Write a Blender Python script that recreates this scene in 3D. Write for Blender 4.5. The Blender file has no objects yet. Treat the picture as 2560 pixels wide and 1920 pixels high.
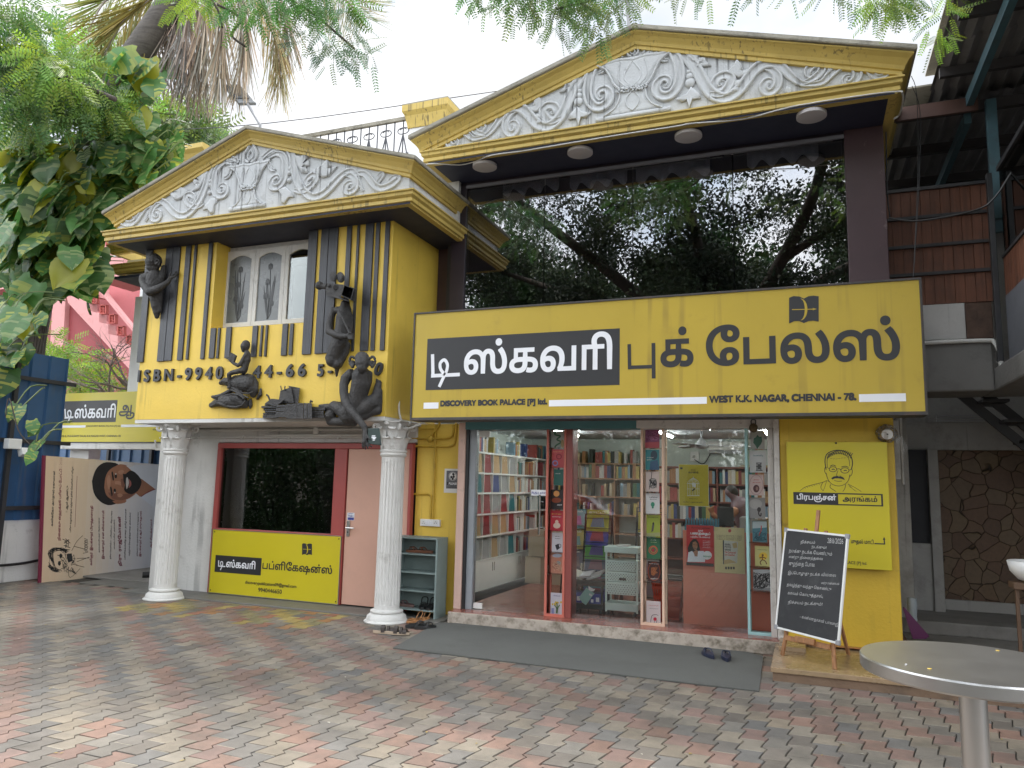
import bpy, bmesh, math, random
import numpy as np
from mathutils import Vector, Matrix, geometry
random.seed(7); RNG=np.random.default_rng(11)
S=bpy.context.scene; COL=S.collection
# ------------------------------------------------------------------ camera
FPX=1870.0; CAMZ=1.62
TH,PH,RO=(math.radians(a) for a in (21.57,7.59,1.31))
def _axes():
    f0=Vector((-math.sin(TH),math.cos(TH),0)); r0=Vector((math.cos(TH),math.sin(TH),0)); Z=Vector((0,0,1))
    f=math.cos(PH)*f0+math.sin(PH)*Z; u0=r0.cross(f)
    r=math.cos(RO)*r0+math.sin(RO)*u0; u=r.cross(f)
    return r,u,f
CR,CU,CF=_axes(); CP=Vector((0,0,CAMZ))
cd=bpy.data.cameras.new('camera'); cam=bpy.data.objects.new('camera',cd); COL.objects.link(cam)
cam.matrix_world=Matrix(((CR.x,CU.x,-CF.x,0),(CR.y,CU.y,-CF.y,0),(CR.z,CU.z,-CF.z,CAMZ),(0,0,0,1)))
cd.sensor_width=36; cd.lens=FPX*36/2560; cd.clip_start=.05; cd.clip_end=2000
S.camera=cam
# ------------------------------------------------------------------ world and sun
SUN_EL=math.radians(62); SUN_AZ=math.radians(-28)     # azimuth from +Y towards +X
W=bpy.data.worlds.new('World'); S.world=W; W.use_nodes=True
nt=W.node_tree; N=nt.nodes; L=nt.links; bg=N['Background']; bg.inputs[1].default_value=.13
sky=N.new('ShaderNodeTexSky'); sky.sky_type='NISHITA'; sky.sun_disc=False; sky.sun_elevation=SUN_EL; sky.sun_rotation=SUN_AZ
tc=N.new('ShaderNodeTexCoord'); mp=N.new('ShaderNodeMapping'); mp.inputs['Scale'].default_value=(1.6,1.6,3.0)
no=N.new('ShaderNodeTexNoise'); no.inputs['Scale'].default_value=1.7; no.inputs['Detail'].default_value=7; no.inputs['Roughness'].default_value=.55
rp=N.new('ShaderNodeValToRGB'); rp.color_ramp.elements[0].position=.30; rp.color_ramp.elements[1].position=.52
n2=N.new('ShaderNodeTexNoise'); n2.inputs['Scale'].default_value=2.6; n2.inputs['Detail'].default_value=6
r2=N.new('ShaderNodeValToRGB'); r2.color_ramp.elements[0].position=.3; r2.color_ramp.elements[1].position=.7
r2.color_ramp.elements[0].color=(6.9,7.2,7.7,1); r2.color_ramp.elements[1].color=(11,11.1,11.3,1)
mx=N.new('ShaderNodeMixRGB')
L.new(tc.outputs['Generated'],mp.inputs[0]); L.new(mp.outputs[0],no.inputs['Vector']); L.new(mp.outputs[0],n2.inputs['Vector'])
L.new(no.outputs[0],rp.inputs[0]); L.new(n2.outputs[0],r2.inputs[0]); L.new(rp.outputs[0],mx.inputs[0])
ts=N.new('ShaderNodeMixRGB'); ts.blend_type='ADD'; ts.inputs[0].default_value=1; ts.inputs[2].default_value=(3.4,4.0,4.4,1)
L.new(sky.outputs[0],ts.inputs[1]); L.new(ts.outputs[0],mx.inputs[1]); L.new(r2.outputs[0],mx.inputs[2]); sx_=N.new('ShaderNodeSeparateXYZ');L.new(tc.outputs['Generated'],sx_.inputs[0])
# sky brightened behind the camera to light the facades, dimmed where it is in view
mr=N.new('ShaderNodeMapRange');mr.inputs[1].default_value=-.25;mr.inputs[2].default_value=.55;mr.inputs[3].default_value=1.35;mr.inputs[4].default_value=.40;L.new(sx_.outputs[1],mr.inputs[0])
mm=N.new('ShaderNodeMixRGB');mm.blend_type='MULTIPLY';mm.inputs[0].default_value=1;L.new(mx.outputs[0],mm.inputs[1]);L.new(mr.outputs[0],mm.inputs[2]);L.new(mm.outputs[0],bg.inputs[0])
sl=bpy.data.lights.new('sun','SUN'); sl.energy=2.2; sl.angle=math.radians(12); sl.color=(1,.96,.9)
so=bpy.data.objects.new('sun',sl); COL.objects.link(so); so.location=(0,0,30)
sd=Vector((math.sin(SUN_AZ)*math.cos(SUN_EL),math.cos(SUN_AZ)*math.cos(SUN_EL),math.sin(SUN_EL)))
so.rotation_euler=sd.to_track_quat('Z','Y').to_euler()
S.view_settings.view_transform='Standard'; S.view_settings.look='None'; S.view_settings.exposure=1.28; S.view_settings.gamma=1
# ------------------------------------------------------------------ photo ray helpers (pixels of the 2560 x 1920 photograph)
def ray(px,py): return (px-1280)/FPX*CR+(960-py)/FPX*CU+CF
def at(px,py,Y): d=ray(px,py); return CP+d*(Y/d.y)
def onz(px,py,z): d=ray(px,py); return CP+d*((z-CAMZ)/d.z)
def onx(px,py,X): d=ray(px,py); return CP+d*(X/d.x)
def ond(px,py,D): return CP+ray(px,py)*D
def K(ox,oy,s): return lambda x,y:(ox+x/s,oy+y/s)
# ------------------------------------------------------------------ scene helpers
def tag(o,label=None,cat=None,group=None,kind=None):
    if label: o['label']=label
    if cat: o['category']=cat
    if group: o['group']=group
    if kind: o['kind']=kind
    return o
def thing(name,label,cat,loc=(0,0,0),rz=0,group=None):
    o=bpy.data.objects.new(name,None); COL.objects.link(o); o.location=loc; o.rotation_euler=(0,0,rz); o.empty_display_size=.1
    return tag(o,label,cat,group)
def copy_tree(o,parent=None):
    c=o.copy(); COL.objects.link(c)
    if parent is not None: c.parent=parent
    for ch in list(o.children): copy_tree(ch,c)
    return c
def setmesh(me,verts,faces,cols=None):
    me.from_pydata(verts,[],faces)
    if cols is not None:
        a=me.color_attributes.new('col','FLOAT_COLOR','CORNER'); buf=[]
        for f,c in zip(faces,cols): buf+= [c[0],c[1],c[2],1.0]*len(f)
        a.data.foreach_set('color',buf)
class MB:
    def __init__(s): s.v=[]; s.f=[]; s.c=[]; s.col=(1,1,1); s.mi=[]; s.cm=0
    def add(s,vs,fs):
        b=len(s.v); s.v+=[tuple(p) for p in vs]
        for f in fs: s.f.append(tuple(b+i for i in f)); s.c.append(s.col); s.mi.append(s.cm)
        return s
    def box(s,x0,x1,y0,y1,z0,z1):
        v=[(x,y,z) for z in(z0,z1) for y in(y0,y1) for x in(x0,x1)]
        return s.add(v,[(0,2,3,1),(4,5,7,6),(0,1,5,4),(2,6,7,3),(0,4,6,2),(1,3,7,5)])
    def obox(s,c,ax,ay,az):          # oriented box: centre and three half-axis vectors
        c=Vector(c);ax=Vector(ax);ay=Vector(ay);az=Vector(az)
        v=[c+i*ax+j*ay+k*az for k in(-1,1) for j in(-1,1) for i in(-1,1)]
        return s.add(v,[(0,2,3,1),(4,5,7,6),(0,1,5,4),(2,6,7,3),(0,4,6,2),(1,3,7,5)])
    def beam(s,a,b,w,h,up=(0,0,1)):  # rectangular bar from a to b
        a=Vector(a);b=Vector(b);d=(b-a);u=Vector(up);r=d.cross(u)
        if r.length<1e-6: r=d.cross(Vector((1,0,0)))
        r.normalize();u=r.cross(d).normalized()
        return s.obox((a+b)/2,d/2,r*w/2,u*h/2)
    def quad(s,*p): return s.add(p,[tuple(range(len(p)))])
    def prism(s,poly,d):
        d=Vector(d);n=len(poly);v=[Vector(p) for p in poly];v+=[p+d for p in v]
        return s.add(v,[tuple(range(n))[::-1],tuple(range(n,2*n))]+[(i,(i+1)%n,n+(i+1)%n,n+i) for i in range(n)])
    def tube(s,pts,r,n=8,cap=True,flat=None):
        pts=[Vector(p) for p in pts];m=len(pts);rs=r if hasattr(r,'__len__') else [r]*m
        t0=(pts[1]-pts[0]).normalized();a=Vector((0,0,1)) if abs(t0.z)<.9 else Vector((1,0,0))
        u=t0.cross(a).normalized();vs=[]
        for i,p in enumerate(pts):
            t=(pts[min(i+1,m-1)]-pts[max(i-1,0)])
            if t.length<1e-9: t=t0
            t=t.normalized();u=(u-t*u.dot(t));u=u.normalized() if u.length>1e-6 else t.orthogonal().normalized();w=t.cross(u)
            for k in range(n):
                an=2*math.pi*k/n; vs.append(p+(u*math.cos(an)+w*math.sin(an))*rs[i])
        fs=[(i*n+k,i*n+(k+1)%n,(i+1)*n+(k+1)%n,(i+1)*n+k) for i in range(m-1) for k in range(n)]
        if cap: fs+=[tuple(range(n))[::-1],tuple((m-1)*n+k for k in range(n))]
        return s.add(vs,fs)
    def lathe(s,prof,cx,cy,n=24,flute=0,fz=None,nf=20):
        vs=[];m=len(prof)
        for (r,z) in prof:
            for k in range(n):
                an=2*math.pi*k/n;rr=r
                if flute and fz and fz[0]<=z<=fz[1]: rr=r-flute*(max(0,math.cos(an*nf)))**.7
                vs.append((cx+rr*math.cos(an),cy+rr*math.sin(an),z))
        fs=[(i*n+k,i*n+(k+1)%n,(i+1)*n+(k+1)%n,(i+1)*n+k) for i in range(m-1) for k in range(n)]
        fs+=[tuple(range(n))[::-1],tuple((m-1)*n+k for k in range(n))]
        return s.add(vs,fs)
    def ball(s,c,r,nu=12,nv=8):
        rx,ry,rz=r if hasattr(r,'__len__') else (r,r,r);vs=[(c[0],c[1],c[2]-rz)];fs=[]
        for j in range(1,nv):
            b=math.pi*j/nv
            for i in range(nu):
                a=2*math.pi*i/nu;vs.append((c[0]+rx*math.sin(b)*math.cos(a),c[1]+ry*math.sin(b)*math.sin(a),c[2]-rz*math.cos(b)))
        vs.append((c[0],c[1],c[2]+rz));e=len(vs)-1
        for i in range(nu): fs.append((0,1+(i+1)%nu,1+i));fs.append((e,e-nu+i,e-nu+(i+1)%nu))
        for j in range(nv-2):
            for i in range(nu): a=1+j*nu+i;b=1+j*nu+(i+1)%nu;fs.append((a,b,b+nu,a+nu))
        return s.add(vs,fs)
    def band(s,pts,w,h,nrm=(0,-1,0),taper=(.25,.25),ridge=True,sub=3):   # raised moulded strip along a curve on a wall
        pts=smooth_line(pts,sub);nrm=Vector(nrm);m=len(pts);L=[0]
        for i in range(1,m): L.append(L[-1]+(pts[i]-pts[i-1]).length)
        T=L[-1] or 1;vs=[]
        prof=[(-1,0),(-.95,.75),(-.72,1.0),(-.48,.85),(-.40,.30),(0,.42),(.40,.30),(.48,.85),(.72,1.0),(.95,.75),(1,0)] if ridge else [(-1,0),(-.8,.6),(-.35,.95),(.35,.95),(.8,.6),(1,0)]
        for i,p in enumerate(pts):
            t=(pts[min(i+1,m-1)]-pts[max(i-1,0)]).normalized();sd_=t.cross(nrm).normalized();q=L[i]/T
            k=1.0
            if taper[0]<1: k=min(k,taper[0]+(1-taper[0])*min(1,q/.25))
            if taper[1]<1: k=min(k,taper[1]+(1-taper[1])*min(1,(1-q)/.25))
            for a,b in prof: vs.append(p+sd_*(a*w*k)+nrm*(b*h*(.5+.5*k)))
        n=len(prof);fs=[(i*n+j,i*n+j+1,(i+1)*n+j+1,(i+1)*n+j) for i in range(m-1) for j in range(n-1)]
        return s.add(vs,fs)
    def obj(s,name,mat,parent=None,smooth=False,bevel=0,recalc=True,label=None,colors=False,auto=None):
        me=bpy.data.meshes.new(name)
        off=Vector((0,0,0))
        p=parent
        while p is not None: off+=p.location; p=p.parent
        vs=[(a-off.x,b-off.y,c-off.z) for a,b,c in s.v] if off.length>0 else s.v
        setmesh(me,vs,s.f,s.c if colors else None)
        ms=mat if isinstance(mat,(list,tuple)) else [mat]
        for m in ms: me.materials.append(m)
        if len(ms)>1: me.polygons.foreach_set('material_index',s.mi)
        if recalc:
            b=bmesh.new();b.from_mesh(me);bmesh.ops.recalc_face_normals(b,faces=b.faces);b.to_mesh(me);b.free()
        if smooth: me.polygons.foreach_set('use_smooth',[True]*len(me.polygons))
        o=bpy.data.objects.new(name,me);COL.objects.link(o)
        if parent is not None: o.parent=parent
        if auto: me.set_sharp_from_angle(angle=math.radians(auto))
        if bevel:
            b=o.modifiers.new('bevel','BEVEL');b.width=bevel;b.segments=2;b.limit_method='ANGLE';b.angle_limit=math.radians(40)
        if label: o['label']=label
        return o
def smooth_line(pts,sub=3):
    pts=[Vector(p) for p in pts]
    if sub<=1 or len(pts)<3: return pts
    out=[];m=len(pts)
    for i in range(m-1):
        p0=pts[max(i-1,0)];p1=pts[i];p2=pts[i+1];p3=pts[min(i+2,m-1)]
        for k in range(sub):
            t=k/sub;out.append(.5*((2*p1)+(p2-p0)*t+(2*p0-5*p1+4*p2-p3)*t*t+(3*p1-p0-3*p2+p3)*t**3))
    out.append(pts[-1]);return out
def one(name,mat,label,cat,fn,group=None,loc=None,**kw):      # a thing that is a single mesh
    m=MB();fn(m)
    if loc is not None:
        e=Vector(loc);m.v=[(a-e.x,b-e.y,c-e.z) for a,b,c in m.v]
    o=m.obj(name,mat,None,**kw)
    if loc is not None: o.location=loc
    return tag(o,label,cat,group)
def part(name,mat,parent,fn,**kw):
    m=MB();fn(m);return m.obj(name,mat,parent,**kw)
# ------------------------------------------------------------------ materials
def mat(name,col,rough=.6,var=.12,vs=3.,bump=.0,bs=40.,dirt=0.,dcol=(.05,.045,.04),ds=2.,streak=0.,scol=(.02,.018,.015),sx=14.,sz=.5,metal=0.,spec=.5,attr=False,trans=0.,grain=None,thr=.52,coat=0.,sthr=.60):
    m=bpy.data.materials.new(name);m.use_nodes=True;t=m.node_tree;N=t.nodes;L=t.links;b=N['Principled BSDF']
    b.inputs['Roughness'].default_value=rough;b.inputs['Metallic'].default_value=metal;b.inputs['Specular IOR Level'].default_value=spec
    if coat: b.inputs['Coat Weight'].default_value=coat
    g=N.new('ShaderNodeNewGeometry')
    if attr:
        a=N.new('ShaderNodeAttribute');a.attribute_name='col';cur=a.outputs['Color']
        mm=N.new('ShaderNodeMixRGB');mm.blend_type='MULTIPLY';mm.inputs[0].default_value=1;mm.inputs[2].default_value=(*col,1);L.new(cur,mm.inputs[1]);cur=mm.outputs[0]
    else:
        r=N.new('ShaderNodeRGB');r.outputs[0].default_value=(*col,1);cur=r.outputs[0]
    def noise(scale,det=5,vec=None,rg=.6):
        n=N.new('ShaderNodeTexNoise');n.inputs['Scale'].default_value=scale;n.inputs['Detail'].default_value=det;n.inputs['Roughness'].default_value=rg
        L.new(vec if vec else g.outputs['Position'],n.inputs['Vector']);return n.outputs[0]
    def ramp(src,a,b_):
        r=N.new('ShaderNodeMapRange');r.inputs[1].default_value=a;r.inputs[2].default_value=b_;L.new(src,r.inputs[0]);return r.outputs[0]
    def mul(src,k):
        r=N.new('ShaderNodeMath');r.operation='MULTIPLY';L.new(src,r.inputs[0])
        if isinstance(k,(int,float)): r.inputs[1].default_value=k
        else: L.new(k,r.inputs[1])
        return r.outputs[0]
    def mixc(c,fac,col2,mode='MIX'):
        mxx=N.new('ShaderNodeMixRGB');mxx.blend_type=mode;L.new(fac,mxx.inputs[0]);L.new(c,mxx.inputs[1]);mxx.inputs[2].default_value=(*col2,1);return mxx.outputs[0]
    if var:
        h=N.new('ShaderNodeHueSaturation');L.new(cur,h.inputs['Color'])
        v=N.new('ShaderNodeMapRange');v.inputs[1].default_value=.25;v.inputs[2].default_value=.75;v.inputs[3].default_value=1-var;v.inputs[4].default_value=1+var
        L.new(noise(vs,6),v.inputs[0]);L.new(v.outputs[0],h.inputs['Value']);cur=h.outputs[0]
    if grain:
        mpn=N.new('ShaderNodeMapping');mpn.inputs['Scale'].default_value=grain;L.new(g.outputs['Position'],mpn.inputs[0])
        cur=mixc(cur,mul(ramp(noise(1.,6,mpn.outputs[0],.65),.42,.62),.55),tuple(c*.35 for c in col))
    if dirt:
        cur=mixc(cur,mul(ramp(noise(ds,7,None,.68),thr,thr+.2),dirt),dcol)
    if streak:
        mpn=N.new('ShaderNodeMapping');mpn.inputs['Scale'].default_value=(sx,sx,sz);L.new(g.outputs['Position'],mpn.inputs[0])
        cur=mixc(cur,mul(mul(ramp(noise(1.,3,mpn.outputs[0],.5),sthr,sthr+.08),ramp(noise(1.3,2),.4,.6)),streak),scol)
    L.new(cur,b.inputs['Base Color'])
    rr=N.new('ShaderNodeMapRange');rj=.03 if metal else .1;rr.inputs[3].default_value=max(.02,rough-rj);rr.inputs[4].default_value=min(1,rough+rj);L.new(noise(vs*2.3,4),rr.inputs[0]);L.new(rr.outputs[0],b.inputs['Roughness'])
    if bump:
        bp=N.new('ShaderNodeBump');bp.inputs['Strength'].default_value=bump;bp.inputs['Distance'].default_value=.02;L.new(noise(bs,5),bp.inputs['Height']);L.new(bp.outputs[0],b.inputs['Normal'])
    if trans:
        tr=N.new('ShaderNodeBsdfTranslucent');h2=N.new('ShaderNodeHueSaturation');h2.inputs['Value'].default_value=1.35;h2.inputs['Saturation'].default_value=1.1;L.new(cur,h2.inputs['Color']);L.new(h2.outputs[0],tr.inputs[0])
        ms=N.new('ShaderNodeMixShader');ms.inputs[0].default_value=trans;L.new(b.outputs[0],ms.inputs[1]);L.new(tr.outputs[0],ms.inputs[2]);L.new(ms.outputs[0],N['Material Output'].inputs[0])
    return m
def glass(name,tint=(1,1,1),refl=1.0,base=.04,rough=0.0):
    m=bpy.data.materials.new(name);m.use_nodes=True;t=m.node_tree;N=t.nodes;L=t.links;N.remove(N['Principled BSDF'])
    a=N.new('ShaderNodeBsdfTransparent');a.inputs[0].default_value=(*tint,1);g=N.new('ShaderNodeBsdfGlossy');g.inputs['Roughness'].default_value=rough
    f=N.new('ShaderNodeFresnel');f.inputs[0].default_value=1.5;k=N.new('ShaderNodeMath');k.operation='MULTIPLY_ADD';k.inputs[1].default_value=refl;k.inputs[2].default_value=base;k.use_clamp=True
    L.new(f.outputs[0],k.inputs[0]);x=N.new('ShaderNodeMixShader');L.new(k.outputs[0],x.inputs[0]);L.new(a.outputs[0],x.inputs[1]);L.new(g.outputs[0],x.inputs[2]);L.new(x.outputs[0],N['Material Output'].inputs[0]);return m
def emis(name,col,st):
    m=bpy.data.materials.new(name);m.use_nodes=True;b=m.node_tree.nodes['Principled BSDF'];b.inputs['Emission Color'].default_value=(*col,1);b.inputs['Emission Strength'].default_value=st;return m
YEL=(.62,.40,.035)
M={}
M['yellow']=mat('yellow wall paint',(.72,.50,.075),.55,.10,1.6,.15,30,.45,(.12,.08,.02),9.,.25,thr=.66)
M['yellow_trim']=mat('yellow cornice paint',(.50,.365,.095),.6,.12,3,.12,60,.3,(.16,.125,.05),5.,.7,(.07,.058,.035),sx=34,sz=.1,thr=.62,sthr=.57)
M['white']=mat('white painted plaster',(.66,.66,.67),.7,.06,2,.2,50,.3,(.2,.19,.17),6,.35,sx=9,sz=.3,thr=.62)
M['white_dirty']=mat('weathered white plaster',(.62,.61,.58),.75,.08,2,.35,30,.65,(.16,.14,.11),3.2,.35,sx=7,sz=.5,thr=.58)
M['frieze']=mat('stained grey white stucco',(.50,.515,.525),.75,.08,2,.35,45,.5,(.13,.13,.125),6,.8,(.07,.07,.07),22,.16,thr=.6,sthr=.57)
M['soffit']=mat('dark navy painted soffit',(.024,.026,.050),.6,.15,2,.1,40)
M['roofdirt']=mat('weathered roof edge',(.30,.28,.23),.85,.3,4,.4,40,.6,(.03,.03,.025),6)
M['purple']=mat('dark purple brown cladding',(.060,.032,.036),.38,.15,2,.05,30,.75,(.42,.36,.33),4.2,thr=.635)
M['darkframe']=mat('dark window frame',(.03,.022,.03),.35)
M['planks']=mat('charcoal painted plank',(.05,.052,.06),.38,.15,3,.35,90,grain=(60,60,2.2))
M['char']=mat('charcoal painted cement',(.034,.032,.031),.6,.3,5,.75,38,.5,(.085,.078,.072),8,thr=.5)
M['letter']=mat('charcoal lettering',(.032,.033,.038),.5,.1)
M['redframe']=mat('red painted frame',(.36,.07,.06),.45,.1,3)
M['coral']=mat('coral painted frame',(.50,.14,.10),.45,.1,3)
M['peach']=mat('peach laminate door',(.62,.36,.27),.5,.05,1.5,.03,60,.15,(.3,.2,.16),3)
M['pinkpost']=mat('pale pink painted post',(.58,.40,.33),.55,.08,3,.1,40,.4,(.12,.08,.06),9,thr=.6)
M['cream']=mat('peach painted frame',(.66,.46,.34),.5,.08,3)
M['cyan']=mat('pale cyan painted frame',(.33,.55,.55),.45,.1,3,.05,40,.3,(.2,.25,.25),8)
M['oldwhite']=mat('flaking white painted post',(.55,.52,.48),.6,.1,4,.25,40,.8,(.13,.09,.06),9,thr=.55)
M['teal']=mat('teal painted beam',(.07,.19,.20),.5,.12,3)
M['signy']=mat('yellow flex sign face',(.44,.315,.03),.45,.09,.8,.02,120,.5,(.24,.16,.03),2,.4,(.17,.11,.03),9,.3,thr=.58)
M['signlime']=mat('lime yellow sign face',(.56,.47,.015),.38,.05,1.2)
M['signblack']=mat('black sign print',(.022,.022,.024),.45,.05)
M['signwhite']=mat('white sign print',(.74,.75,.78),.45,.04)
M['steel']=mat('brushed stainless steel',(.55,.55,.54),.30,.03,3,.01,200,metal=1)
M['chrome']=mat('polished steel',(.6,.6,.6),.14,.05,metal=1)
M['black']=mat('black plastic',(.018,.018,.018),.42)
M['iron']=mat('dark iron',(.03,.03,.032),.5,.2,4)
M['grey']=mat('grey plastic',(.28,.28,.29),.5)
M['whiteplastic']=mat('white plastic',(.72,.72,.70),.35,.04)
M['fixture']=mat('grey white lamp diffuser',(.5,.47,.47),.5,.04)
M['wood']=mat('warm easel wood',(.36,.17,.07),.45,.15,4,.05,40,grain=(50,50,4))
M['mint']=mat('pale mint plastic',(.70,.82,.79),.35,.03)
M['concrete']=mat('worn grey concrete',(.20,.19,.175),.75,.18,2,.3,40,.5,(.07,.065,.055),3)
M['plinth']=mat('grey slate paving strip',(.15,.145,.13),.55,.2,2.5,.2,40,.5,(.06,.06,.045),2.5)
M['redfloor']=mat('polished red oxide floor',(.30,.105,.075),.22,.12,2.5,.02,60,.3,(.13,.06,.05),3)
M['flakestep']=mat('flaking whitewashed step',(.42,.36,.30),.85,.15,8,.6,25,1.,(.15,.125,.09),9,thr=.47)
M['carpet']=mat('grey green flat doormat',(.108,.110,.101),.95,.1,1.2,.4,220,.35,(.06,.06,.05),1.6)
M['marble']=mat('green brown marble step',(.30,.21,.125),.28,.2,3,.02,30,.6,(.12,.10,.05),2.2)
# ================================================================== GROUND
def build_pavers():
    # interlocking concrete pavers: columns along Y, 0.147 m pitch, saw-toothed sides, half-length stagger
    PX,PYL=.1475,.2205; X0,X1,Y0,Y1=-12.2,3.2,1.0,8.42
    mb=MB(); rng=random.Random(3)
    red=(.205,.132,.113);slate=(.124,.125,.122);beige=(.205,.190,.158);gy=(.166,.158,.140)
    seq=[red,slate,beige]
    yb=5.384
    ci0=int((X0+1.33)/PX);ci1=int((X1+1.33)/PX)
    for ci in range(ci0,ci1+1):
        xl=-1.335+ci*PX;xr=xl+PX
        for r in range(int((Y0-yb)/PYL)-40,int((Y1-yb)/PYL)+60):
            ys=yb+PYL*r-ci*PYL/2
            if ys<Y0 or ys+PYL>Y1: continue
            def side(xc,kinkref):
                # drift along the joint, then a short sharp step back; the same curve for both neighbours
                a=.019;sn=.87;ys_=[ys+PYL*t for t in (0,.12,.25,.38,.5,.62,.75,.88,1.0)]
                for k in range(-2,4):
                    for ph in (0,sn): 
                        y=kinkref+(k+ph)*PYL+round((ys-kinkref)/PYL)*PYL
                        if ys+.006<y<ys+PYL-.006: ys_.append(y)
                out=[]
                for y in sorted(ys_):
                    ph=((y-kinkref)/PYL+1e-6)%1.0
                    off=(-a+2*a*(ph/sn)**1.25) if ph<sn else (a-2*a*(ph-sn)/(1-sn))
                    out.append((xc+off,y))
                return out
            g=.0032
            kl=yb-ci*PYL/2-.1*PYL; kr=yb-(ci+1)*PYL/2-.1*PYL
            Lp=[(x+g,y) for x,y in side(xl,kl)];Rp=[(x-g,y) for x,y in side(xr,kr)]
            Lp[0]=(Lp[0][0],Lp[0][1]+g*.5);Rp[0]=(Rp[0][0],Rp[0][1]+g*.5);Lp[-1]=(Lp[-1][0],Lp[-1][1]-g*.5);Rp[-1]=(Rp[-1][0],Rp[-1][1]-g*.5)
            poly=Lp+Rp[::-1]
            c=seq[r%3]
            if rng.random()<.12: c=rng.choice([red,slate,beige,gy,gy])
            if r%7==3 and rng.random()<.6: c=gy
            cx,cy=(xl+xr)/2,ys+PYL/2
            if cx<-5.1 and cx>-7.9 and cy>6.95:      # yellow, olive and orange pavers by the publishing office
                p=(cx+7.9)/2.8
                if rng.random()<.62: c=[(.34,.27,.07),(.21,.20,.09),(.34,.17,.06)][r%3] if rng.random()<.85 else (.30,.12,.07)
            c=tuple(.8*a_+.2*b_ for a_,b_ in zip(c,(.18,.152,.13)));k=rng.uniform(.86,1.12);tint=rng.uniform(-.008,.008)
            mb.col=(min(1,c[0]*k+tint),c[1]*k,max(0,c[2]*k-tint))
            z=.0+rng.uniform(-.002,.0015); e=.004;n=len(poly)
            mx_=sum(p[0] for p in poly)/n;my_=sum(p[1] for p in poly)/n
            tl=(rng.uniform(-.012,.012),rng.uniform(-.008,.008))
            top=[(mx_+(x-mx_)*.955,my_+(y-my_)*.968,z+(x-mx_)*tl[0]+(y-my_)*tl[1]) for x,y in poly]
            bot=[(x,y,z-.009) for x,y in poly]
            tp=top[:];
            mb.add(top+bot,[tuple(range(n))[::-1]]+[(i,(i+1)%n,n+(i+1)%n,n+i) for i in range(n)])
            if rng.random()<.62:      # pale sand in the straight joint
                mb.col=(.30*k,.285*k,.245*k);p0,p1=poly[0],poly[-1];mb.add([(p0[0]+.006,p0[1]-.004,-.0015),(p1[0]-.012,p1[1]-.004,-.0015),(p1[0]-.012,p1[1]+.004,-.0015),(p0[0]+.006,p0[1]+.004,-.0015)],[(0,1,2,3)])
    m=mat('concrete paver',(1.08,1.02,.95),.72,.2,7,.4,110,.6,(.075,.068,.058),1.5,attr=True,thr=.47)
    tag(mb.obj('pavement',m,None,colors=True,recalc=False),kind='structure')
build_pavers()
g=MB();g.quad((-400,-400,-.012),(400,-400,-.012),(400,400,-.012),(-400,400,-.012))
tag(g.obj('ground',mat('dark sand joint ground',(.055,.05,.042),.9,.2,1.2,.3,60),None),kind='structure')
g=MB();g.box(-8.95,-4.0,7.98,8.6,-.01,.022);g.box(-10.2,-8.95,8.35,11.5,-.01,.012)
tag(g.obj('path',M['plinth'],None,bevel=.008),kind='structure')
# ================================================================== moulding helpers
def sweep(mb,path,prof,close=True):     # path: (x,y,z,(ox,oy)); prof: (out, height)
    n=len(prof);b=[]
    for (x,y,z,o) in path: b+=[(x+o[0]*a,y+o[1]*a,z+h) for a,h in prof]
    fs=[(i*n+j,i*n+(j+1)%n,(i+1)*n+(j+1)%n,(i+1)*n+j) for i in range(len(path)-1) for j in range(n)]
    fs+=[tuple(range(n)),tuple((len(path)-1)*n+k for k in range(n))[::-1]]
    mb.add(b,fs)
def bx(name,m,parent,*b,bevel=.004,**kw):
    mb=MB();mb.box(*b);return mb.obj(name,m,parent,bevel=bevel,**kw)
# ================================================================== LEFT HOUSE: publishing office
OFF=thing('publishing_office_building','small yellow building with barcode planks, grey figures and pediment on two white columns','building',(-6.5,8.4,0))
BX0,BX1,YB,YBK,ZB0,ZB1=-8.53,-4.60,7.60,8.87,2.37,4.80
k3=K(330,540,2.765)
def X3(x,y,Y=YB): return at(*k3(x,y),Y).x
def Z3(x,y,Y=YB): return at(*k3(x,y),Y).z
wx0,wx1=X3(545,770),X3(1205,745);wz0=Z3(700,770)
def upper(m):
    # front skin around the window recess, side skins, floor
    m.box(BX0,wx0,YB,YB+.16,ZB0,ZB1);m.box(wx1,BX1,YB,YB+.16,ZB0,ZB1);m.box(wx0,wx1,YB,YB+.16,ZB0,wz0)
    m.box(BX0,BX0+.15,YB+.16,YBK,ZB0,ZB1);m.box(BX1-.15,BX1,YB+.16,YBK,ZB0,ZB1)
    m.box(BX0+.15,wx0,YB+.16,YB+.30,wz0-.1,ZB1);m.box(wx1,wx1+.1,YB+.16,YB+.30,wz0-.1,ZB1);m.box(wx0,wx1,YB+.16,YB+.30,wz0-.1,wz0)
part('upper_wall',M['yellow'],OFF,upper)
def underside(m): m.box(BX0+.003,BX1-.003,YB+.003,YBK,ZB0-.05,ZB0-.002)
part('balcony_underside',M['white_dirty'],OFF,underside)
def gwall(m):
    m.box(-8.75,-7.84,8.47,8.62,0,2.318);m.box(-7.84,-4.64,8.47,8.62,2.11,2.318);m.box(-8.75,-8.6,8.62,13,0,4.75)
    m.box(-8.75,-8.55,8.87,9.02,2.318,4.76);m.box(-8.6,-4.6,8.87,9.02,2.318,4.76)
    m.box(-8.72,-8.52,8.25,8.47,2.318-2.318,2.318)
part('front_wall',M['white_dirty'],OFF,gwall,bevel=.01)
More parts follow.
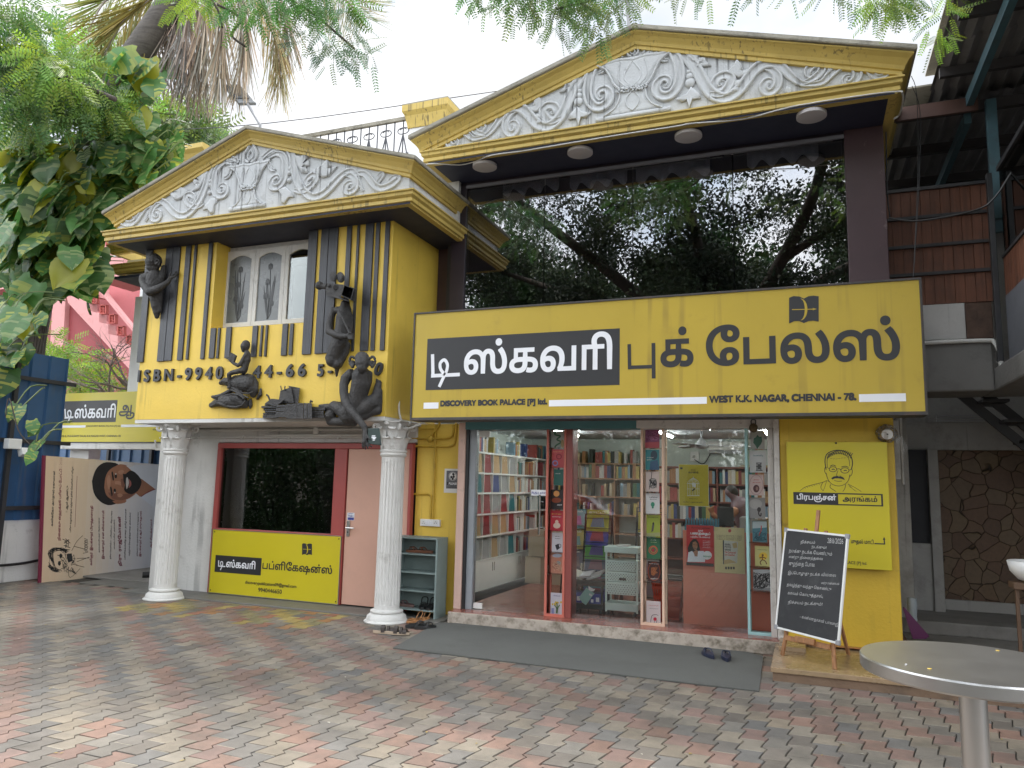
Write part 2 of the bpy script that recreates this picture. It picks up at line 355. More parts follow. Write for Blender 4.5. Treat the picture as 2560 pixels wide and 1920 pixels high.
part('office_curtain',mat('dark brown curtain',(.018,.013,.012),.9,.2,8),OFF,lambda m:[m.add([(-7.45+i*.03,8.80+.045*math.sin(i*.72)+.02*math.sin(i*.31),z) for i in range(68) for z in (.1,2.05)],[(2*i,2*i+2,2*i+3,2*i+1) for i in range(67)])])
part('paper_sheet',mat('dim white paper',(.20,.21,.22),.7,.1),OFF,lambda m:m.box(-7.7,-7.42,8.62,8.63,1.05,2.0))
part('inner_standee',mat('dim maroon standee',(.07,.03,.05),.6,.15,5),OFF,lambda m:m.prism([(-6.35,8.66,2.0),(-5.75,8.66,2.05),(-5.6,8.70,.95),(-6.1,8.70,.85)],(0,.02,0)))
part('curtain_rail',M['steel'],OFF,lambda m:m.tube([(-7.7,8.64,2.06),(-5.4,8.64,2.06)],.008,6))
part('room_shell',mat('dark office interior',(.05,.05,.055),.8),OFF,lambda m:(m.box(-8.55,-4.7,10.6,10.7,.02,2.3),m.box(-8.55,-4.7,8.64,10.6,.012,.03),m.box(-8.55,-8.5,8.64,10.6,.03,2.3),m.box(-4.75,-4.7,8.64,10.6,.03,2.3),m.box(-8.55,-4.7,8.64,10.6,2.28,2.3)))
# ---- pediment
PY=7.1;XA,ZA=-6.52,6.06;XL,ZL=-8.86,5.20;XR,ZR=-4.16,5.30
LC=[(0,0),(.075,0),(.075,.022),(.10,.03),(.10,.07),(.085,.075),(.12,.10),(.12,.135),(.14,.145),(.14,.16),(0,.16)]
FR=PY+.14
p=MB();sweep(p,[(XL+.09,9.3,4.755,(-1,0)),(XL+.09,FR,4.755,(-1,-1)),(XR-.04,FR,4.755,(1,-1)),(XR-.04,8.86,4.755,(1,0))],LC)
p.obj('lower_cornice',M['yellow_trim'],OFF)
RC=[(0,-.20),(.03,-.20),(.03,-.165),(.045,-.16),(.055,-.13),(.09,-.085),(.125,-.06),(.125,-.045),(0,-.045)]
RE=[(0,-.044),(.14,-.044),(.145,-.035),(.145,0),(0,.004)]
path=[(XL+.09,9.3,ZL,(-1,0)),(XL+.09,FR,ZL,(-1,-1)),(XA,FR,ZA,(0,-1)),(XR-.04,FR,ZR,(1,-1)),(XR-.04,8.86,ZR,(1,0))]
p=MB();sweep(p,path,RC);p.obj('raking_cornice',M['yellow_trim'],OFF)
p=MB();sweep(p,path,RE);p.obj('roof_edge',M['roofdirt'],OFF)
FRZ=part('pediment_panel',M['frieze'],OFF,lambda m:m.prism([(XL+.09,FR,4.91),(XR-.04,FR,4.91),(XR-.04,FR,ZR-.19),(XA,FR,ZA-.19),(XL+.09,FR,ZL-.19)],(0,.12,0)))
part('side_frieze',M['white'],OFF,lambda m:m.box(XR-.16,XR-.042,FR+.121,8.85,4.91,ZR-.195));part('side_frieze',M['white'],OFF,lambda m:m.box(XL+.092,XL+.2,FR+.121,9.3,4.91,ZL-.195))
part('soffit',M['soffit'],OFF,lambda m:m.box(XL+.05,XR+.03,PY+.06,8.86,4.757,4.80))
def roofL(m):
    for (xa,za,xb,zb) in ((XL+.09,ZL,XA,ZA),(XA,ZA,XR-.04,ZR)):
        m.add([(xa,FR+.001,za-.03),(xb,FR+.001,zb-.03),(xb,10.5,zb-.03),(xa,10.5,za-.03)],[(0,1,2,3)])
    m.box(XL+.2,XR-.17,8.9,10.5,4.8,5.0)
part('roof',M['roofdirt'],OFF,roofL)
# ---- scrolls of the two pediments: traced on the left half of each, mirrored about the axis
def ornament(parent,cv,Y,xc,A,h,vase):
    mb=MB()
    def P(pt): q=at(*cv(*pt),Y);return (q.x,Y,q.z)
    def pair(pts): 
        L=[P(p) for p in pts];return L,[(2*xc-x,y,z) for x,y,z in L]
    for pts,w,tp,hh in A:
        L,R=pair(pts)
        mb.band(L,w,h*hh,taper=tp);mb.band(R[::-1],w,h*hh,taper=tp[::-1])
    vase(mb,P,pair,h)
    o=mb.obj('scroll_ornament',M['frieze'],parent,smooth=True);return o
def leafpoly(mb,pts,h):
    n=len(pts);c=[sum(p[i] for p in pts)/n for i in range(3)]
    inn=[tuple(c[i]+(p[i]-c[i])*.72 for i in range(3)) for p in pts]
    v=[tuple(p) for p in pts]+[(p[0],p[1]-h*.8,p[2]) for p in pts]+[(p[0],p[1]-h,p[2]) for p in inn]+[(c[0],c[1]-h*.55,c[2])]
    f=[(i,(i+1)%n,n+(i+1)%n,n+i) for i in range(n)]+[(n+i,n+(i+1)%n,2*n+(i+1)%n,2*n+i) for i in range(n)]+[(2*n+i,2*n+(i+1)%n,3*n) for i in range(n)]
    mb.add(v,f)
c2=K(250,280,2.963)
AL=[([(1030,372),(985,345),(930,336),(880,345),(840,385),(815,440),(800,505),(775,580),(745,650),(700,715),(645,765),(590,768),(545,740),(500,690),(462,662),(425,660),(395,690),(375,740),(340,815)],.055,(.5,.3),1),
 ([(985,385),(935,375),(890,400),(862,450),(850,520),(850,580),(875,620),(915,620),(940,590),(930,550),(900,545),(885,570),(900,590)],.05,(.5,.35),1),
 ([(770,680),(720,705),(670,690),(640,655),(645,620),(675,612),(700,635),(690,665),(665,668)],.045,(.6,.4),.9),
 ([(470,668),(425,690),(392,735),(385,780),(410,800),(440,785),(445,750),(425,735),(405,750),(415,770)],.045,(.5,.4),.9),
 ([(400,690),(350,700),(310,750),(275,800),(235,830),(190,825),(160,805),(150,790),(175,775),(200,790)],.05,(.6,.35),.9),
 ([(270,800),(255,770),(240,745),(250,730),(262,745),(255,762)],.03,(.6,.5),.8),
 ([(1000,395),(975,430),(960,470),(935,490),(920,490)],.03,(.7,.4),.8)]
def vaseL(mb,P,pair,h):
    for pts in ([(585,525),(610,560),(660,580),(640,615),(600,650),(560,655),(515,600),(545,600),(565,560)],
                [(730,430),(760,460),(800,430),(770,520),(735,575),(690,590),(705,560),(745,545),(695,535),(700,500),(740,505),(705,470)],
                [(830,640),(885,640),(850,690),(850,745),(825,760),(800,720),(765,730),(790,690)]):
        a,b=pair(pts);leafpoly(mb,a,h*.9);leafpoly(mb,b[::-1],h*.9)
    for c in ((820,515),(822,545),(815,600)):
        a,b=pair([c]);mb.ball(a[0],(.035,.03,.035));mb.ball(b[0],(.035,.03,.035))
    axis=xcL
    zz=lambda y:P((1100,y))[2]
    def half(pr,hh):    # silhouette given as (half width m, z)
        pl=[(axis-a,FRZ_Y,z) for a,z in pr]+[(axis+a,FRZ_Y,z) for a,z in reversed(pr)]
        leafpoly(mb,pl,hh)
    vase_shape(mb,axis,FRZ_Y,P((1090,705))[2],P((1105,385))[2],P((1120,205))[2],.30,.22,h)
def vase_shape(mb,ax,Y,z0,z1,z2,wr,wb,h):
    H=z1-z0
    mb.add(*MBbox(ax-wb*1.3,ax+wb*1.3,Y-h*.8,Y,z0-.03,z0+.02))
    def solid(pr,hh): leafpoly(mb,[(ax-a,Y,z0+H*t) for a,t in pr]+[(ax+a,Y,z0+H*t) for a,t in reversed(pr)],hh)
    solid([(wb*1.0,.04),(wb*.66,.12),(wb*.46,.26),(wb*.42,.42)],h*.75)
    solid([(wb*.42,.44),(wb*.62,.54),(wb*.76,.68),(wr*.74,.84),(wr*.98,.94),(wr*1.05,1.0)],h*.85)
    for s in (-1,1):
        q=lambda u,t:(ax+s*u,Y-h*.35,z0+H*t)
        mb.band([q(wb*1.02,.03),q(wb*.66,.13),q(wb*.48,.27),q(wb*.44,.40)],.014,h*.75,taper=(1,1),ridge=False)
        mb.band([q(wb*.44,.46),q(wb*.64,.56),q(wb*.78,.70),q(wr*.76,.86),q(wr*1.0,.95)],.014,h*.85,taper=(1,1),ridge=False)
        mb.band([q(wb*.2,.47),q(wb*.46,.60),q(wb*.52,.74),q(wb*.42,.92)],.008,h*.75,taper=(1,1),ridge=False)
        mb.band([q(.0,.48),q(wb*.26,.60),q(wb*.26,.74),q(.0,.92)],.012,h*.6,taper=(1,1),ridge=False)
        mb.band([q(.0,.40),q(wb*.22,.28),q(wb*.18,.14),q(0,.06)],.008,h*.7,taper=(1,1),ridge=False)
        mb.band([q(wr*1.08,1.0),q(wr*.72,.965),q(wr*.36,.985),q(0,.95)],.022,h*.7,taper=(1,1),ridge=False)
        F=z2-z1
        mb.band([(ax,Y,z2),(ax+s*F*.13,Y,z2-F*.3),(ax+s*F*.30,Y,z2-F*.58),(ax+s*F*.26,Y,z2-F*.84),(ax+s*F*.05,Y,z1+F*.04)],F*.065,h,taper=(.6,1),ridge=False)
        mb.band([(ax,Y,z2-F*.45),(ax+s*F*.12,Y,z2-F*.64),(ax+s*F*.09,Y,z2-F*.8),(ax,Y,z1+F*.14)],F*.035,h,taper=(1,1),ridge=False)
    rr=random.Random(5)
    for i in range(80):
        mb.ball((ax+rr.uniform(-wb*.55,wb*.55),Y-h*.6-rr.uniform(0,.02),z0+H*.43+rr.uniform(-.028,.028)),rr.uniform(.010,.016),6,4)
def MBbox(x0,x1,y0,y1,z0,z1):
    v=[(x,y,z) for z in(z0,z1) for y in(y0,y1) for x in(x0,x1)]
    return v,[(0,2,3,1),(4,5,7,6),(0,1,5,4),(2,6,7,3),(0,4,6,2),(1,3,7,5)]
FRZ_Y=FR-.002;xcL=at(*c2(1108,500),FR).x
ornament(FRZ,c2,FRZ_Y,xcL,AL,.024,vaseL)
# ---- black planks of the barcode and raised letters
def plank(xb0,xb1,yb,top=None,joint=None):
    def f(m):
        x0,x1=X3(xb0,yb),X3(xb1,yb);z0=Z3((xb0+xb1)/2,yb);z1=ZB1-.045 if top is None else Z3((xb0+xb1)/2,top)
        if joint:
            xm=X3(joint,yb);m.box(x0,xm-.003,YB-.025,YB,z0,z1);m.box(xm+.003,x1,YB-.023,YB,z0+.004,z1)
        else: m.box(x0,x1,YB-.025,YB,z0,z1)
    part('plank',M['planks'],OFF,f,bevel=.003)
for a in ((40,83,1012,None,None),(180,277,1005,None,228),(318,352,998),(378,393,993),(478,503,990),(537,572,985,778),(588,602,985,776),(645,680,983,770),(828,862,975,762),(885,898,972,760),(919,932,972,758),(1035,1072,966,748),(1088,1111,962,746),(1180,1240,958),(1268,1385,952,None,1322),(1448,1480,945),(1520,1536,936),(1580,1635,934),(1653,1679,932),(1718,1748,930)): plank(*a)
# ---- upper window: recessed white frame with three arched sashes
WY=YB+.29
def at3(x,y,Y): return at(*k3(x,y),Y)
fx0,fx1=at3(625,768,WY).x,wx1-.01;fz0,fz1=wz0+.003,ZB1-.05
WIN=part('window',M['white_dirty'],OFF,lambda m:(m.box(fx0,fx1,WY-.04,WY+.02,fz1-.06,fz1),m.box(fx0,fx1,WY-.04,WY+.02,fz0,fz0+.05),m.box(fx0,fx0+.05,WY-.04,WY+.02,fz0+.05,fz1-.06),m.box(fx1-.05,fx1,WY-.04,WY+.02,fz0+.05,fz1-.06)),bevel=.004)
sw=(fx1-fx0-.1)/3
frost=mat('etched frosted glass',(.13,.145,.15),.28,.2,2);etch=mat('dark etched tulip pattern',(.03,.033,.035),.4)
def sash(i,ang,mg,tulip):
    x0=fx0+.05+i*sw;x1=x0+sw-.004;z0=fz0+.055;z1=fz1-.065;b=.06
    xa,xb=x0+b,x1-b;zt=z1-.13
    arch=[(xa+(xb-xa)*t,zt+.06*math.sin(math.pi*t)) for t in [j/8 for j in range(9)]]
    mb=MB();y0,y1=WY-.075,WY-.042
    mb.box(x0,xa,y0,y1,z0,z1);mb.box(xb,x1,y0,y1,z0,z1);mb.box(xa,xb,y0,y1,z0,z0+b)
    for j in range(8): mb.prism([(arch[j][0],y0,arch[j][1]),(arch[j+1][0],y0,arch[j+1][1]),(arch[j+1][0],y0,z1),(arch[j][0],y0,z1)],(0,y1-y0,0))
    s=mb.obj('sash',M['white_dirty'],WIN,bevel=.002)
    g=MB();g.prism([(xa-.005,y0+.018,z0+b-.005),(xb+.005,y0+.018,z0+b-.005)]+[(x,y0+.018,z+.004) for x,z in reversed(arch)],(0,.006,0))
    go=g.obj('glass',mg,WIN)
    if tulip:
        t=MB();yy=y0+.016;rr=random.Random(i+2);xm=(xa+xb)/2
        for sx,zz in ((.0,.82),(-.03,.58),(-.05,.36),(.05,.24)):
            st=[(xm+sx*.1,yy,z0+b+.02),(xm+sx*.6+.02,yy,z0+b+(zt-z0-b)*zz*.5),(xm+sx,yy,z0+b+(zt-z0-b)*zz)]
            t.tube(smooth_line(st,4),.004,5)
            cx,cz=xm+sx,z0+b+(zt-z0-b)*zz
            for kx in (-.022,0,.022): t.ball((cx+kx,yy,cz+.02+(.015 if kx==0 else 0)),(.016,.003,.04),8,5)
        for sx in (-.09,-.05,.06,.1,.08):
            t.band([(xm,yy+.002,z0+b+.03),(xm+sx*.5,yy+.002,z0+b+.22),(xm+sx,yy+.002,z0+b+rr.uniform(.4,.75))],.012,.003,taper=(.4,.2),ridge=False)
        t.obj('etched_tulips',etch,WIN)
sash(0,0,frost,True);sash(1,0,frost,True);sash(2,0,glass('dim window glass',(.6,.65,.65),1.2,.02),False)
part('curtain_lining',mat('pale blue curtain lining',(.30,.42,.45),.8,.2,5),OFF,lambda m:(m.box(fx0+.05+2*sw,fx1-.05,WY+.12,WY+.13,fz0+.06,fz1-.3)))
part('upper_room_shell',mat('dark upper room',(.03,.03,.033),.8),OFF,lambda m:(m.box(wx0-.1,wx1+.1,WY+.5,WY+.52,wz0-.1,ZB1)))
# ---- ground floor frame, glass, door
k5=K(480,1040,2.766);GY=8.45
def a5(x,y,Y=GY): return at(*k5(x,y),Y)
gx0,gx1=-7.80,-4.655;gz1=2.10
xg0,xg1=a5(200,500).x,a5(990,500).x;zg0,zg1=a5(600,795).z,a5(600,225).z
xd0=a5(1066,800).x;xd1=a5(1500,700).x
def frameL(m):
    m.box(gx0,gx1,GY-.05,GY+.03,zg1,gz1);m.box(gx0,xg0,GY-.05,GY+.03,.03,zg1);m.box(xg1,xd0-.012,GY-.05,GY+.03,.03,zg1);m.box(xd1,gx1,GY-.05,GY+.03,.03,zg1)
    m.box(xg0,xg1,GY-.05,GY+.03,zg0-.05,zg0);m.box(xg0,xg1,GY-.03,GY+.02,.03,zg0-.05)
FRM=part('shopfront_frame',M['redframe'],OFF,frameL,bevel=.006)
part('window_pane',glass('dark office glass',(.55,.56,.57),1.0,.06),OFF,lambda m:m.box(xg0,xg1,GY-.006,GY,zg0,zg1))
DOOR=part('door',M['peach'],OFF,lambda m:m.box(xd0,xd1-.004,GY-.03,GY+.01,.04,zg1-.004),bevel=.003)
hp=a5(1083,772,GY-.03)
part('handle',M['steel'],DOOR,lambda m:(m.box(hp.x-.022,hp.x+.022,GY-.045,GY-.031,hp.z-.11,hp.z+.09),m.tube([(hp.x,GY-.04,hp.z),(hp.x,GY-.09,hp.z),(hp.x+.12,GY-.09,hp.z)],.011,10)),bevel=.002)
part('keyhole',M['black'],DOOR,lambda m:m.box(hp.x-.006,hp.x+.006,GY-.048,GY-.0455,hp.z-.07,hp.z-.045))
# ---- columns
def column(cx,cy):
    fl=MB();fl.lathe([(.150,.125),(.152,.14),(.147,.16),(.147,.20),(.147,.21),(.143,1.0),(.136,1.84),(.136,1.86),(.136,1.90),(.15,1.91),(.16,1.93),(.15,1.955),(.162,1.962),(.162,1.985),(.14,1.99)],cx,cy,160,.013,(.205,1.85))
    c=fl.obj('column',M['white_dirty'],OFF,smooth=True,auto=35)
    part('base',M['white_dirty'],c,lambda m:m.lathe([(.255,.0),(.26,.012),(.235,.03),(.225,.07),(.19,.10),(.175,.105),(.19,.115),(.19,.13),(.16,.145),(.14,.15)],cx,cy,48),smooth=True,auto=40)
    def cap(m):
        m.lathe([(.13,1.985),(.14,2.0),(.135,2.1),(.145,2.2),(.175,2.28),(.215,2.315),(.14,2.318)],cx,cy,32)
        m.box(cx-.205,cx+.205,cy-.205,cy+.205,2.312,2.322)
        for row,(z0,hh,ro,off) in enumerate(((1.985,.15,.05,0),(2.03,.22,.06,math.pi/8))):
            for i in range(8):
                a=2*math.pi*i/8+off;d=Vector((math.cos(a),math.sin(a),0));t=Vector((-d.y,d.x,0));c0=Vector((cx,cy,0))
                r0=.138
                pts=[c0+d*r0+Vector((0,0,z0)),c0+d*(r0+.012)+Vector((0,0,z0+hh*.5)),c0+d*(r0+.03)+Vector((0,0,z0+hh*.85)),c0+d*(r0+ro+.012)+Vector((0,0,z0+hh)),c0+d*(r0+ro+.02)+Vector((0,0,z0+hh*.9))]
                pts=smooth_line(pts,3);ws=[.03+.035*math.sin(math.pi*min(1,q/len(pts)*1.05)) for q in range(len(pts))]
                vs=[];
                for q,(p_,w_) in enumerate(zip(pts,ws)):
                    sc=1-.16*(q%2)
                    vs+=[p_-t*w_*sc+d*.004,p_-t*w_*.4+d*.014,p_+d*.008,p_+t*w_*.4+d*.014,p_+t*w_*sc+d*.004]
                m.add(vs,[(q*5+j,q*5+j+1,(q+1)*5+j+1,(q+1)*5+j) for q in range(len(pts)-1) for j in range(4)])
        for i in range(4):
            a=math.pi/4+i*math.pi/2;d=Vector((math.cos(a),math.sin(a),0))
            sp=[]
            for q in range(22):
                th=q*.42;r=.05*(1-q/26);sp.append(Vector((cx,cy,2.262))+d*(.225+ r*math.cos(th+2.2))+Vector((0,0,r*math.sin(th+2.2))))
            m.tube([Vector((cx,cy,2.12))+d*.145,Vector((cx,cy,2.22))+d*.17]+sp,.016,6)
        for i in range(4):
            a=i*math.pi/2;m.ball((cx+.19*math.cos(a),cy+.19*math.sin(a),2.30),(.035,.035,.03),8,6)
    part('capital',M['white_dirty'],c,cap,smooth=True,auto=50)
CLX=at(440,1126,7.85).x;CRX=at(984,1126,7.85).x
column(CLX,7.85);column(CRX,7.85)
# pipes on the beam over the office front
def pipesL(m):
    z=a5(850,95,8.43).z
    m.tube([(-8.45,8.44,z),(-4.75,8.44,z)],.014,8);z2=a5(700,148,8.43).z
    m.tube([(-8.5,8.44,z2),(-4.75,8.44,z2)],.013,8);m.box(-7.0,-5.05,8.4,8.468,z2+.012,z2+.035)
    q=a5(855,100,8.42);m.lathe([(.04,q.z-.05),(.045,q.z-.02),(.045,q.z+.02),(.03,q.z+.05)],q.x,8.43,12)
    for x in (-8.2,-7.4,-6.6,-5.8,-5.0): m.box(x-.012,x+.012,8.42,8.468,z2-.022,z2+.022)
part('conduit',M['white_dirty'],OFF,pipesL)
part('cable_bundle',M['white_dirty'],OFF,lambda m:(m.tube(smooth_line([(-8.36,8.44,2.2),(-8.44,8.3,2.22),(-8.46,8.22,2.1),(-8.42,8.2,1.95),(-8.36,8.2,1.86)],4),.022,8),m.tube(smooth_line([(-8.36,8.44,2.14),(-8.5,8.35,2.16),(-8.5,8.3,2.0)],4),.012,6)))
# rear mass of the office and its side cornices
def rear(m): m.box(-9.35,-8.75,9.3,13,0,4.7);m.box(at(322,930,9.5).x,-9.352,9.5,9.7,2.9,4.72)
part('rear_wall',M['white'],OFF,rear)
k8=K(0,560,3.77)
def sidec(m):
    for (px,py,Y) in ((1090,440,9.3),(1060,255,9.3)):
        q=at(*k8(px,py),Y);sweep(m,[(-8.8,Y+3,q.z-.09,(-1,0)),(q.x+.14,Y+3,q.z-.09,(-1,0)),(q.x+.14,Y,q.z-.09,(-1,-1)),(-8.76,Y,q.z-.09,(0,-1))],LC)
part('side_cornice',M['yellow_trim'],OFF,sidec)
q1=at(*k8(1085,470),9.3);q2=at(*k8(1060,300),9.3)
part('side_parapet',M['white'],OFF,lambda m:(m.box(q1.x+.2,-8.76,9.35,12,q1.z-.1,q2.z-.1)))
part('side_soffit',M['soffit'],OFF,lambda m:m.box(q1.x+.1,-8.76,9.2,12,q1.z-.13,q1.z-.085))
# rooftop block with yellow moulding behind the gable
kk=K(250,280,2.963);qa=at(*kk(330,330),11.5);qb=at(*kk(800,240),11.5);qc=at(*kk(365,415),11.5);qd=at(*kk(365,520),11.5)
part('roof_block',M['white'],OFF,lambda m:m.box(qc.x,qb.x,11.55,13,4.9,qa.z-.1))
part('roof_block_cornice',M['yellow_trim'],OFF,lambda m:sweep(m,[(qc.x,13,qa.z-.46,(-1,0)),(qc.x,11.55,qa.z-.46,(-1,-1)),(qb.x,11.55,qa.z-.46,(0,-1))],[(0,0),(.03,0),(.05,.08),(.05,.16),(.12,.3),(.2,.36),(.2,.46),(0,.46)]))
# ================================================================== RIGHT HOUSE: bookshop
SHOP=thing('bookshop_building','two storey bookshop building with white scroll pediment over dark glazed upper floor','building',(-1.7,8.6,0))
PY2=7.8;XA2,ZA2=-1.70,6.82;XL2,ZL2=-4.50,5.93;XR2,ZR2=1.06,5.985;F2=PY2+.14
p=MB();sweep(p,[(-4.26,F2+1.2,5.545,(-1,0)),(-4.26,F2,5.545,(-1,-1)),(XR2-.2,F2,5.545,(1,-1)),(XR2-.2,11,5.545,(1,0))],LC);p.obj('lower_cornice',M['yellow_trim'],SHOP)
path=[(XL2+.1,F2+1.2,ZL2,(-1,0)),(XL2+.1,F2,ZL2,(-1,-1)),(XA2,F2,ZA2,(0,-1)),(XR2-.1,F2,ZR2,(1,-1)),(XR2-.1,11,ZR2,(1,0))]
p=MB();sweep(p,path,[(a*1.05,b*1.15) for a,b in RC]);p.obj('raking_cornice',M['yellow_trim'],SHOP)
p=MB();sweep(p,path,[(a*1.1,b*1.15+.002) for a,b in RE]);p.obj('roof_edge',M['roofdirt'],SHOP)
FRZ2=part('pediment_panel',M['frieze'],SHOP,lambda m:m.prism([(-4.26,F2,5.70),(XR2-.16,F2,5.70),(XR2-.16,F2,ZR2-.2),(XA2,F2,ZA2-.22),(-4.26,F2,ZL2-.19)],(0,.14,0)))
part('side_frieze',M['white'],SHOP,lambda m:(m.box(XR2-.3,XR2-.162,F2+.141,11,5.70,ZR2-.2)))
c6=K(1000,0,2.963)
AB=[([(1640,440),(1600,400),(1545,385),(1480,412),(1420,470),(1360,545),(1300,640),(1255,735),(1215,830),(1165,900),(1095,945),(1030,930),(985,890),(935,830),(885,800),(835,800),(785,828),(745,880),(705,940),(650,1000),(590,1025)],.068,(.5,.4),1),
 ([(1600,465),(1540,432),(1470,455),(1425,520),(1400,600),(1390,680),(1405,750),(1445,795),(1500,795),(1548,750),(1552,692),(1518,662),(1480,672),(1462,705),(1478,735),(1502,722)],.06,(.5,.35),1),
 ([(1195,880),(1120,905),(1075,870),(1060,820),(1095,785),(1145,790),(1165,828),(1145,862),(1112,858),(1108,832),(1128,825)],.055,(.6,.4),.9),
 ([(870,815),(820,850),(785,905),(785,960),(815,995),(850,985),(868,945),(852,915),(825,918),(820,945),(838,955)],.05,(.5,.4),.9),
 ([(640,1000),(585,990),(548,960),(545,925),(575,905),(612,918),(618,955),(595,970),(578,950)],.045,(.6,.4),.9),
 ([(590,1025),(540,1030),(500,995),(455,965),(405,975),(368,1010),(362,1060),(392,1090),(425,1070),(420,1040),(398,1040)],.05,(.6,.4),.9),
 ([(395,985),(330,1005),(300,1050),(270,1095),(232,1100),(215,1065),(245,1042),(272,1062),(255,1082)],.035,(.6,.4),.8),
 ([(1575,470),(1530,495),(1505,530),(1470,545)],.03,(.8,.4),.8)]
def vaseB(mb,P,pair,h):
    for pts in ([(1260,540),(1300,570),(1350,550),(1310,610),(1270,640),(1225,640),(1185,690),(1225,680),(1280,660),(1215,665),(1225,620),(1275,600),(1260,570)],
                [(1025,705),(1048,740),(1090,770),(1050,800),(1015,835),(985,835),(945,805),(985,790),(1000,745)],
                [(1315,790),(1345,830),(1415,840),(1380,875),(1345,870),(1325,950),(1305,880),(1250,890),(1265,850)],
                [(495,925),(515,955),(510,990),(485,970),(478,940)],[(735,990),(745,1020),(715,1050),(705,1015)]):
        a,b=pair(pts);leafpoly(mb,a,h*.9);leafpoly(mb,b[::-1],h*.9)
    for c,r in (((1330,680),.03),((1325,712),.045),((1322,757),.06),((1020,870),.045),((1032,905),.035)):
        a,b=pair([c]);mb.ball(a[0],(r,.03,r));mb.ball(b[0],(r,.03,r))
    vase_shape(mb,xcB,F2-.002,P((1715,850))[2],P((1725,425))[2],P((1728,300))[2],.42,.33,h)
xcB=at(*c6(1725,600),F2).x
ornament(FRZ2,c6,F2-.002,xcB,AB,.028,vaseB)
part('soffit',M['soffit'],SHOP,lambda m:m.box(-4.3,XR2-.15,PY2+.06,8.9,5.547,5.60))
def roofR(m):
    for (xa,za,xb,zb) in ((XL2+.1,ZL2,XA2,ZA2),(XA2,ZA2,XR2-.1,ZR2)):
        m.add([(xa,F2+.001,za-.03),(xb,F2+.001,zb-.03),(xb,13,zb-.03),(xa,13,za-.03)],[(0,1,2,3)])
part('roof',M['roofdirt'],SHOP,roofR)
UY=8.58;SZ=5.547
k7=K(1600,40,3.072)
px0,px1=at(*k7(1565,900),8.53).x,at(*k7(1868,900),8.53).x
part('cladding_pillar',M['purple'],SHOP,lambda m:m.box(px0,px1,8.53,9.3,2.4,SZ),bevel=.006);part('cladding_pillar',M['purple'],SHOP,lambda m:m.box(-4.60,-4.30,8.80,9.0,2.4,SZ),bevel=.006)
gxa,gxb=at(1165,620,UY).x,px0
part('window_frame',M['darkframe'],SHOP,lambda m:(m.box(-4.29,gxa,UY-.03,UY+.1,2.6,SZ),m.box(gxa,gxb,UY-.02,UY+.05,SZ-.05,SZ),m.box(gxa,gxb,UY-.02,UY+.05,3.25,3.32)),bevel=.004)
zc=at(1300,430,UY).z
part('window_head_trim',mat('grey painted head trim',(.17,.17,.19),.6),SHOP,lambda m:m.box(gxa,gxb,UY-.05,UY-.021,SZ-.085,SZ-.045))
joints=[gxa]+[at(a,b,UY).x for a,b in ((1361,560),(1582,520),(1832,470))]+[gxb]
wg=glass('dark tinted reflective glass',(.74,.75,.78),.9,.17)
for i in range(4): part('window_pane',wg,SHOP,lambda m,i=i:m.box(joints[i]+.006,joints[i+1]-.006,UY,UY+.008,3.32,SZ-.05))
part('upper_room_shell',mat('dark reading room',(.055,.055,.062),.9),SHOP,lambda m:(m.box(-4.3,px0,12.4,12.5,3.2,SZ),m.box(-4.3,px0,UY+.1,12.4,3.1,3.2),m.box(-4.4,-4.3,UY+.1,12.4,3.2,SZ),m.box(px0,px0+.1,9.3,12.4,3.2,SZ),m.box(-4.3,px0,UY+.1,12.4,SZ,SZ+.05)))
part('brown_pelmet_post',M['white_dirty'],SHOP,lambda m:m.box(at(*c6(360,1400),UY-.1).x,at(*c6(440,1400),UY-.1).x,UY-.12,UY-.052,4.9,SZ))
# ---- shop ground floor
FZ=.135                                              # shop floor level
SY=8.38                                              # glazing plane
STEP=part('entrance_step',M['flakestep'],SHOP,lambda m:m.box(-3.94,-.30,8.09,8.6,0,FZ-.004),bevel=.012)
part('shop_floor',M['redfloor'],SHOP,lambda m:m.box(-3.94,.9,8.10,14,FZ-.0035,FZ),bevel=.002)
k2=K(1160,1040,2.962);kr=K(1580,1040,2.963)
def a2(x,y,Y=SY): return at(*k2(x,y),Y)
def ar(x,y,Y=SY): return at(*kr(x,y),Y)
zt=2.262
part('side_wall_panel',M['yellow'],SHOP,lambda m:m.box(-4.64,-3.96,8.5,8.65,0,2.35))
part('shutter_post',M['pinkpost'],SHOP,lambda m:(m.box(-3.96,-3.865,8.28,8.5,FZ,2.345)),bevel=.006)
part('dark_gap_strip',M['black'],SHOP,lambda m:(m.box(-3.864,-3.83,8.30,8.42,FZ,2.30)))  # black strip stands in for the dark gap between post and jamb
part('door_jamb',mat('grey aluminium jamb',(.27,.29,.31),.4),SHOP,lambda m:(m.box(-3.829,-3.745,8.33,8.43,FZ,zt)),bevel=.003)
part('lintel_beam',M['teal'],SHOP,lambda m:m.box(-3.864,-1.72,8.26,8.44,zt,2.36),bevel=.005)
part('lintel_casing',M['oldwhite'],SHOP,lambda m:m.box(-1.76,-.27,8.24,8.44,zt,2.36),bevel=.008)
part('sign_underside_board',M['white_dirty'],SHOP,lambda m:m.box(-4.1,.80,7.62,8.3,2.362,2.38))
part('corner_post',M['oldwhite'],SHOP,lambda m:(m.box(-.385,-.325,8.28,8.42,FZ,zt),m.box(-.318,-.262,8.18,8.42,FZ,2.355)),bevel=.006)
part('corner_wall',mat('yellow pier paint',(.60,.40,.03),.55,.10,1.6,.2,30,.75,(.10,.065,.02),5.,.2,thr=.6),SHOP,lambda m:m.box(-.26,.80,8.2,9.6,0,2.36),bevel=.01)
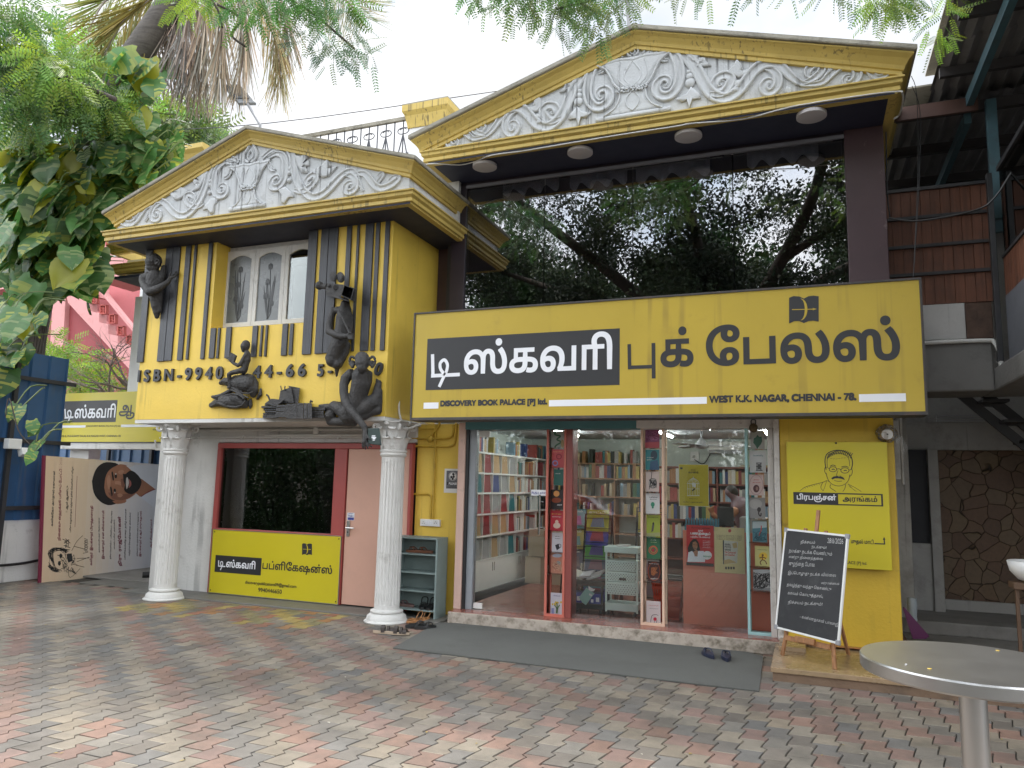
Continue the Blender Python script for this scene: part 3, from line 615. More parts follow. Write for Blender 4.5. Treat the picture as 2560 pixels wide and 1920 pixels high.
part('marble_step',M['marble'],SHOP,lambda m:(m.box(-.34,2.2,7.03,8.2,.072,.115),m.box(-.30,-.06,7.75,8.2,.115,.16)),bevel=.006)
part('step_riser',mat('brown dusty stone riser',(.17,.11,.07),.8,.2,4,.4,40,.6,(.06,.05,.04),5),SHOP,lambda m:m.box(-.325,2.2,7.05,8.2,0,.072))
# ================================================================== LETTERING
# Tamil glyphs come out of Blender's own fallback font; vowel signs are put in visual order, outlines filled by winding number
_VPRE={'\u0bc6','\u0bc7','\u0bc8'}
def ta(s):
    o=[]
    for ch in s:
        if ch in _VPRE: o.insert(len(o)-1,ch)
        elif ch=='\u0bca': o.insert(len(o)-1,'\u0bc6');o.append('\u0bbe')
        elif ch=='\u0bcb': o.insert(len(o)-1,'\u0bc7');o.append('\u0bbe')
        else: o.append(ch)
    s=''.join(o)
    return s.replace('ர\u0bbf','\u0bbe\u0bbf')
def contours(s,res=5):
    c=bpy.data.curves.new('t','FONT');c.body=s;c.resolution_u=res;o=bpy.data.objects.new('t',c);COL.objects.link(o)
    dg=bpy.context.evaluated_depsgraph_get();oe=o.evaluated_get(dg);cv=oe.to_curve(dg,apply_modifiers=False);out=[]
    for sp in cv.splines:
        n=len(sp.bezier_points);pts=[]
        for i in range(n if sp.use_cyclic_u else n-1):
            a=sp.bezier_points[i];b=sp.bezier_points[(i+1)%n]
            st=(a.handle_right-a.co).length<1e-5*1+1e-9 and (b.handle_left-b.co).length<1e-5
            d=(b.co-a.co);col_=abs(d.x*(a.handle_right-a.co).y-d.y*(a.handle_right-a.co).x)+abs(d.x*(b.handle_left-a.co).y-d.y*(b.handle_left-a.co).x)
            k=1 if st or col_<1e-6 else res
            for j in range(k):
                t=j/k;q=a.co*(1-t)**3+a.handle_right*3*t*(1-t)**2+b.handle_left*3*t*t*(1-t)+b.co*t**3;pts.append((q.x,q.y))
        if len(pts)>2: out.append(pts)
    oe.to_curve_clear();bpy.data.objects.remove(o);bpy.data.curves.remove(c);return out
def embolden(cs,off):
    if not off: return cs
    out=[];ar_=sum(p[i][0]*p[(i+1)%len(p)][1]-p[(i+1)%len(p)][0]*p[i][1] for p in cs for i in range(len(p)))
    if ar_>0: off=-off
    for p in cs:
        n=len(p);q=[];A=np.array(p)
        d=np.roll(A,-1,0)-A;l=np.hypot(*d.T);l[l<1e-9]=1e-9;nn=np.c_[d[:,1],-d[:,0]]/l[:,None]
        m=nn+np.roll(nn,1,0);ml=np.hypot(*m.T);ml[ml<.3]=.3;m=m/ml[:,None]
        out.append([tuple(x) for x in A-m*off])
    return out
def fill(cs):
    V=[];Ed=[]
    for p in cs:
        b=len(V);n=len(p);V+=[Vector(q) for q in p];Ed+=[(b+i,b+(i+1)%n) for i in range(n)]
    if not V: return [],[]
    r=geometry.delaunay_2d_cdt(V,Ed,[],0,1e-6);P=np.array([tuple(v) for v in r[0]]);T=[f for f in r[2]]
    if not T: return [],[]
    cen=np.array([P[list(f)].mean(0) for f in T]);E=np.array([[*p[i],*p[(i+1)%len(p)]] for p in cs for i in range(len(p))])
    wn=np.zeros(len(T))
    for k in range(0,len(T),400):
        c=cen[k:k+400];x=c[:,0:1];y=c[:,1:2]
        x0,y0,x1,y1=(E[:,i][None] for i in range(4))
        isl=(x1-x0)*(y-y0)-(x-x0)*(y1-y0)
        wn[k:k+400]=((y0<=y)&(y1>y)&(isl>0)).sum(1)-((y0>y)&(y1<=y)&(isl<0)).sum(1)
    return P,[f for f,w in zip(T,wn) if abs(w)>.5]
_GC={}
def glyphs(s,bold):
    k=(s,bold)
    if k not in _GC:
        cs=embolden(contours(s),bold);P,T=fill(cs);_GC[k]=(P,T)
    return _GC[k]
def text(mb,s,p00,p10,p01,bold=0.0,thick=0,bb=None):
    """fit the drawn bounds of s into the parallelogram p00 (left bottom), p10 (right bottom), p01 (left top)"""
    P,T=glyphs(s,bold)
    if len(P)==0: return
    lo=P.min(0);hi=P.max(0);p00,p10,p01=Vector(p00),Vector(p10),Vector(p01);U=p10-p00;Vv=p01-p00
    v=[p00+U*((x-lo[0])/(hi[0]-lo[0]))+Vv*((y-lo[1])/(hi[1]-lo[1])) for x,y in P]
    if not thick: mb.add(v,T);return
    n=U.cross(Vv).normalized()*thick
    k=len(v);ec={}
    for f in T:
        for i in range(len(f)):
            e=(f[i],f[(i+1)%len(f)]);ec[e]=ec.get(e,0)+1
    side=[(a,b,b+k,a+k) for (a,b) in ec if (b,a) not in ec]
    mb.add(v+[p+n for p in v],[tuple(reversed(f)) for f in T]+[tuple(i+k for i in f) for f in T]+side)
class Board:      # a flat board in a plane Y = const, drawn on in photo crop pixels
    def __init__(s,cv,Y): s.cv=cv;s.Y=Y
    def p(s,x,y,d=0): q=at(*s.cv(x,y),s.Y);return Vector((q.x,s.Y-d,q.z))
    def rect(s,m,x0,y0,x1,y1,d0,d1):     # axis aligned
        a=s.p(x0,y0);b=s.p(x1,y1);m.box(min(a.x,b.x),max(a.x,b.x),s.Y-d1,s.Y-d0,min(a.z,b.z),max(a.z,b.z))
    def txt(s,m,t,xl,yl,xr,yr,xt,yt,d,bold=0,thick=0):     # left bottom, right bottom, a point on the top edge
        a=s.p(xl,yl,d);b=s.p(xr,yr,d);c=s.p(xt,yt,d);zb=(a.z+b.z)/2
        text(m,t,(a.x,a.y,zb),(b.x,a.y,zb),(a.x,a.y,c.z),bold,thick)
    def poly(s,m,pts,d,t=.002): m.prism([s.p(x,y,d) for x,y in pts],(0,-t,0))
    def stroke(s,m,pts,w,d,sub=4,caps=False):       # flat pen stroke, width in crop pixels
        q=smooth_line([s.p(x,y,d) for x,y in pts],sub);k=(s.p(1,0)-s.p(0,0)).length if False else None
        a=s.p(pts[0][0],pts[0][1]);b=s.p(pts[0][0],pts[0][1]+100);sc=abs(a.z-b.z)/100;r=w*sc/2;vs=[];n=len(q)
        for i in range(n):
            t=(q[min(i+1,n-1)]-q[max(i-1,0)])
            t=t.normalized() if t.length>1e-9 else Vector((1,0,0));o=Vector((-t.z,0,t.x))*r;vs+=[q[i]+o,q[i]-o]
        m.add(vs,[(2*i,2*i+1,2*i+3,2*i+2) for i in range(n-1)])
def arc(cx,cy,rx,ry,a0,a1,n=14): return [(cx+rx*math.cos(math.radians(a0+(a1-a0)*i/n)),cy+ry*math.sin(math.radians(a0+(a1-a0)*i/n))) for i in range(n+1)]
# ---- the raised number line on the yellow box
B3=Board(k3,YB)
for t,a in (('I S B N - 9 9 4 0',(48,1151,633,1130,48,1066)),('4 4 - 6 6',(842,1124,1207,1113,842,1036)),('5 -',(1287,1114,1388,1108,1287,1027))):
    m=MB();B3.txt(m,t,*a,.001,.036,.03);m.obj('raised_lettering',M['letter'],OFF)
m=MB();a=B3.p(1672,1098,.001);b=B3.p(1722,1110,.001);c=B3.p(1700,1008,.001);text(m,'0',a,b,c,.036,.03);m.obj('raised_lettering',M['letter'],OFF)
# ---- big signboard
SGY=7.5;ks=K(1020,680,1.7015);BS=Board(ks,SGY)
s0=BS.p(35,183);s1=BS.p(2180,30);s2=BS.p(15,616);s3=BS.p(2194,598)
sx0=(s0.x+s2.x)/2;sx1=(s1.x+s3.x)/2;sz1=(s0.z+s1.z)/2;sz0=(s2.z+s3.z)/2
SIGN=thing('shop_signboard','long yellow bookshop signboard with black Tamil lettering above the glass shopfront','signboard',((sx0+sx1)/2,SGY,sz0))
part('sign_face',M['signy'],SIGN,lambda m:m.box(sx0,sx1,SGY,SGY+.03,sz0,sz1))
def sframe(m):
    t=.02
    m.box(sx0-t,sx1+t,SGY-.012,SGY+.28,sz1,sz1+t);m.box(sx0-t,sx1+t,SGY-.012,SGY+.28,sz0-t*1.6,sz0)
    m.box(sx0-t,sx0,SGY-.012,SGY+.28,sz0,sz1);m.box(sx1,sx1+t,SGY-.012,SGY+.28,sz0,sz1);m.box(sx0,sx1,SGY+.2,SGY+.22,sz0,sz1)
part('sign_frame',mat('rusty dark sign frame',(.045,.04,.038),.55,.2,6,.1,60,.4,(.15,.08,.05),9),SIGN,sframe,bevel=.002)
def blk(m):
    a=BS.p(80,287);b=BS.p(901,237);c=BS.p(78,503);d=BS.p(901,480);x0=(a.x+c.x)/2;x1=b.x;z1=(a.z+b.z)/2;z0=(c.z+d.z)/2
    m.box(x0,x1,SGY-.002,SGY,z0,z1)
part('black_panel',M['signblack'],SIGN,blk)
def wt(m):
    BS.stroke(m,[(105,350),(107,448)],15,.004,1);BS.stroke(m,[(99,442),(221,436)],15,.0042,1)
    BS.stroke(m,[(133,489),(150,452),(165,420),(168,392),(155,374),(138,388),(140,414),(158,438)],14,.0044)
    BS.txt(m,ta('ஸ்கவரி'),237,440,869,415,840,252,.004,.024)
part('white_lettering',M['signwhite'],SIGN,wt,recalc=False)
def bt(m):
    BS.stroke(m,[(941,307),(943,414)],15,.003,1);BS.stroke(m,[(936,406),(1052,402)],15,.0032,1);BS.stroke(m,[(1044,302),(1045,453)],16,.0034,1)
    BS.txt(m,'க்',1074,408,1215,402,1140,233,.003,.03);BS.txt(m,ta('பே'),1268,402,1566,394,1380,222,.003,.028);BS.txt(m,'லஸ்',1585,388,2096,380,1945,190,.003,.028)
part('black_lettering',M['signblack'],SIGN,bt,recalc=False)
for x0,y0,x1,y1 in ((67,556,130,582),(600,545,1271,560),(1918,520,2117,553)):
    def strip(m,x0=x0,y0=y0,x1=x1,y1=y1):
        a=BS.p(x0,y0);b=BS.p(x1,y0-(x1-x0)*.022);c=BS.p(x0,y1+ (12 if x1==1271 else 0));m.box(a.x,b.x,SGY-.002,SGY,c.z,a.z)
    part('white_strip',M['signwhite'],SIGN,strip)
def lt(m):
    BS.txt(m,'DISCOVERY BOOK PALACE [P] ltd.',137,578,593,571,200,545,.003,.085)
part('address_lettering',M['signblack'],SIGN,lt,recalc=False)
def lt(m):
    BS.txt(m,'WEST K.K. NAGAR, CHENNAI - 78.',1280,559,1909,554,1400,523,.003,.085)
part('address_lettering',M['signblack'],SIGN,lt,recalc=False)
def logo(B,parent,f,yel):       # dark open book with a bow and arrow; f maps unit square to crop pixels
    pts=[(0,.06),(.15,0),(.35,.02),(.5,.10),(.65,.02),(.82,0),(1,.03),(1,.96),(.82,.92),(.66,.93),(.5,1.0),(.34,.92),(.18,.92),(0,1.0)]
    part('book_emblem',M['signblack'],parent,lambda m:B.poly(m,[f(*p) for p in pts],.001))
    def bow(m):
        o=[f(.5+.24*math.cos(a)-.12,.5+.40*math.sin(a)) for a in [math.radians(-88+176*i/14) for i in range(15)]]
        i_=[f(.5+.13*math.cos(a)-.10,.5+.38*math.sin(a)) for a in [math.radians(84-168*i/14) for i in range(15)]]
        B.poly(m,o+i_,.004);B.stroke(m,[f(.10,.5),f(.85,.5)],abs(f(0,.03)[1]-f(0,0)[1]),.0065,1);B.poly(m,[f(.93,.5),f(.80,.46),f(.80,.54)],.0062)
    part('bow_emblem',yel,parent,bow)
logo(BS,SIGN,lambda u,v:(1621+126*u,103+116*v-3*u),M['signy'])
# ---- publications board under the office window
B5=Board(k5,8.39)
PUB=thing('publications_board','lime yellow board with black and white Tamil name fixed below the office window','signboard',(B5.p(580,1040).x,8.39,.03))
pz0=(B5.p(112,1218).z+B5.p(1002,1300).z)/2;pz1=(B5.p(150,787).z+B5.p(1035,832).z)/2;pxa=(B5.p(112,1218).x+B5.p(150,787).x)/2;pxb=(B5.p(1002,1300).x+B5.p(1035,832).x)/2
part('board_face',M['signlime'],PUB,lambda m:m.box(pxa,pxb,8.39,8.398,pz0,pz1),bevel=.002)
def edge(m):
    for x0,x1,z0,z1 in ((pxa-.008,pxb+.008,pz1,pz1+.008),(pxa-.008,pxb+.008,pz0-.008,pz0),(pxa-.008,pxa,pz0,pz1),(pxb,pxb+.008,pz0,pz1)): m.box(x0,x1,8.385,8.40,z0,z1)
part('board_edge',M['steel'],PUB,edge)
def pblk(m): a=B5.p(162,960);b=B5.p(482,983);c=B5.p(158,1076);d=B5.p(476,1104);m.box((a.x+c.x)/2,(b.x+d.x)/2,8.388,8.39,(c.z+d.z)/2,(a.z+b.z)/2)
part('black_panel',M['signblack'],PUB,pblk)
def pw(m):
    B5.stroke(m,[(186,998),(185,1040)],8,.004,1);B5.stroke(m,[(182,1037),(232,1041)],8,.0042,1);B5.stroke(m,[(198,1065),(206,1046),(213,1030),(214,1014),(207,1006),(199,1014),(202,1030),(210,1040)],7,.0044)
    B5.txt(m,ta('ஸ்கவரி'),236,1045,438,1062,410,1000,.004,.026)
part('white_lettering',M['signwhite'],PUB,pw,recalc=False)
def pbk(m):
    B5.txt(m,ta('பப்ளிகேஷன்ஸ்'),485,1085,968,1105,700,1010,.003,.026)
part('black_lettering',M['signblack'],PUB,pbk,recalc=False)
def pbk(m):
    B5.txt(m,'discoverypublications09@gmail.com',367,1168,722,1195,420,1140,.003,.02)
part('email_lettering',M['signblack'],PUB,pbk,recalc=False)
def pbk(m):
    B5.txt(m,'9940446650',458,1216,621,1230,500,1190,.003,.02)
part('number_lettering',M['signblack'],PUB,pbk,recalc=False)
logo(B5,PUB,lambda u,v:(762+68*u,879+82*v+3*u),M['signlime'])
part('corner_screw',M['black'],PUB,lambda m:[m.ball((x,8.388,z),.009,8,6) for x in(pxa+.03,pxb-.03) for z in(pz0+.03,pz1-.03)])
# ---- hall board on the right pier
BW=Board(K(1900,1020,2.37),8.1)
HALL=thing('hall_signboard','lime yellow panel with line drawing of moustached man on the right pier','signboard',(BW.p(450,600).x,8.1,.88))
hx0,hx1=(BW.p(152,203).x+BW.p(172,700).x)/2,(BW.p(748,200).x+BW.p(787,965).x)/2;hz0=BW.p(650,956).z;hz1=BW.p(450,202).z
part('panel_face',M['signlime'],HALL,lambda m:m.box(hx0,hx1,8.1,8.11,hz0,hz1),bevel=.002)
part('panel_back',M['black'],HALL,lambda m:m.box(hx0+.02,hx1-.02,8.11,8.2,hz0+.02,hz1-.02))
def hblk(m):
    a=BW.p(197,497);b=BW.p(727,510);c=BW.p(198,568);d=BW.p(727,584);x0,x1=a.x,b.x;xm=BW.p(463,540).x;z1=(a.z+b.z)/2;z0=(c.z+d.z)/2;t=.012
    m.box(x0,xm,8.098,8.1,z0,z1);m.box(xm,x1,8.098,8.1,z1-t,z1);m.box(xm,x1,8.098,8.1,z0,z0+t);m.box(x1-t*1.3,x1,8.098,8.1,z0+t,z1-t)
part('name_box',M['signblack'],HALL,hblk)
part('white_lettering',M['signwhite'],HALL,lambda m:BW.txt(m,'பிரபஞ்சன்',219,556,452,560,340,508,.004,.028),recalc=False)
def hb(m):
    BW.txt(m,'அரங்கம்',490,562,696,564,600,521,.003,.028)
    BW.txt(m,ta('முதல் மாடி'),540,812,674,816,600,776,.003,.024);BW.txt(m,'PALACE [P] ltd.',487,930,635,932,560,908,.003,.008)
    BW.stroke(m,[(678,803),(741,806)],7,.003,1);BW.stroke(m,[(738,809),(735,775)],7,.0032,1);BW.poly(m,[(735,763),(727,780),(743,780)],.0034)
part('black_lettering',M['signblack'],HALL,hb,recalc=False)
def hface(m):
    s=lambda p,w=3: BW.stroke(m,p,w,.003)
    s([(392,365),(385,320),(392,280),(420,258),(465,250),(510,262),(540,290),(548,330),(540,365)],5);s([(400,350),(398,310),(415,280),(455,268),(500,275),(525,300),(532,345)],2.5)
    for i in range(14): 
        x=398+i*10.5;s([(x,300-26*math.sin(i/13*3.1)),(x+8,278-24*math.sin(i/13*3.1)),(x+16,270-20*math.sin(i/13*3.1))],4)
    s([(392,350),(384,355),(383,375),(392,392)]);s([(540,362),(548,370),(543,395),(532,405)])
    s([(392,385),(398,410),(410,435),(435,455),(470,462),(505,450),(525,425),(532,395)],3)
    s(arc(432,363,22,15,0,360,20),3.5);s(arc(503,370,24,16,0,360,20),3.5);s([(454,362),(468,360),(479,366)],3.5);s([(410,358),(395,352)],3);s([(527,368),(540,365)],3)
    s([(415,345),(432,338),(450,345)],4);s([(482,350),(505,345),(525,352)],4)
    s([(425,366),(434,362),(443,366)],5);s([(496,373),(505,369),(514,373)],5)
    s([(462,370),(455,390),(452,400),(465,405),(480,402)],2.5)
    BW.poly(m,[(422,416),(435,406),(455,403),(466,408),(480,405),(495,412),(503,428),(485,420),(466,417),(445,417),(428,424)],.0035)
    s([(440,430),(462,434),(485,433)],3);s([(420,452),(415,470),(440,488),(450,495)],3);s([(508,452),(502,478),(490,495)],3)
    s([(415,440),(395,430),(372,440),(300,458),(265,470),(235,492)],2.5);s([(372,440),(360,470),(375,492)],2.5);s([(520,450),(560,470),(600,495)],2.5);s([(395,430),(385,465),(375,490)],2)
    for i in range(7): s([(525+i*5,455+i*5),(535+i*6,470+i*4)],1.5);s([(262+i*14,470-i*4),(270+i*14,478-i*4)],1.5)
    for i in range(6): s([(415+i*16,300+3*math.sin(i)),(428+i*16,298+3*math.sin(i))],1.5)
part('portrait_drawing',M['signblack'],HALL,hface,recalc=False)
part('corner_screw',M['black'],HALL,lambda m:m.ball((BW.p(450,208).x,8.099,BW.p(450,208).z),.01,8,6))
# ---- small hoarding by the gate
BG=Board(K(0,860,2.37),9.35)
gx0_,gx1_=BG.p(358,450).x,-8.3;gz0_,gz1_=BG.p(600,580).z,BG.p(500,290).z
GSN=thing('gate_signboard','lime yellow Tamil hoarding over the side gate behind the left column','signboard',(gx0_+1,9.35,gz0_))
part('board_face',M['signlime'],GSN,lambda m:m.box(gx0_,gx1_,9.35,9.42,gz0_,gz1_),bevel=.003)
part('board_edge',M['black'],GSN,lambda m:(m.box(gx0_-.015,gx0_,9.345,9.43,gz0_-.015,gz1_+.015),m.box(gx0_,gx1_,9.345,9.43,gz0_-.015,gz0_)))
def gb(m): a=BG.p(378,340);b=BG.p(697,333);c=BG.p(366,466);m.box((a.x+c.x)/2,b.x,9.348,9.35,c.z,a.z)
part('black_panel',M['signblack'],GSN,gb)
def gw(m):
    BG.stroke(m,[(386,385),(390,440)],11,.004,1);BG.stroke(m,[(384,437),(436,434)],11,.0042,1);BG.stroke(m,[(402,466),(412,444),(420,425),(422,405),(413,394),(403,403),(405,423),(416,438)],9,.0044)
    BG.txt(m,ta('ஸ்கவரி'),441,443,683,436,660,352,.004,.02)
part('white_lettering',M['signwhite'],GSN,gw,recalc=False)
part('white_strip',M['signwhite'],GSN,lambda m:(BG.rect(m,362,483,506,495,0,.002),BG.rect(m,718,478,1000,490,0,.002)))
def gk(m):
    BG.txt(m,'ஆ',702,444,795,450,750,360,.003,.02)
    BG.txt(m,'DISCOVERY BOOK PALACE [P] ltd.',512,495,714,491,600,481,.003,.012);BG.txt(m,'1055 B, MUNUSAMY SALAI, K.K.NAGAR WEST, CHENNAI -78.',358,555,717,551,500,539,.003,.012)
    BG.txt(m,'discoverybookpalace',905,515,1060,515,950,500,.003,.01)
part('black_lettering',M['signblack'],GSN,gk,recalc=False)
# ---- big printed banner leaning on its side
kb=K(0,860,2.37)
bl0=onz(*kb(245,1415),0.0);dep0=(bl0-CP).dot(CF)
dep1=dep0/.846
def bpt(px,py,dep): return ond(*kb(px,py),dep)
A=bl0;Bq=bpt(918,1350,dep1);Cq=bpt(272,662,dep0*1.01);Dq=bpt(975,716,dep1)
_n=(Bq-A).cross(Cq-A);_d=ray(*kb(975,716));Dq=CP+_d*((A-CP).dot(_n)/_d.dot(_n))
Uv=(Bq-A);Vv_=(Cq-A);ulen=1.10
BAN=thing('printed_event_banner','large framed event banner lying on its side with sideways bearded man portrait','banner',tuple(A))
un=Uv.normalized();vn=Vv_.normalized();nb=un.cross(vn).normalized()
nb=nb if nb.dot(CP-A)>0 else -nb
def bq(u,v,d=0): return A+Uv*u*1.0+Vv_*v*(1+0*u)+nb*d
def bmix(u,v,d=0):   # bilinear inside the four measured corners, extended to the right of the column
    a=A+(Bq-A)*u;b=Cq+(Dq-Cq)*u;return a+(b-a)*v+nb*d
def banner_base(m,u0,u1,d0,d1):
    m.add([bmix(u0,0,d1),bmix(u1,0,d1),bmix(u1,1,d1),bmix(u0,1,d1),bmix(u0,0,d0),bmix(u1,0,d0),bmix(u1,1,d0),bmix(u0,1,d0)],[(0,1,2,3),(7,6,5,4),(0,4,5,1),(1,5,6,2),(2,6,7,3),(3,7,4,0)])
def beige_mat():
    m=bpy.data.materials.new('printed beige to pale grey vinyl');m.use_nodes=True;t=m.node_tree;b=t.nodes['Principled BSDF'];b.inputs['Roughness'].default_value=.45
    a=t.nodes.new('ShaderNodeAttribute');a.attribute_name='col';t.links.new(a.outputs['Color'],b.inputs['Base Color']);return m
def bface(m):
    nU=24
    ramp=[(0,(.64,.47,.31)),(.3,(.67,.53,.38)),(.5,(.70,.62,.54)),(.7,(.68,.66,.67)),(1,(.64,.66,.73)),(1.4,(.60,.62,.72))]
    def rc(u):
        for (a,ca),(b,cb) in zip(ramp,ramp[1:]):
            if u<=b: k=(u-a)/(b-a);return tuple(x+(y-x)*k for x,y in zip(ca,cb))
        return ramp[-1][1]
    for i in range(nU):
        u0=-.0+1.3*i/nU;u1=1.3*(i+1)/nU;m.col=rc((u0+u1)/2)
        m.quad(bmix(u0,0,.0),bmix(u1,0,.0),bmix(u1,1,.0),bmix(u0,1,.0))
part('banner_face',beige_mat(),BAN,bface,colors=True,recalc=False)
part('banner_frame',mat('maroon banner edge',(.19,.022,.05),.5,.05),BAN,lambda m:(banner_base(m,-.018,0,-.03,.002),banner_base(m,0,1.3,-.035,-.002)))
# drawing on the banner in its own photo pixels
QX=Vector((0,0));
def bpix(x,y,d=.003):     # photo crop pixel -> point on banner plane
    dd=ray(*kb(x,y));t=(A+nb*d-CP).dot(nb)/dd.dot(nb);return CP+dd*t
def bstroke(m,pts,w,d=.003,sub=3):
    q=smooth_line([bpix(x,y,d) for x,y in pts],sub);vs=[];n=len(q);sc=(bpix(pts[0][0]+1,pts[0][1],d)-bpix(pts[0][0],pts[0][1],d)).length
    for i in range(n):
        t=(q[min(i+1,n-1)]-q[max(i-1,0)]);t=t.normalized() if t.length>1e-9 else un;o=nb.cross(t)*(w*sc*.5);vs+=[q[i]+o,q[i]-o]
    m.add(vs,[(2*i,2*i+1,2*i+3,2*i+2) for i in range(n-1)])
def bpoly(m,pts,d,sub=1):
    q=[bpix(x,y,d) for x,y in pts]
    if sub>1: q=smooth_line(q+[q[0]],sub)[:-1]
    m.add(q,[tuple(range(len(q)))])
def btext(m,s,x,y0,y1,w,bold=.03,x2=None):   # reads bottom to top: from (x,y0) up to (x2,y1); letter height w to the left
    x2=x if x2 is None else x2
    text(m,s,bpix(x,y0),bpix(x2,y1),bpix(x-w,y0),bold+.014)
maroon=mat('maroon print',(.20,.02,.05),.5,.03);ink=mat('black print',(.03,.03,.03),.5,.03)
for a_ in ((ta('நினைவு ஹைக்கூ பரிசுப் போட்டி')+' - 2026',362,1165,676,22,.012,374),(ta('திரு. ராஜ்மோகன்'),725,1316,1022,26,.02,722),(ta('கவிஞர், இயக்குநர் பிருந்தாசாரதி'),551,1312,960,20,.014,555),(ta('இயக்குநர் என்.லிங்குசாமி'),620,1275,988,18,.014,622),(ta('இயக்குநர் ஏ.ஆர்.முருகதாஸ்'),838,1260,990,15,.014,843),(ta('ஆர்.சிவக்குமார்'),902,1208,1038,14,.014,904)): part('maroon_lettering',maroon,BAN,lambda m,a_=a_:btext(m,*a_),recalc=False)
for a_ in ((ta('கவிக்கோ அப்துல் ரகுமான்'),318,1080,752,18,.016,332),(ta('5-ஆம் ஆண்டு'),405,998,840,18,.012,410),(ta('பரிசு வழங்குதல் மற்றும் நூல் வெளியீட்டு விழா!'),424,1115,725,14,.01,438),(ta('தலைமையேற்று நேர்காணல்'),592,1235,1030,9,.01),(ta('நூல் வெளியீடு - பரிசளிப்பு - சிறப்புரை'),660,1275,988,11,.01,668),(ta('மாண்புமிகு அமைச்சர்'),682,1215,1040,10,.01),(ta('பள்ளிக்கல்வித் துறை, தமிழ் வளர்ச்சி'),746,1278,978,12,.01,752),(ta('மற்றும் செய்தித்துறை அமைச்சர்'),772,1255,998,12,.01,778),(ta('நூலைப் பெற்றுக்கொண்டு வாழ்த்துரை'),818,1258,995,10,.01,824),(ta('விவேகா தலைமையில்'),920,1190,1050,9,.01)): part('black_lettering',ink,BAN,lambda m,a_=a_:btext(m,*a_),recalc=False)
part('printed_rule',maroon,BAN,lambda m:bstroke(m,[(444,1085),(457,782)],2),recalc=False)
hair=mat('black hair print',(.02,.017,.016),.5,.2,9);skin=mat('brown skin print',(.36,.17,.10),.5,.12,7);skind=mat('shaded skin print',(.23,.10,.065),.5,.1,7);shirt=mat('white shirt print',(.68,.71,.78),.5,.05);eyew=mat('eye print',(.6,.57,.55),.5,.02)
# portrait, head pointing left
part('portrait_shirt',shirt,BAN,lambda m:bpoly(m,[(760,735),(800,718),(968,720),(955,1010),(900,960),(830,905),(790,850)],.002),recalc=False)
part('portrait_hair',hair,BAN,lambda m:bpoly(m,[(545,812),(560,760),(585,722),(630,700),(700,712),(690,760),(640,800),(625,860),(640,900),(690,925),(690,945),(640,955),(590,930),(555,880)],.003,3),recalc=False)
def pskin(m):
    bpoly(m,[(618,850),(625,790),(650,745),(700,718),(745,722),(790,760),(830,800),(838,830),(810,880),(770,912),(720,930),(665,922),(630,895)],.004,3)
    bpoly(m,[(688,722),(712,712),(748,718),(745,728),(700,730)],.0045,2);bpoly(m,[(665,930),(690,926),(745,922),(742,940),(690,948)],.0045,2)
    bpoly(m,[(800,790),(840,800),(920,860),(880,880),(830,905),(800,880)],.0035)
part('portrait_face',skin,BAN,pskin,recalc=False)
def pshade(m):
    bpoly(m,[(640,880),(665,915),(720,926),(770,908),(800,880),(770,885),(720,890),(680,880)],.0055,2);bpoly(m,[(715,800),(720,845),(735,848),(738,800)],.0055,2)
part('portrait_shade',skind,BAN,pshade,recalc=False)
def pbeard(m):
    bpoly(m,[(728,768),(745,770),(770,750),(800,760),(835,800),(836,835),(815,872),(780,890),(748,880),(735,862),(740,835),(732,812)],.0065,2)
    bpoly(m,[(660,762),(668,755),(676,800),(668,808)],.0065,2);bpoly(m,[(652,850),(660,845),(668,890),(660,900)],.0065,2)
    bpoly(m,arc(686,782,8,14,0,360,10),.0062);bpoly(m,arc(680,870,8,14,0,360,10),.0062)
part('portrait_beard',hair,BAN,pbeard,recalc=False)
part('portrait_highlight',mat('lit skin print',(.47,.25,.16),.5,.1,9),BAN,lambda m:(bpoly(m,[(632,800),(645,775),(655,800),(652,850),(640,860)],.005,2),bpoly(m,[(680,815),(700,812),(722,820),(735,830),(722,840),(700,832),(682,830)],.005,2),bpoly(m,[(700,755),(722,745),(735,755),(722,772),(705,770)],.005,2),bpoly(m,[(695,890),(712,885),(728,895),(715,908),(698,905)],.0058,2)),recalc=False)
part('portrait_teeth',eyew,BAN,lambda m:(bpoly(m,[(748,795),(756,790),(764,820),(758,845),(750,860),(746,830)],.0075,2),bpoly(m,arc(686,770,4,5,0,360,8),.0075),bpoly(m,arc(680,880,4,5,0,360,8),.0075)),recalc=False)
part('portrait_lips',mat('lip print',(.38,.13,.11),.5,.03),BAN,lambda m:bpoly(m,[(764,800),(776,815),(778,835),(768,850),(762,852),(766,825)],.0075,2),recalc=False)
part('portrait_collar',maroon,BAN,lambda m:bstroke(m,[(835,905),(880,875),(922,860)],4,.005),recalc=False)
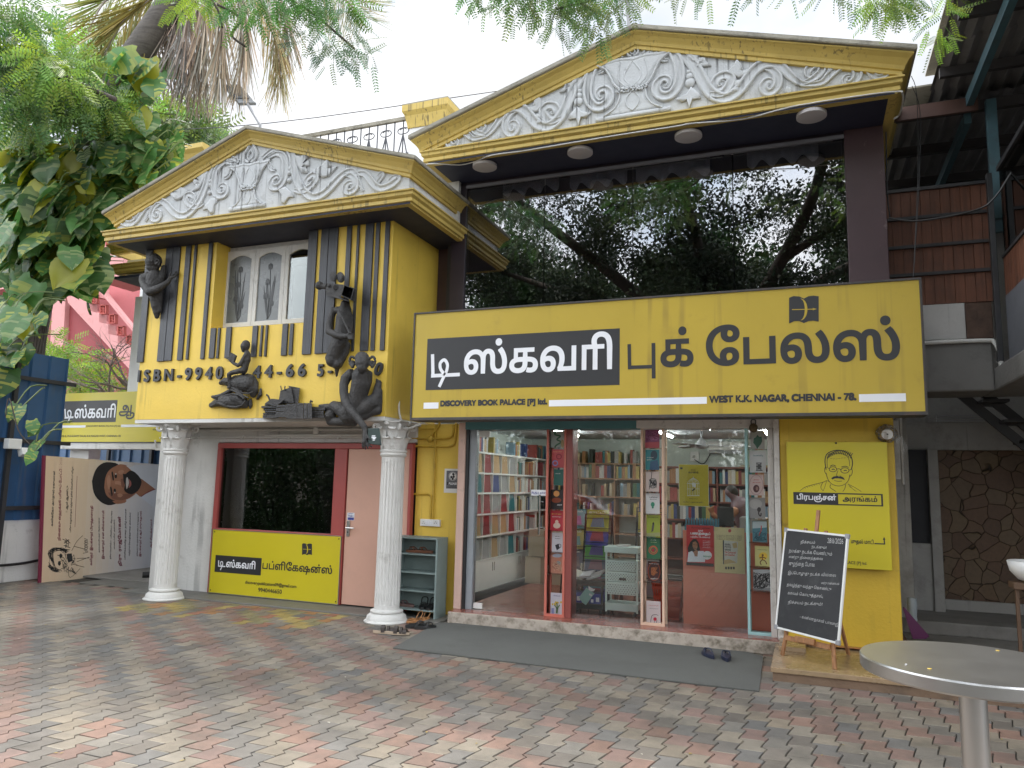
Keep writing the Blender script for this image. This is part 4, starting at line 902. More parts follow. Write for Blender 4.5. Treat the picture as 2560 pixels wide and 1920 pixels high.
def sketch(m):
    rr=random.Random(9)
    for r in range(22):
        a=rr.uniform(0,1);bstroke(m,[(280+a*55,1240+a*100+rr.uniform(-8,8)),(300+rr.uniform(-15,20),1230+rr.uniform(-15,15)),(330+rr.uniform(0,40),1212+rr.uniform(-6,12)),(375+rr.uniform(0,40),1225+rr.uniform(-8,14))],2)
    for r in range(16): bstroke(m,[(290+rr.uniform(-8,12),1260+rr.uniform(0,70)),(300+rr.uniform(0,30),1320+rr.uniform(0,30)),(340+rr.uniform(0,20),1345+rr.uniform(-8,8))],2)
    for r in range(34):
        x=370+rr.uniform(0,70);y=1240+rr.uniform(-10,95);bstroke(m,[(x,y),(x+rr.uniform(-14,18),y+rr.uniform(8,26)),(x+rr.uniform(-8,22),y+rr.uniform(18,36))],2.5)
    bpoly(m,arc(360,1255,9,14,0,360,8),.0045);bpoly(m,arc(352,1300,9,14,0,360,8),.0045);bpoly(m,[(395,1245),(425,1240),(430,1285),(405,1295),(398,1270)],.0045)
    bstroke(m,[(340,1250),(375,1265),(380,1280),(345,1290)],3)
    for p in ([(425,1225),(455,1170),(490,1135)],[(437,1198),(500,1215)],[(455,1270),(530,1268)],[(455,1290),(530,1262)],[(405,1330),(415,1385),(475,1330)],[(450,1310),(500,1322)]): bstroke(m,p,2.2)
    for r in range(9): bstroke(m,[(370+rr.uniform(0,40),1150+rr.uniform(0,50)),(378+rr.uniform(0,40),1160+rr.uniform(0,50))],3)
    for r in range(8): bstroke(m,[(490+rr.uniform(0,15),1240-r*10),(515+rr.uniform(0,10),1232-r*10),(500,1222-r*10)],2)
part('pen_sketch',ink,BAN,sketch,recalc=False)
# ---- notice, door sticker, switch board
kn=K(1000,1000,4.881);BN=Board(kn,8.497)
NOT=thing('shoe_notice','white paper notice with crossed footprints and PLEASE on the yellow wall','notice',tuple(BN.p(640,1135)))
part('paper',M['whiteplastic'],NOT,lambda m:BN.rect(m,546,838,740,1136,0,.002))
part('grey_print',mat('grey print',(.13,.13,.14),.5,.05),NOT,lambda m:BN.rect(m,570,862,722,1084,.0022,.003))
part('white_disc',M['whiteplastic'],NOT,lambda m:BN.poly(m,arc(646,930,50,54,0,360,24),.0032,.001))
def np_(m):
    BN.rect(m,575,998,719,1040,.0032,.004);BN.stroke(m,arc(646,930,44,48,0,360,24),5,.0045,1)
    for cx,cy in ((652,905),(628,940),(658,935),(645,960)): BN.poly(m,arc(cx,cy,13,16,0,360,12),.0044,.001)
    BN.stroke(m,[(615,960),(678,900)],4,.006,1);BN.txt(m,'REMOVE',612,1058,680,1058,640,1045,.004,.02);BN.txt(m,'YOUR FOOTWEAR',590,1076,702,1076,640,1062,.004,.02)
part('black_print',M['signblack'],NOT,np_,recalc=False)
part('white_lettering',M['signwhite'],NOT,lambda m:BN.txt(m,'PLEASE',597,1036,696,1035,640,1005,.005,.05),recalc=False)
SWB=thing('switch_board','white switch board with sockets on the yellow wall under two conduits','switch board',tuple(BN.p(370,1545)))
part('plate',M['whiteplastic'],SWB,lambda m:BN.rect(m,262,1450,500,1545,-.002,.035),bevel=.005)
for i in range(4): part('switch',M['signwhite'],SWB,lambda m,i=i:BN.rect(m,325+i*24,1472,344+i*24,1520,.036,.042),bevel=.002)
part('socket_holes',M['black'],SWB,lambda m:[m.ball(tuple(BN.p(x,y,.036)),.005,6,5) for x,y in ((300,1484),(288,1502),(312,1502),(448,1484),(436,1502),(460,1502))])
def wallpipes(m):
    r=.013;P=lambda x,y:BN.p(x,y,.016)
    m.tube([P(445,300),P(438,560),P(405,1455)],r,8);m.tube(smooth_line([P(135,1147),P(300,1147),P(350,1150),(P(382,1180)),P(385,1250),P(378,1455)],3),r,8)
    m.tube(smooth_line([P(135,562),P(420,568),P(600,566),P(660,545),P(680,480),P(690,280)],3),r*1.15,8);m.tube(smooth_line([P(140,468),P(350,475),P(520,470),P(620,455),P(655,400),P(662,300)],3),r*1.1,8)
    m.tube(smooth_line([P(300,250),P(440,262),P(490,270),P(470,330),P(400,420),P(375,470)],3),r*1.1,8);m.ball(tuple(P(372,480)),(.045,.03,.045),12,8)
    m.tube([P(240,350),P(420,352)],r*.8,8)
part('conduit',mat('yellow painted conduit',(.50,.32,.03),.5,.15,6,.1,60,.4,(.12,.08,.02),8),SHOP,wallpipes)
part('drain_pipe',M['yellow'],SHOP,lambda m:m.tube([(-4.02,8.47,.17),(-4.02,8.47,.5)],.02,8))
tag(part('x',M['white_dirty'],None,lambda m:m.tube(smooth_line([(-4.62,7.95,2.62),(-4.55,7.85,2.42),(-4.42,7.8,2.25),(-4.3,7.85,2.28),(-4.2,8.0,2.36),(-4.05,8.3,2.37)],4),.012,6)),'dirty white cable looping beside the right column top','cable').name='cable'
BD=Board(k5,GY-.033)
STK=thing('push_sticker','small blue and white push sticker on the peach door','sticker',tuple(BD.p(1098,722)))
part('sticker_face',M['signwhite'],STK,lambda m:BD.rect(m,1075,668,1121,722,-.001,.0005))
part('blue_print',mat('blue print',(.03,.04,.25),.5,.03),STK,lambda m:(BD.rect(m,1077,700,1119,720,.0008,.0012),BD.txt(m,'தள்ளு',1081,682,1116,682,1095,671,.0012,.04),BD.txt(m,'PUSH',1081,697,1115,697,1095,686,.0012,.06)),recalc=False)
# ---- blackboard on easel
kE=K(1900,1020,2.37)
f1=onz(*kE(132,1465),.115);f2=onz(*kE(443,1550),.115);f3=onz(*kE(525,1462),.115);mid=(f1+f2)/2
EAS=thing('wooden_easel','warm brown wooden easel standing on the marble step','easel',tuple(Vector((mid.x,mid.y,.115))))
d12=(f2-f1).normalized();nrm=Vector((d12.y,-d12.x,0)).normalized()
if nrm.y>0: nrm=-nrm
def leanpt(px,py):    # points on the tilted plane through the two front feet, leaning back
    pn=(nrm+Vector((0,0,.16))).normalized();dd=ray(*kE(px,py));t=(mid+Vector((0,0,0))-CP).dot(pn)/dd.dot(pn);return CP+dd*t,pn
apex,pn=leanpt(338,603);back=-pn*.0
top=apex
def leg(m,a,b,w=.034,t=.02): m.beam(a,b,w,t,up=pn)
part('leg',M['wood'],EAS,lambda m:leg(m,f1,f1+(leanpt(272,712)[0]-f1)),bevel=.003)
part('leg',M['wood'],EAS,lambda m:leg(m,f2,leanpt(390,728)[0]),bevel=.003)
part('leg',M['wood'],EAS,lambda m:leg(m,f3,top-Vector((0,-.08,.25))),bevel=.003)
part('mast',M['wood'],EAS,lambda m:leg(m,leanpt(325,735)[0]-pn*.02,apex-pn*.02,.036),bevel=.004)
part('crossbar',M['wood'],EAS,lambda m:leg(m,leanpt(165,1362)[0]+pn*.02,leanpt(425,1418)[0]+pn*.02,.045),bevel=.003)
part('tray',M['wood'],EAS,lambda m:leg(m,leanpt(232,1368)[0]+pn*.045,leanpt(345,1392)[0]+pn*.045,.05,.03),bevel=.004)
def lp(x,y,d=0): q,_=leanpt(x,y);dd=(q-CP).normalized();k=(d)/abs(dd.dot(pn));return q-dd*k
BB=thing('blackboard','blackboard in white frame with handwritten chalk Tamil poem on the easel','blackboard',tuple(lp(300,1330,.05)))
cs_=[(110,1305),(478,1395),(508,760),(142,716)]
qc_=[lp(x,y,.05) for x,y in cs_]
# square the measured corners into a rectangle on the leaning plane
o_=qc_[0];ux=((qc_[1]-qc_[0])+(qc_[2]-qc_[3])).normalized();uy=pn.cross(ux).normalized();uy=uy if uy.z>0 else -uy
wB=((qc_[1]-qc_[0]).dot(ux)+(qc_[2]-qc_[3]).dot(ux))/2;hB=((qc_[3]-qc_[0]).dot(uy)+(qc_[2]-qc_[1]).dot(uy))/2
cB=sum(qc_,Vector())/4
part('writing_surface',mat('dusty blackboard slate',(.022,.023,.025),.6,.3,4,.05,60,.35,(.09,.09,.09),3,thr=.55),BB,lambda m:m.obox(cB,ux*wB/2,uy*hB/2,pn*.006))
def bfr(m):
    t=.009
    for s in(-1,1): m.obox(cB+ux*s*wB/2,ux*t,uy*(hB/2-.02),pn*.011);m.obox(cB+uy*s*hB/2,ux*(wB/2-.02),uy*t,pn*.011)
part('frame',M['whiteplastic'],BB,bfr,bevel=.003)
part('corner_cap',M['grey'],BB,lambda m:[m.obox(cB+ux*s*(wB/2-.004)+uy*q*(hB/2-.004),ux*.021,uy*.021,pn*.0125) for s in(-1,1) for q in(-1,1)],bevel=.005)
def bbp(x,y,d=.008): dd=ray(*kE(x,y));t=(cB+pn*d-CP).dot(pn)/dd.dot(pn);return CP+dd*t
def chalk(m):
    def tx(s,x0,y0,x1,y1,h): a=bbp(x0,y0);b=bbp(x1,y1);c=bbp(x0+h*.1,y0-h);text(m,s,a,b,c,-.004)
    tx('28/6/2026',398,800,492,806,30)
    rows=[('நிச்சயம்',240,808,325,812,26),('நடக்கும்!',305,835,392,842,24),('நமக்கு நடக்க வேண்டும்',170,862,425,884,30),('என்று நினைத்தவை',170,895,370,908,24),('குழந்தை போல',170,940,322,950,34),('இப்பொழுது நடக்க வில்லை',165,990,448,1008,26),('என்று எண்ணாமல்',362,1048,468,1054,20),('தவழ்ந்து வந்து கொண்டு',158,1060,420,1090,26),('காலம் கொடுத்தால்,',163,1110,372,1132,26),('நிச்சயம் நடக்கும்!',165,1165,368,1178,26),('- கண்ணதாசன் பாலாஜி',235,1250,466,1300,26)]
    for r in rows: tx(ta(r[0]),*r[1:])
part('chalk_writing',mat('chalk',(.45,.45,.44),.9,.45,50),BB,chalk,recalc=False)
# ================================================================== CEMENT FIGURES ON THE YELLOW BOX
def blob(name,mat_,parent,fn,voxel=.008,it=5,label=None):
    """capsule chains fused into one continuous skin"""
    m=MB()
    class C:
        def ch(s,*pts):     # (point, radius) chain
            for i,(p,r) in enumerate(pts):
                m.ball(tuple(p),r,14,9)
                if i: m.tube([pts[i-1][0],p],[(pts[i-1][1] if not hasattr(pts[i-1][1],'__len__') else min(pts[i-1][1]))*.985,(r if not hasattr(r,'__len__') else min(r))*.985],14)
        def ball(s,p,r): m.ball(tuple(p),r,16,10)
        def box(s,c,ax,ay,az): m.obox(c,ax,ay,az)
    fn(C())
    o=m.obj(name,mat_,None)
    r=o.modifiers.new('r','REMESH');r.mode='VOXEL';r.voxel_size=voxel
    s=o.modifiers.new('s','SMOOTH');s.factor=.5;s.iterations=it
    dg=bpy.context.evaluated_depsgraph_get();me=bpy.data.meshes.new_from_object(o.evaluated_get(dg));old=o.data
    bpy.data.objects.remove(o);bpy.data.meshes.remove(old)
    me.name=name
    off=Vector((0,0,0));p=parent
    while p is not None: off+=p.location;p=p.parent
    me.transform(Matrix.Translation(-off));me.polygons.foreach_set('use_smooth',[True]*len(me.polygons))
    o=bpy.data.objects.new(name,me);COL.objects.link(o)
    if parent is not None: o.parent=parent
    if label: o['label']=label
    return o
class Fig:
    def __init__(s,cv,sc,Y=YB): s.cv=cv;s.sc=sc;s.Y=Y
    def p(s,x,y,d): return at(*s.cv(x,y),s.Y-d)
    def r(s,px,x=0,y=0,d=0): return px/s.sc*(s.p(x,y,d)-CP).dot(CF)/FPX
    def n(s,x,y,d,r): return (s.p(x,y,d),s.r(r,x,y,d))
    def hand(s,c,x,y,d,ang,L,w,dd=0,curl=.0):    # palm and five fingers fanned about direction ang (degrees, photo plane)
        ca,sa=math.cos(math.radians(ang)),math.sin(math.radians(ang))
        q=lambda a,b,e: s.n(x+a*ca-b*sa,y+a*sa+b*ca,d+e,w*.17)
        c.ch(s.n(x,y,d,w*.34),s.n(x+.42*L*ca,y+.42*L*sa,d+dd*.4,w*.36))
        for k,l in ((-.36,.86),(-.12,1.0),(.12,.97),(.36,.78)):
            c.ch(q(.38*L,k*w*.75,dd*.4),q(.70*L*(.6+.4*l),k*w*1.0,dd*.7+curl*.5),q(L*l,k*w*1.12,dd+curl*1.6))
        c.ch(q(.08*L,-.34*w,.01),q(.30*L,-.80*w,.02),q(.52*L,-.95*w,.02))
CHAR=M['char']
# --- 1: bald bust peering round the corner
A_=Fig(K(340,620,8.29),8.29)
b_=A_.p(430,1440,.05)
PEEK=thing('peering_man_sculpture','dark bald bust of a man peering left at the corner of the yellow box','sculpture',tuple(b_))
def f1_(c):
    n=A_.n
    c.ch(n(432,1425,.05,45),n(430,1330,.06,75),n(425,1200,.07,108),n(415,1050,.08,125),n(395,900,.09,150),n(385,760,.10,175),n(390,640,.11,170),n(395,560,.12,130))
    c.ch(n(280,720,.11,120),n(470,700,.09,130),n(540,600,.08,85),n(580,400,.06,50))
    c.ch(n(480,900,.09,90),n(490,1100,.07,70),n(480,1300,.06,55))
    c.ch(n(390,560,.12,95),n(375,470,.13,90),n(370,400,.15,105))
    c.ch(n(360,300,.15,158),n(370,250,.15,145),n(400,260,.14,135))
    c.ch(n(255,330,.19,62),n(275,410,.19,58),n(300,440,.18,50)); c.ball(A_.p(205,280,.20),A_.r(26)); c.ball(A_.p(222,335,.21),A_.r(26))
    c.ch(n(215,255,.20,30),n(290,262,.24,26),n(340,270,.24,22))
    for a in range(10):
        t=a/9*math.pi*1.6-1.2; c.ball(A_.p(440+46*math.cos(t),300-62*math.sin(t),.24),A_.r(15))
    c.ball(A_.p(455,310,.215),A_.r(34))
    c.ch(n(160,620,.14,92),n(150,680,.16,88),n(200,800,.19,92),n(290,905,.21,98))
    c.ch(n(300,900,.21,92),n(420,860,.20,84),n(540,790,.17,68),n(650,715,.12,52),n(690,660,.10,45))
    c.ch(n(160,620,.14,90),n(260,590,.13,100),n(390,600,.12,110))
    A_.hand(c,690,650,.09,-38,250,95,-.04,-.012)
blob('body',CHAR,PEEK,f1_,.0065,4)
# --- 2: seated figure with a film camera for a head
B_=Fig(K(780,660,5.53),5.53)
CAMF=thing('camera_head_sculpture','dark cement figure with a film camera for a head sitting against the planks','sculpture',tuple(B_.p(340,1540,.04)))
def f2_(c):
    n=B_.n
    c.ch(n(460,560,.14,66),n(455,640,.12,90),n(450,740,.11,120),n(440,860,.11,118),n(410,1000,.11,112),n(360,1120,.11,115),n(310,1250,.10,112),n(290,1330,.10,100))
    c.ch(n(300,640,.11,45),n(400,640,.12,62),n(500,690,.11,55),n(530,780,.10,42),n(525,900,.09,40),n(500,1000,.09,48))
    c.ch(n(300,645,.12,44),n(265,740,.13,46),n(235,850,.15,48),n(235,930,.17,52))
    c.ch(n(235,930,.17,50),n(320,975,.20,48),n(420,1000,.22,42),n(480,1000,.22,38))
    c.ch(n(480,1000,.22,40),n(540,1000,.21,38),n(560,1005,.20,30))
    for k in range(4): c.ch(n(500+k*3,968+k*22,.235,14),n(550,966+k*23,.235,14),n(572,972+k*23,.21,12))
    c.ch(n(505,955,.24,14),n(540,950,.25,13))
    c.ch(n(420,1080,.12,75),n(480,1120,.08,55),n(470,1220,.07,45),n(410,1340,.07,42),n(380,1400,.08,40))
    c.ch(n(350,1380,.10,65),n(345,1450,.07,34),n(340,1545,.05,16))
    c.ch(n(250,1300,.10,70),n(330,1390,.10,60))
blob('body',CHAR,CAMF,f2_,.0065,4)
def strap(m): m.band([B_.p(372,640,.235),B_.p(420,740,.245),B_.p(470,850,.25),B_.p(520,960,.25)],.013,.01,taper=(1,1),ridge=False)
part('strap',CHAR,CAMF,strap,smooth=True)
def camhead(m):
    P=B_.p
    def slab(pts,d0,d1): m.add([P(x,y,d0) for x,y in pts]+[P(x,y,d1) for x,y in pts],[tuple(range(len(pts)))[::-1],tuple(range(len(pts),2*len(pts)))]+[(i,(i+1)%len(pts),len(pts)+(i+1)%len(pts),len(pts)+i) for i in range(len(pts))])
    slab([(190,350),(215,265),(440,285),(400,480),(330,455),(195,405)],.05,.28)
    slab([(190,405),(330,440),(520,505),(515,522),(320,468),(190,425)],.05,.30)
    # square lens hood, open towards the viewer's right
    o=[(445,285),(585,335),(540,500),(395,435)]
    slab(o,.16,.20)
    for i in range(4):
        a,b=o[i],o[(i+1)%4];cx=sum(q[0] for q in o)/4;cy=sum(q[1] for q in o)/4
        ia=(a[0]+(cx-a[0])*.14,a[1]+(cy-a[1])*.14);ib=(b[0]+(cx-b[0])*.14,b[1]+(cy-b[1])*.14);slab([a,b,ib,ia],.20,.40)
    slab([(585,335),(620,345),(590,520),(540,500)],.05,.36)
    for cx,cy,r in ((295,175,62),(395,185,66)):
        for rr,d0,d1 in ((1,.14,.24),(.72,.24,.262),(.38,.24,.275)):
            slab([(cx+r*rr*.86*math.cos(a)+r*rr*.1*math.sin(a),cy+r*rr*1.15*math.sin(a)) for a in [i*math.pi/10 for i in range(20)]],d0,d1)
    m.tube([P(215,310,.2),P(150,315,.2),P(120,305,.2)],[B_.r(45),B_.r(30),B_.r(40)],12)
    m.ball(P(100,298,.2),B_.r(56),16,10)
    m.tube([P(325,320,.27),P(325,320,.30)],B_.r(34),14);m.ball(P(240,300,.28),B_.r(24))
part('camera_head',CHAR,CAMF,camhead,bevel=.004)
# --- 3: child reading on two stacked eyes
C_=Fig(K(510,830,7.541),7.541)
EYE=thing('reading_child_sculpture','dark cement child reading a book seated on two stacked fish-shaped eyes','sculpture',tuple(C_.p(520,1460,.03)))
def f3_(c):
    n=C_.n
    c.ch(n(775,270,.10,88),n(770,300,.10,76),n(748,345,.11,42));c.ch(n(790,230,.10,78),n(812,245,.10,60))
    c.ch(n(800,350,.09,42),n(820,430,.09,60),n(812,520,.09,68),n(790,600,.09,62),n(765,690,.09,66),n(745,735,.09,66))
    c.ch(n(790,430,.12,44),n(740,520,.13,44),n(690,600,.14,42),n(640,630,.14,36),n(560,590,.14,30),n(500,540,.14,26))
    c.ch(n(745,720,.10,62),n(640,740,.13,52),n(520,770,.15,46),n(475,800,.15,44),n(470,880,.14,36),n(480,960,.13,32),n(485,1030,.12,34),n(455,1050,.13,24))
    C_.hand(c,505,540,.14,-142,105,46,.0,.0)
blob('body',CHAR,EYE,f3_,.0055,3)
part('open_book',CHAR,EYE,lambda m:(m.prism([C_.p(530,390,.13),C_.p(632,450,.13),C_.p(585,580,.13),C_.p(480,520,.13)],(0,-.03,0))),bevel=.005)
def eyes(c):
    n=C_.n
    c.ch(n(320,960,.02,42),n(400,930,.03,70),n(500,950,.04,100),n(620,960,.04,150),n(740,960,.05,170),n(850,980,.05,165),n(900,1060,.04,120),n(940,1120,.03,85))
    c.ch(n(820,830,.04,50),n(900,860,.04,60),n(970,960,.04,58),n(980,1080,.04,50),n(930,1180,.03,60))
    c.ch(n(140,1380,.02,50),n(230,1340,.03,70),n(360,1310,.04,110),n(500,1310,.05,140),n(640,1310,.05,140),n(740,1340,.04,100),n(780,1380,.03,60))
    c.ch(n(520,1090,.03,45),n(430,1150,.03,45),n(330,1200,.03,45),n(200,1230,.03,40),n(160,1220,.03,28))
    c.ch(n(1070,1080,.02,24),n(1060,1180,.025,40),n(1010,1255,.02,28));c.ch(n(870,1290,.02,38),n(880,1380,.02,38),n(870,1430,.02,20))
    for L in ([(520,930),(620,905),(740,915),(810,960),(830,1040)],[(510,1040),(620,1100),(740,1150),(850,1160),(930,1120)],[(330,1260),(420,1190),(540,1165),(660,1190),(760,1260)],[(120,1400),(250,1340),(420,1400),(600,1420),(720,1380),(780,1300)],[(300,940),(360,925),(430,945)],[(480,1080),(600,1130),(720,1190),(830,1240)]):
        c.ch(*[n(x,y,.115,17) for x,y in L])
    c.ball(C_.p(735,1010,.09),(C_.r(85),.045,C_.r(100)));c.ball(C_.p(535,1270,.085),(C_.r(85),.045,C_.r(100)))
blob('eye_base',CHAR,EYE,eyes,.006,3)
def pup(m):
    for cx,cy in ((735,1010),(535,1270)):
        for k in range(5):
            m.band([C_.p(cx-55+k*24,cy-62+k*4,.135),C_.p(cx-45+k*26,cy-10+k*6,.145),C_.p(cx-15+k*20,cy+45,.14)],.006,.008,taper=(.6,.4),ridge=False)
    for cx,cy in ((855,870),(225,1240)):
        m.band([C_.p(cx+30*math.cos(a)*(1-a/12),cy+34*math.sin(a)*(1-a/12),.10) for a in [i*.6 for i in range(16)]],.006,.012,taper=(1,1),ridge=False)
part('pupil_carving',CHAR,EYE,pup,smooth=True)
# --- 4: big eared figure with book stack reaching down with a book
D_=Fig(K(640,860,5.924),5.924)
MON=thing('reaching_man_sculpture','dark big-eared cement man reaching one arm down with a green book','sculpture',tuple(D_.p(1250,1200,.05)))
def f4_(c):
    n=D_.n
    c.ch(n(1570,220,.24,112),n(1575,280,.26,108),n(1570,350,.28,78),n(1565,395,.28,48))
    for sx in (-1,1):
        x0=1425 if sx<0 else 1725
        for k in range(9): 
            t=k/8*math.pi*1.5-.75*math.pi;c.ball(D_.p(x0+sx*40*math.cos(t)*(1 if True else 0),255+68*math.sin(t),.22),D_.r(20))
        c.ball(D_.p(x0-sx*8,280,.20),D_.r(36));c.ball(D_.p(x0-sx*5,335,.22),D_.r(26))
    c.ch(n(1570,400,.20,70),n(1560,470,.16,140),n(1560,580,.14,150),n(1530,700,.13,140),n(1500,820,.12,130),n(1440,930,.12,130),n(1380,1010,.12,140))
    c.ch(n(1400,440,.15,75),n(1330,510,.17,78),n(1300,600,.19,68),n(1300,720,.21,66),n(1320,830,.23,68),n(1370,940,.25,66),n(1450,1040,.26,60),n(1530,1130,.26,56),n(1600,1220,.26,48),n(1625,1290,.26,42))
    c.ch(n(1670,450,.12,60),n(1660,560,.10,60),n(1620,680,.10,60),n(1560,800,.10,60))
    # folded cloth and thigh
    c.ch(n(1060,960,.08,55),n(1160,920,.10,80),n(1260,960,.12,110),n(1380,1060,.12,130),n(1500,1060,.12,110))
    c.ch(n(1100,1060,.10,90),n(1100,1150,.08,60),n(1200,1150,.10,65),n(1330,1150,.10,70),n(1450,1170,.10,55))
    c.ch(n(1560,1000,.10,110),n(1660,920,.08,120),n(1740,860,.07,120),n(1790,780,.06,85),n(1800,660,.05,60),n(1815,580,.05,50),n(1785,525,.05,16))
    c.ch(n(1600,1060,.09,70),n(1700,1010,.06,65),n(1800,980,.05,70),n(1825,860,.05,50),n(1825,700,.05,50))
    c.ch(n(950,920,.05,28),n(1060,920,.07,40))
    c.ch(n(1625,1290,.26,42),n(1620,1380,.27,46),n(1612,1450,.28,44))
    for k,(dx,dy) in enumerate(((-18,0),(6,8),(30,2))): c.ch(n(1600+dx,1450,.28,17),n(1598+dx*1.4,1500+dy,.285,15),n(1615+dx*1.5,1552+dy-abs(k-1)*6,.27,12))
    c.ch(n(1640,1430,.27,16),n(1680,1500,.27,14),n(1715,1525,.26,11));c.ch(n(1640,1340,.27,20),n(1665,1390,.29,16),n(1690,1420,.29,12))
blob('body',CHAR,MON,f4_,.0075,4)
def held(m):
    pts=[(1655,1250),(1830,1245),(1862,1505),(1665,1480)];m.add([D_.p(x,y,.235) for x,y in pts]+[D_.p(x,y,.285) for x,y in pts],[(3,2,1,0),(4,5,6,7),(0,1,5,4),(1,2,6,5),(2,3,7,6),(3,0,4,7)])
GB=part('held_book',mat('dark green scratched cement',(.022,.045,.04),.5,.3,9,.2,60,grain=(70,70,6)),MON,held,bevel=.006)
part('paint_mark',M['signwhite'],GB,lambda m:[m.obox(D_.p(x,y,.2875),(w,0,0),(0,.001,0),(.002,0,.006)) for x,y,w in ((1740,1362,.022),(1745,1385,.03),(1748,1400,.018),(1745,1422,.014))])
def bstack(m):
    P=D_.p
    def slab(pts,d0,d1):
        k=len(pts);m.add([P(x,y,d0) for x,y in pts]+[P(x,y,d1) for x,y in pts],[tuple(range(k))[::-1],tuple(range(k,2*k))]+[(i,(i+1)%k,k+(i+1)%k,k+i) for i in range(k)])
    for x0,x1,y0,y1,d in ((100,330,1055,1098,.16),(105,340,1020,1050,.13),(130,300,990,1015,.15),(110,330,955,985,.12),(80,310,918,948,.14),(130,320,885,912,.12)): slab([(x0,y0),(x1,y0),(x1,y1),(x0,y1)],0,d)
    slab([(130,880),(230,808),(420,830),(290,930)],.0,.15);slab([(360,690),(520,640),(565,870),(330,890)],0,.07);slab([(480,618),(650,650),(625,880),(560,880)],0,.05)
    for x0,x1,y0,y1 in ((300,450,905,940),(295,455,945,1000),(290,460,1005,1090)): slab([(x0,y0),(x1,y0-6),(x1,y1),(x0,y1-4)],0,.19)
    for x0,x1 in ((450,605),(608,700),(705,755),(760,830)): slab([(x0,885 if x0<600 else 872),(x1,882 if x0<600 else 876),(x1,1110),(x0,1105)],0,.24)
    for x0,x1,y0,y1 in ((820,1020,930,985),(815,1000,990,1050),(830,1010,1055,1100)): slab([(x0,y0),(x1,y0),(x1,y1),(x0,y1)],0,.17)
    m.tube([P(155,750,.1),P(180,770,.1),P(205,830,.1)],D_.r(15),8);m.tube([P(365,620,.07),P(378,680,.08)],D_.r(9),6);m.tube([P(430,620,.07),P(422,690,.08)],D_.r(9),6);m.tube([P(800,870,.1),P(812,840,.1),P(835,860,.1)],D_.r(15),8)
part('book_stack',CHAR,MON,bstack,bevel=.006)
# ================================================================== SHOP INTERIOR
RX0,RX1,RY0,RY1,RZ=-4.62,.80,8.52,12.7,2.42
wallm=mat('pale mint white shop wall',(.60,.66,.62),.7,.05)
def room(m):
    m.box(RX0,RX1,RY1,RY1+.1,FZ,RZ);m.box(RX0-.1,RX0,RY0+.14,RY1,FZ,RZ);m.box(RX1,RX1+.1,9.6,RY1,FZ,RZ)
part('shop_room_wall',wallm,SHOP,room)
part('shop_ceiling',mat('grey shop ceiling',(.50,.52,.55),.8,.04),SHOP,lambda m:m.box(RX0-.1,RX1+.1,8.45,RY1+.1,RZ,RZ+.05))
part('lintel_fascia',mat('grey ceiling fascia',(.36,.38,.42),.7,.04),SHOP,lambda m:m.box(-3.83,-.385,8.44,8.46,zt-.004,RZ))
def tube_light(x,y,lab):
    t=thing('tube_light',lab,'tube light',(x,y,RZ-.03),0,'tube lights on the shop ceiling')
    part('batten',M['whiteplastic'],t,lambda m:m.box(x-.03,x+.03,y-.6,y+.6,RZ-.03,RZ-.002));part('tube',TL,t,lambda m:m.tube([(x,y-.58,RZ-.045),(x,y+.58,RZ-.045)],.014,8))
TL=emis('lit fluorescent tube',(.95,1,.97),24)
tube_light(-3.3,10.6,'fluorescent tube light on shop ceiling nearest the white wall shelf');tube_light(-1.9,10.9,'fluorescent tube light over the middle of the bookshop');tube_light(-.5,10.6,'fluorescent tube light over the counter side of the bookshop');tube_light(-2.9,9.3,'fluorescent tube light just inside the glass door');tube_light(-1.15,9.3,'fluorescent tube light just inside the middle shop glass')
clear=glass('clear shop glass',(.93,.95,.94),.95,.025)
# ---- glazing, door, display columns
C2=Board(k2,8.36);CRB=Board(kr,8.36)
part('shop_window_pane',clear,SHOP,lambda m:m.box(-2.528,-1.73,SY-.006,SY,FZ,zt));part('shop_window_pane',clear,SHOP,lambda m:m.box(-1.468,-.617,SY-.006,SY,FZ,zt))
DR=part('glass_door',clear,SHOP,lambda m:m.box(-3.74,-2.842,SY-.012,SY,FZ+.008,zt-.006))
part('patch_fitting',mat('white door patch',(.62,.60,.57),.35),DR,lambda m:(m.box(-3.735,-3.62,SY-.025,SY+.012,FZ+.012,FZ+.075),m.box(-3.72,-3.58,SY-.025,SY+.012,zt-.085,zt-.012)),bevel=.003)
hx=C2.p(585,700).x
part('pull_handle',M['chrome'],DR,lambda m:(m.tube([(hx-.03,SY-.06,C2.p(560,877).z),(hx-.03,SY-.06,C2.p(575,583).z)],.013,10),m.tube([(hx+.02,SY+.05,C2.p(560,877).z),(hx+.02,SY+.05,C2.p(575,583).z)],.013,10),[m.tube([(hx-.03,SY-.06,z),(hx-.005,SY-.005,z)],.008,8) for z in (C2.p(570,640).z,C2.p(565,830).z)]))
PS=thing('push_sign','white strip with blue PUSH lettering on the glass door','sign',tuple(C2.p(555,590,-.01)))
part('sticker',M['signwhite'],PS,lambda m:C2.rect(m,497,545,614,592,-.003,-.0015))
blueink=mat('navy print',(.02,.03,.22),.5,.03)
part('blue_lettering',blueink,PS,lambda m:(C2.txt(m,'PUSH',501,580,552,580,520,560,-.001,.03),C2.txt(m,'-'+ta('தள்ளு'),556,582,611,582,590,560,-.001,.02)),recalc=False)
part('floor_spring',M['steel'],SHOP,lambda m:m.box(-3.73,-3.45,SY-.07,SY-.015,FZ+.0005,FZ+.003))
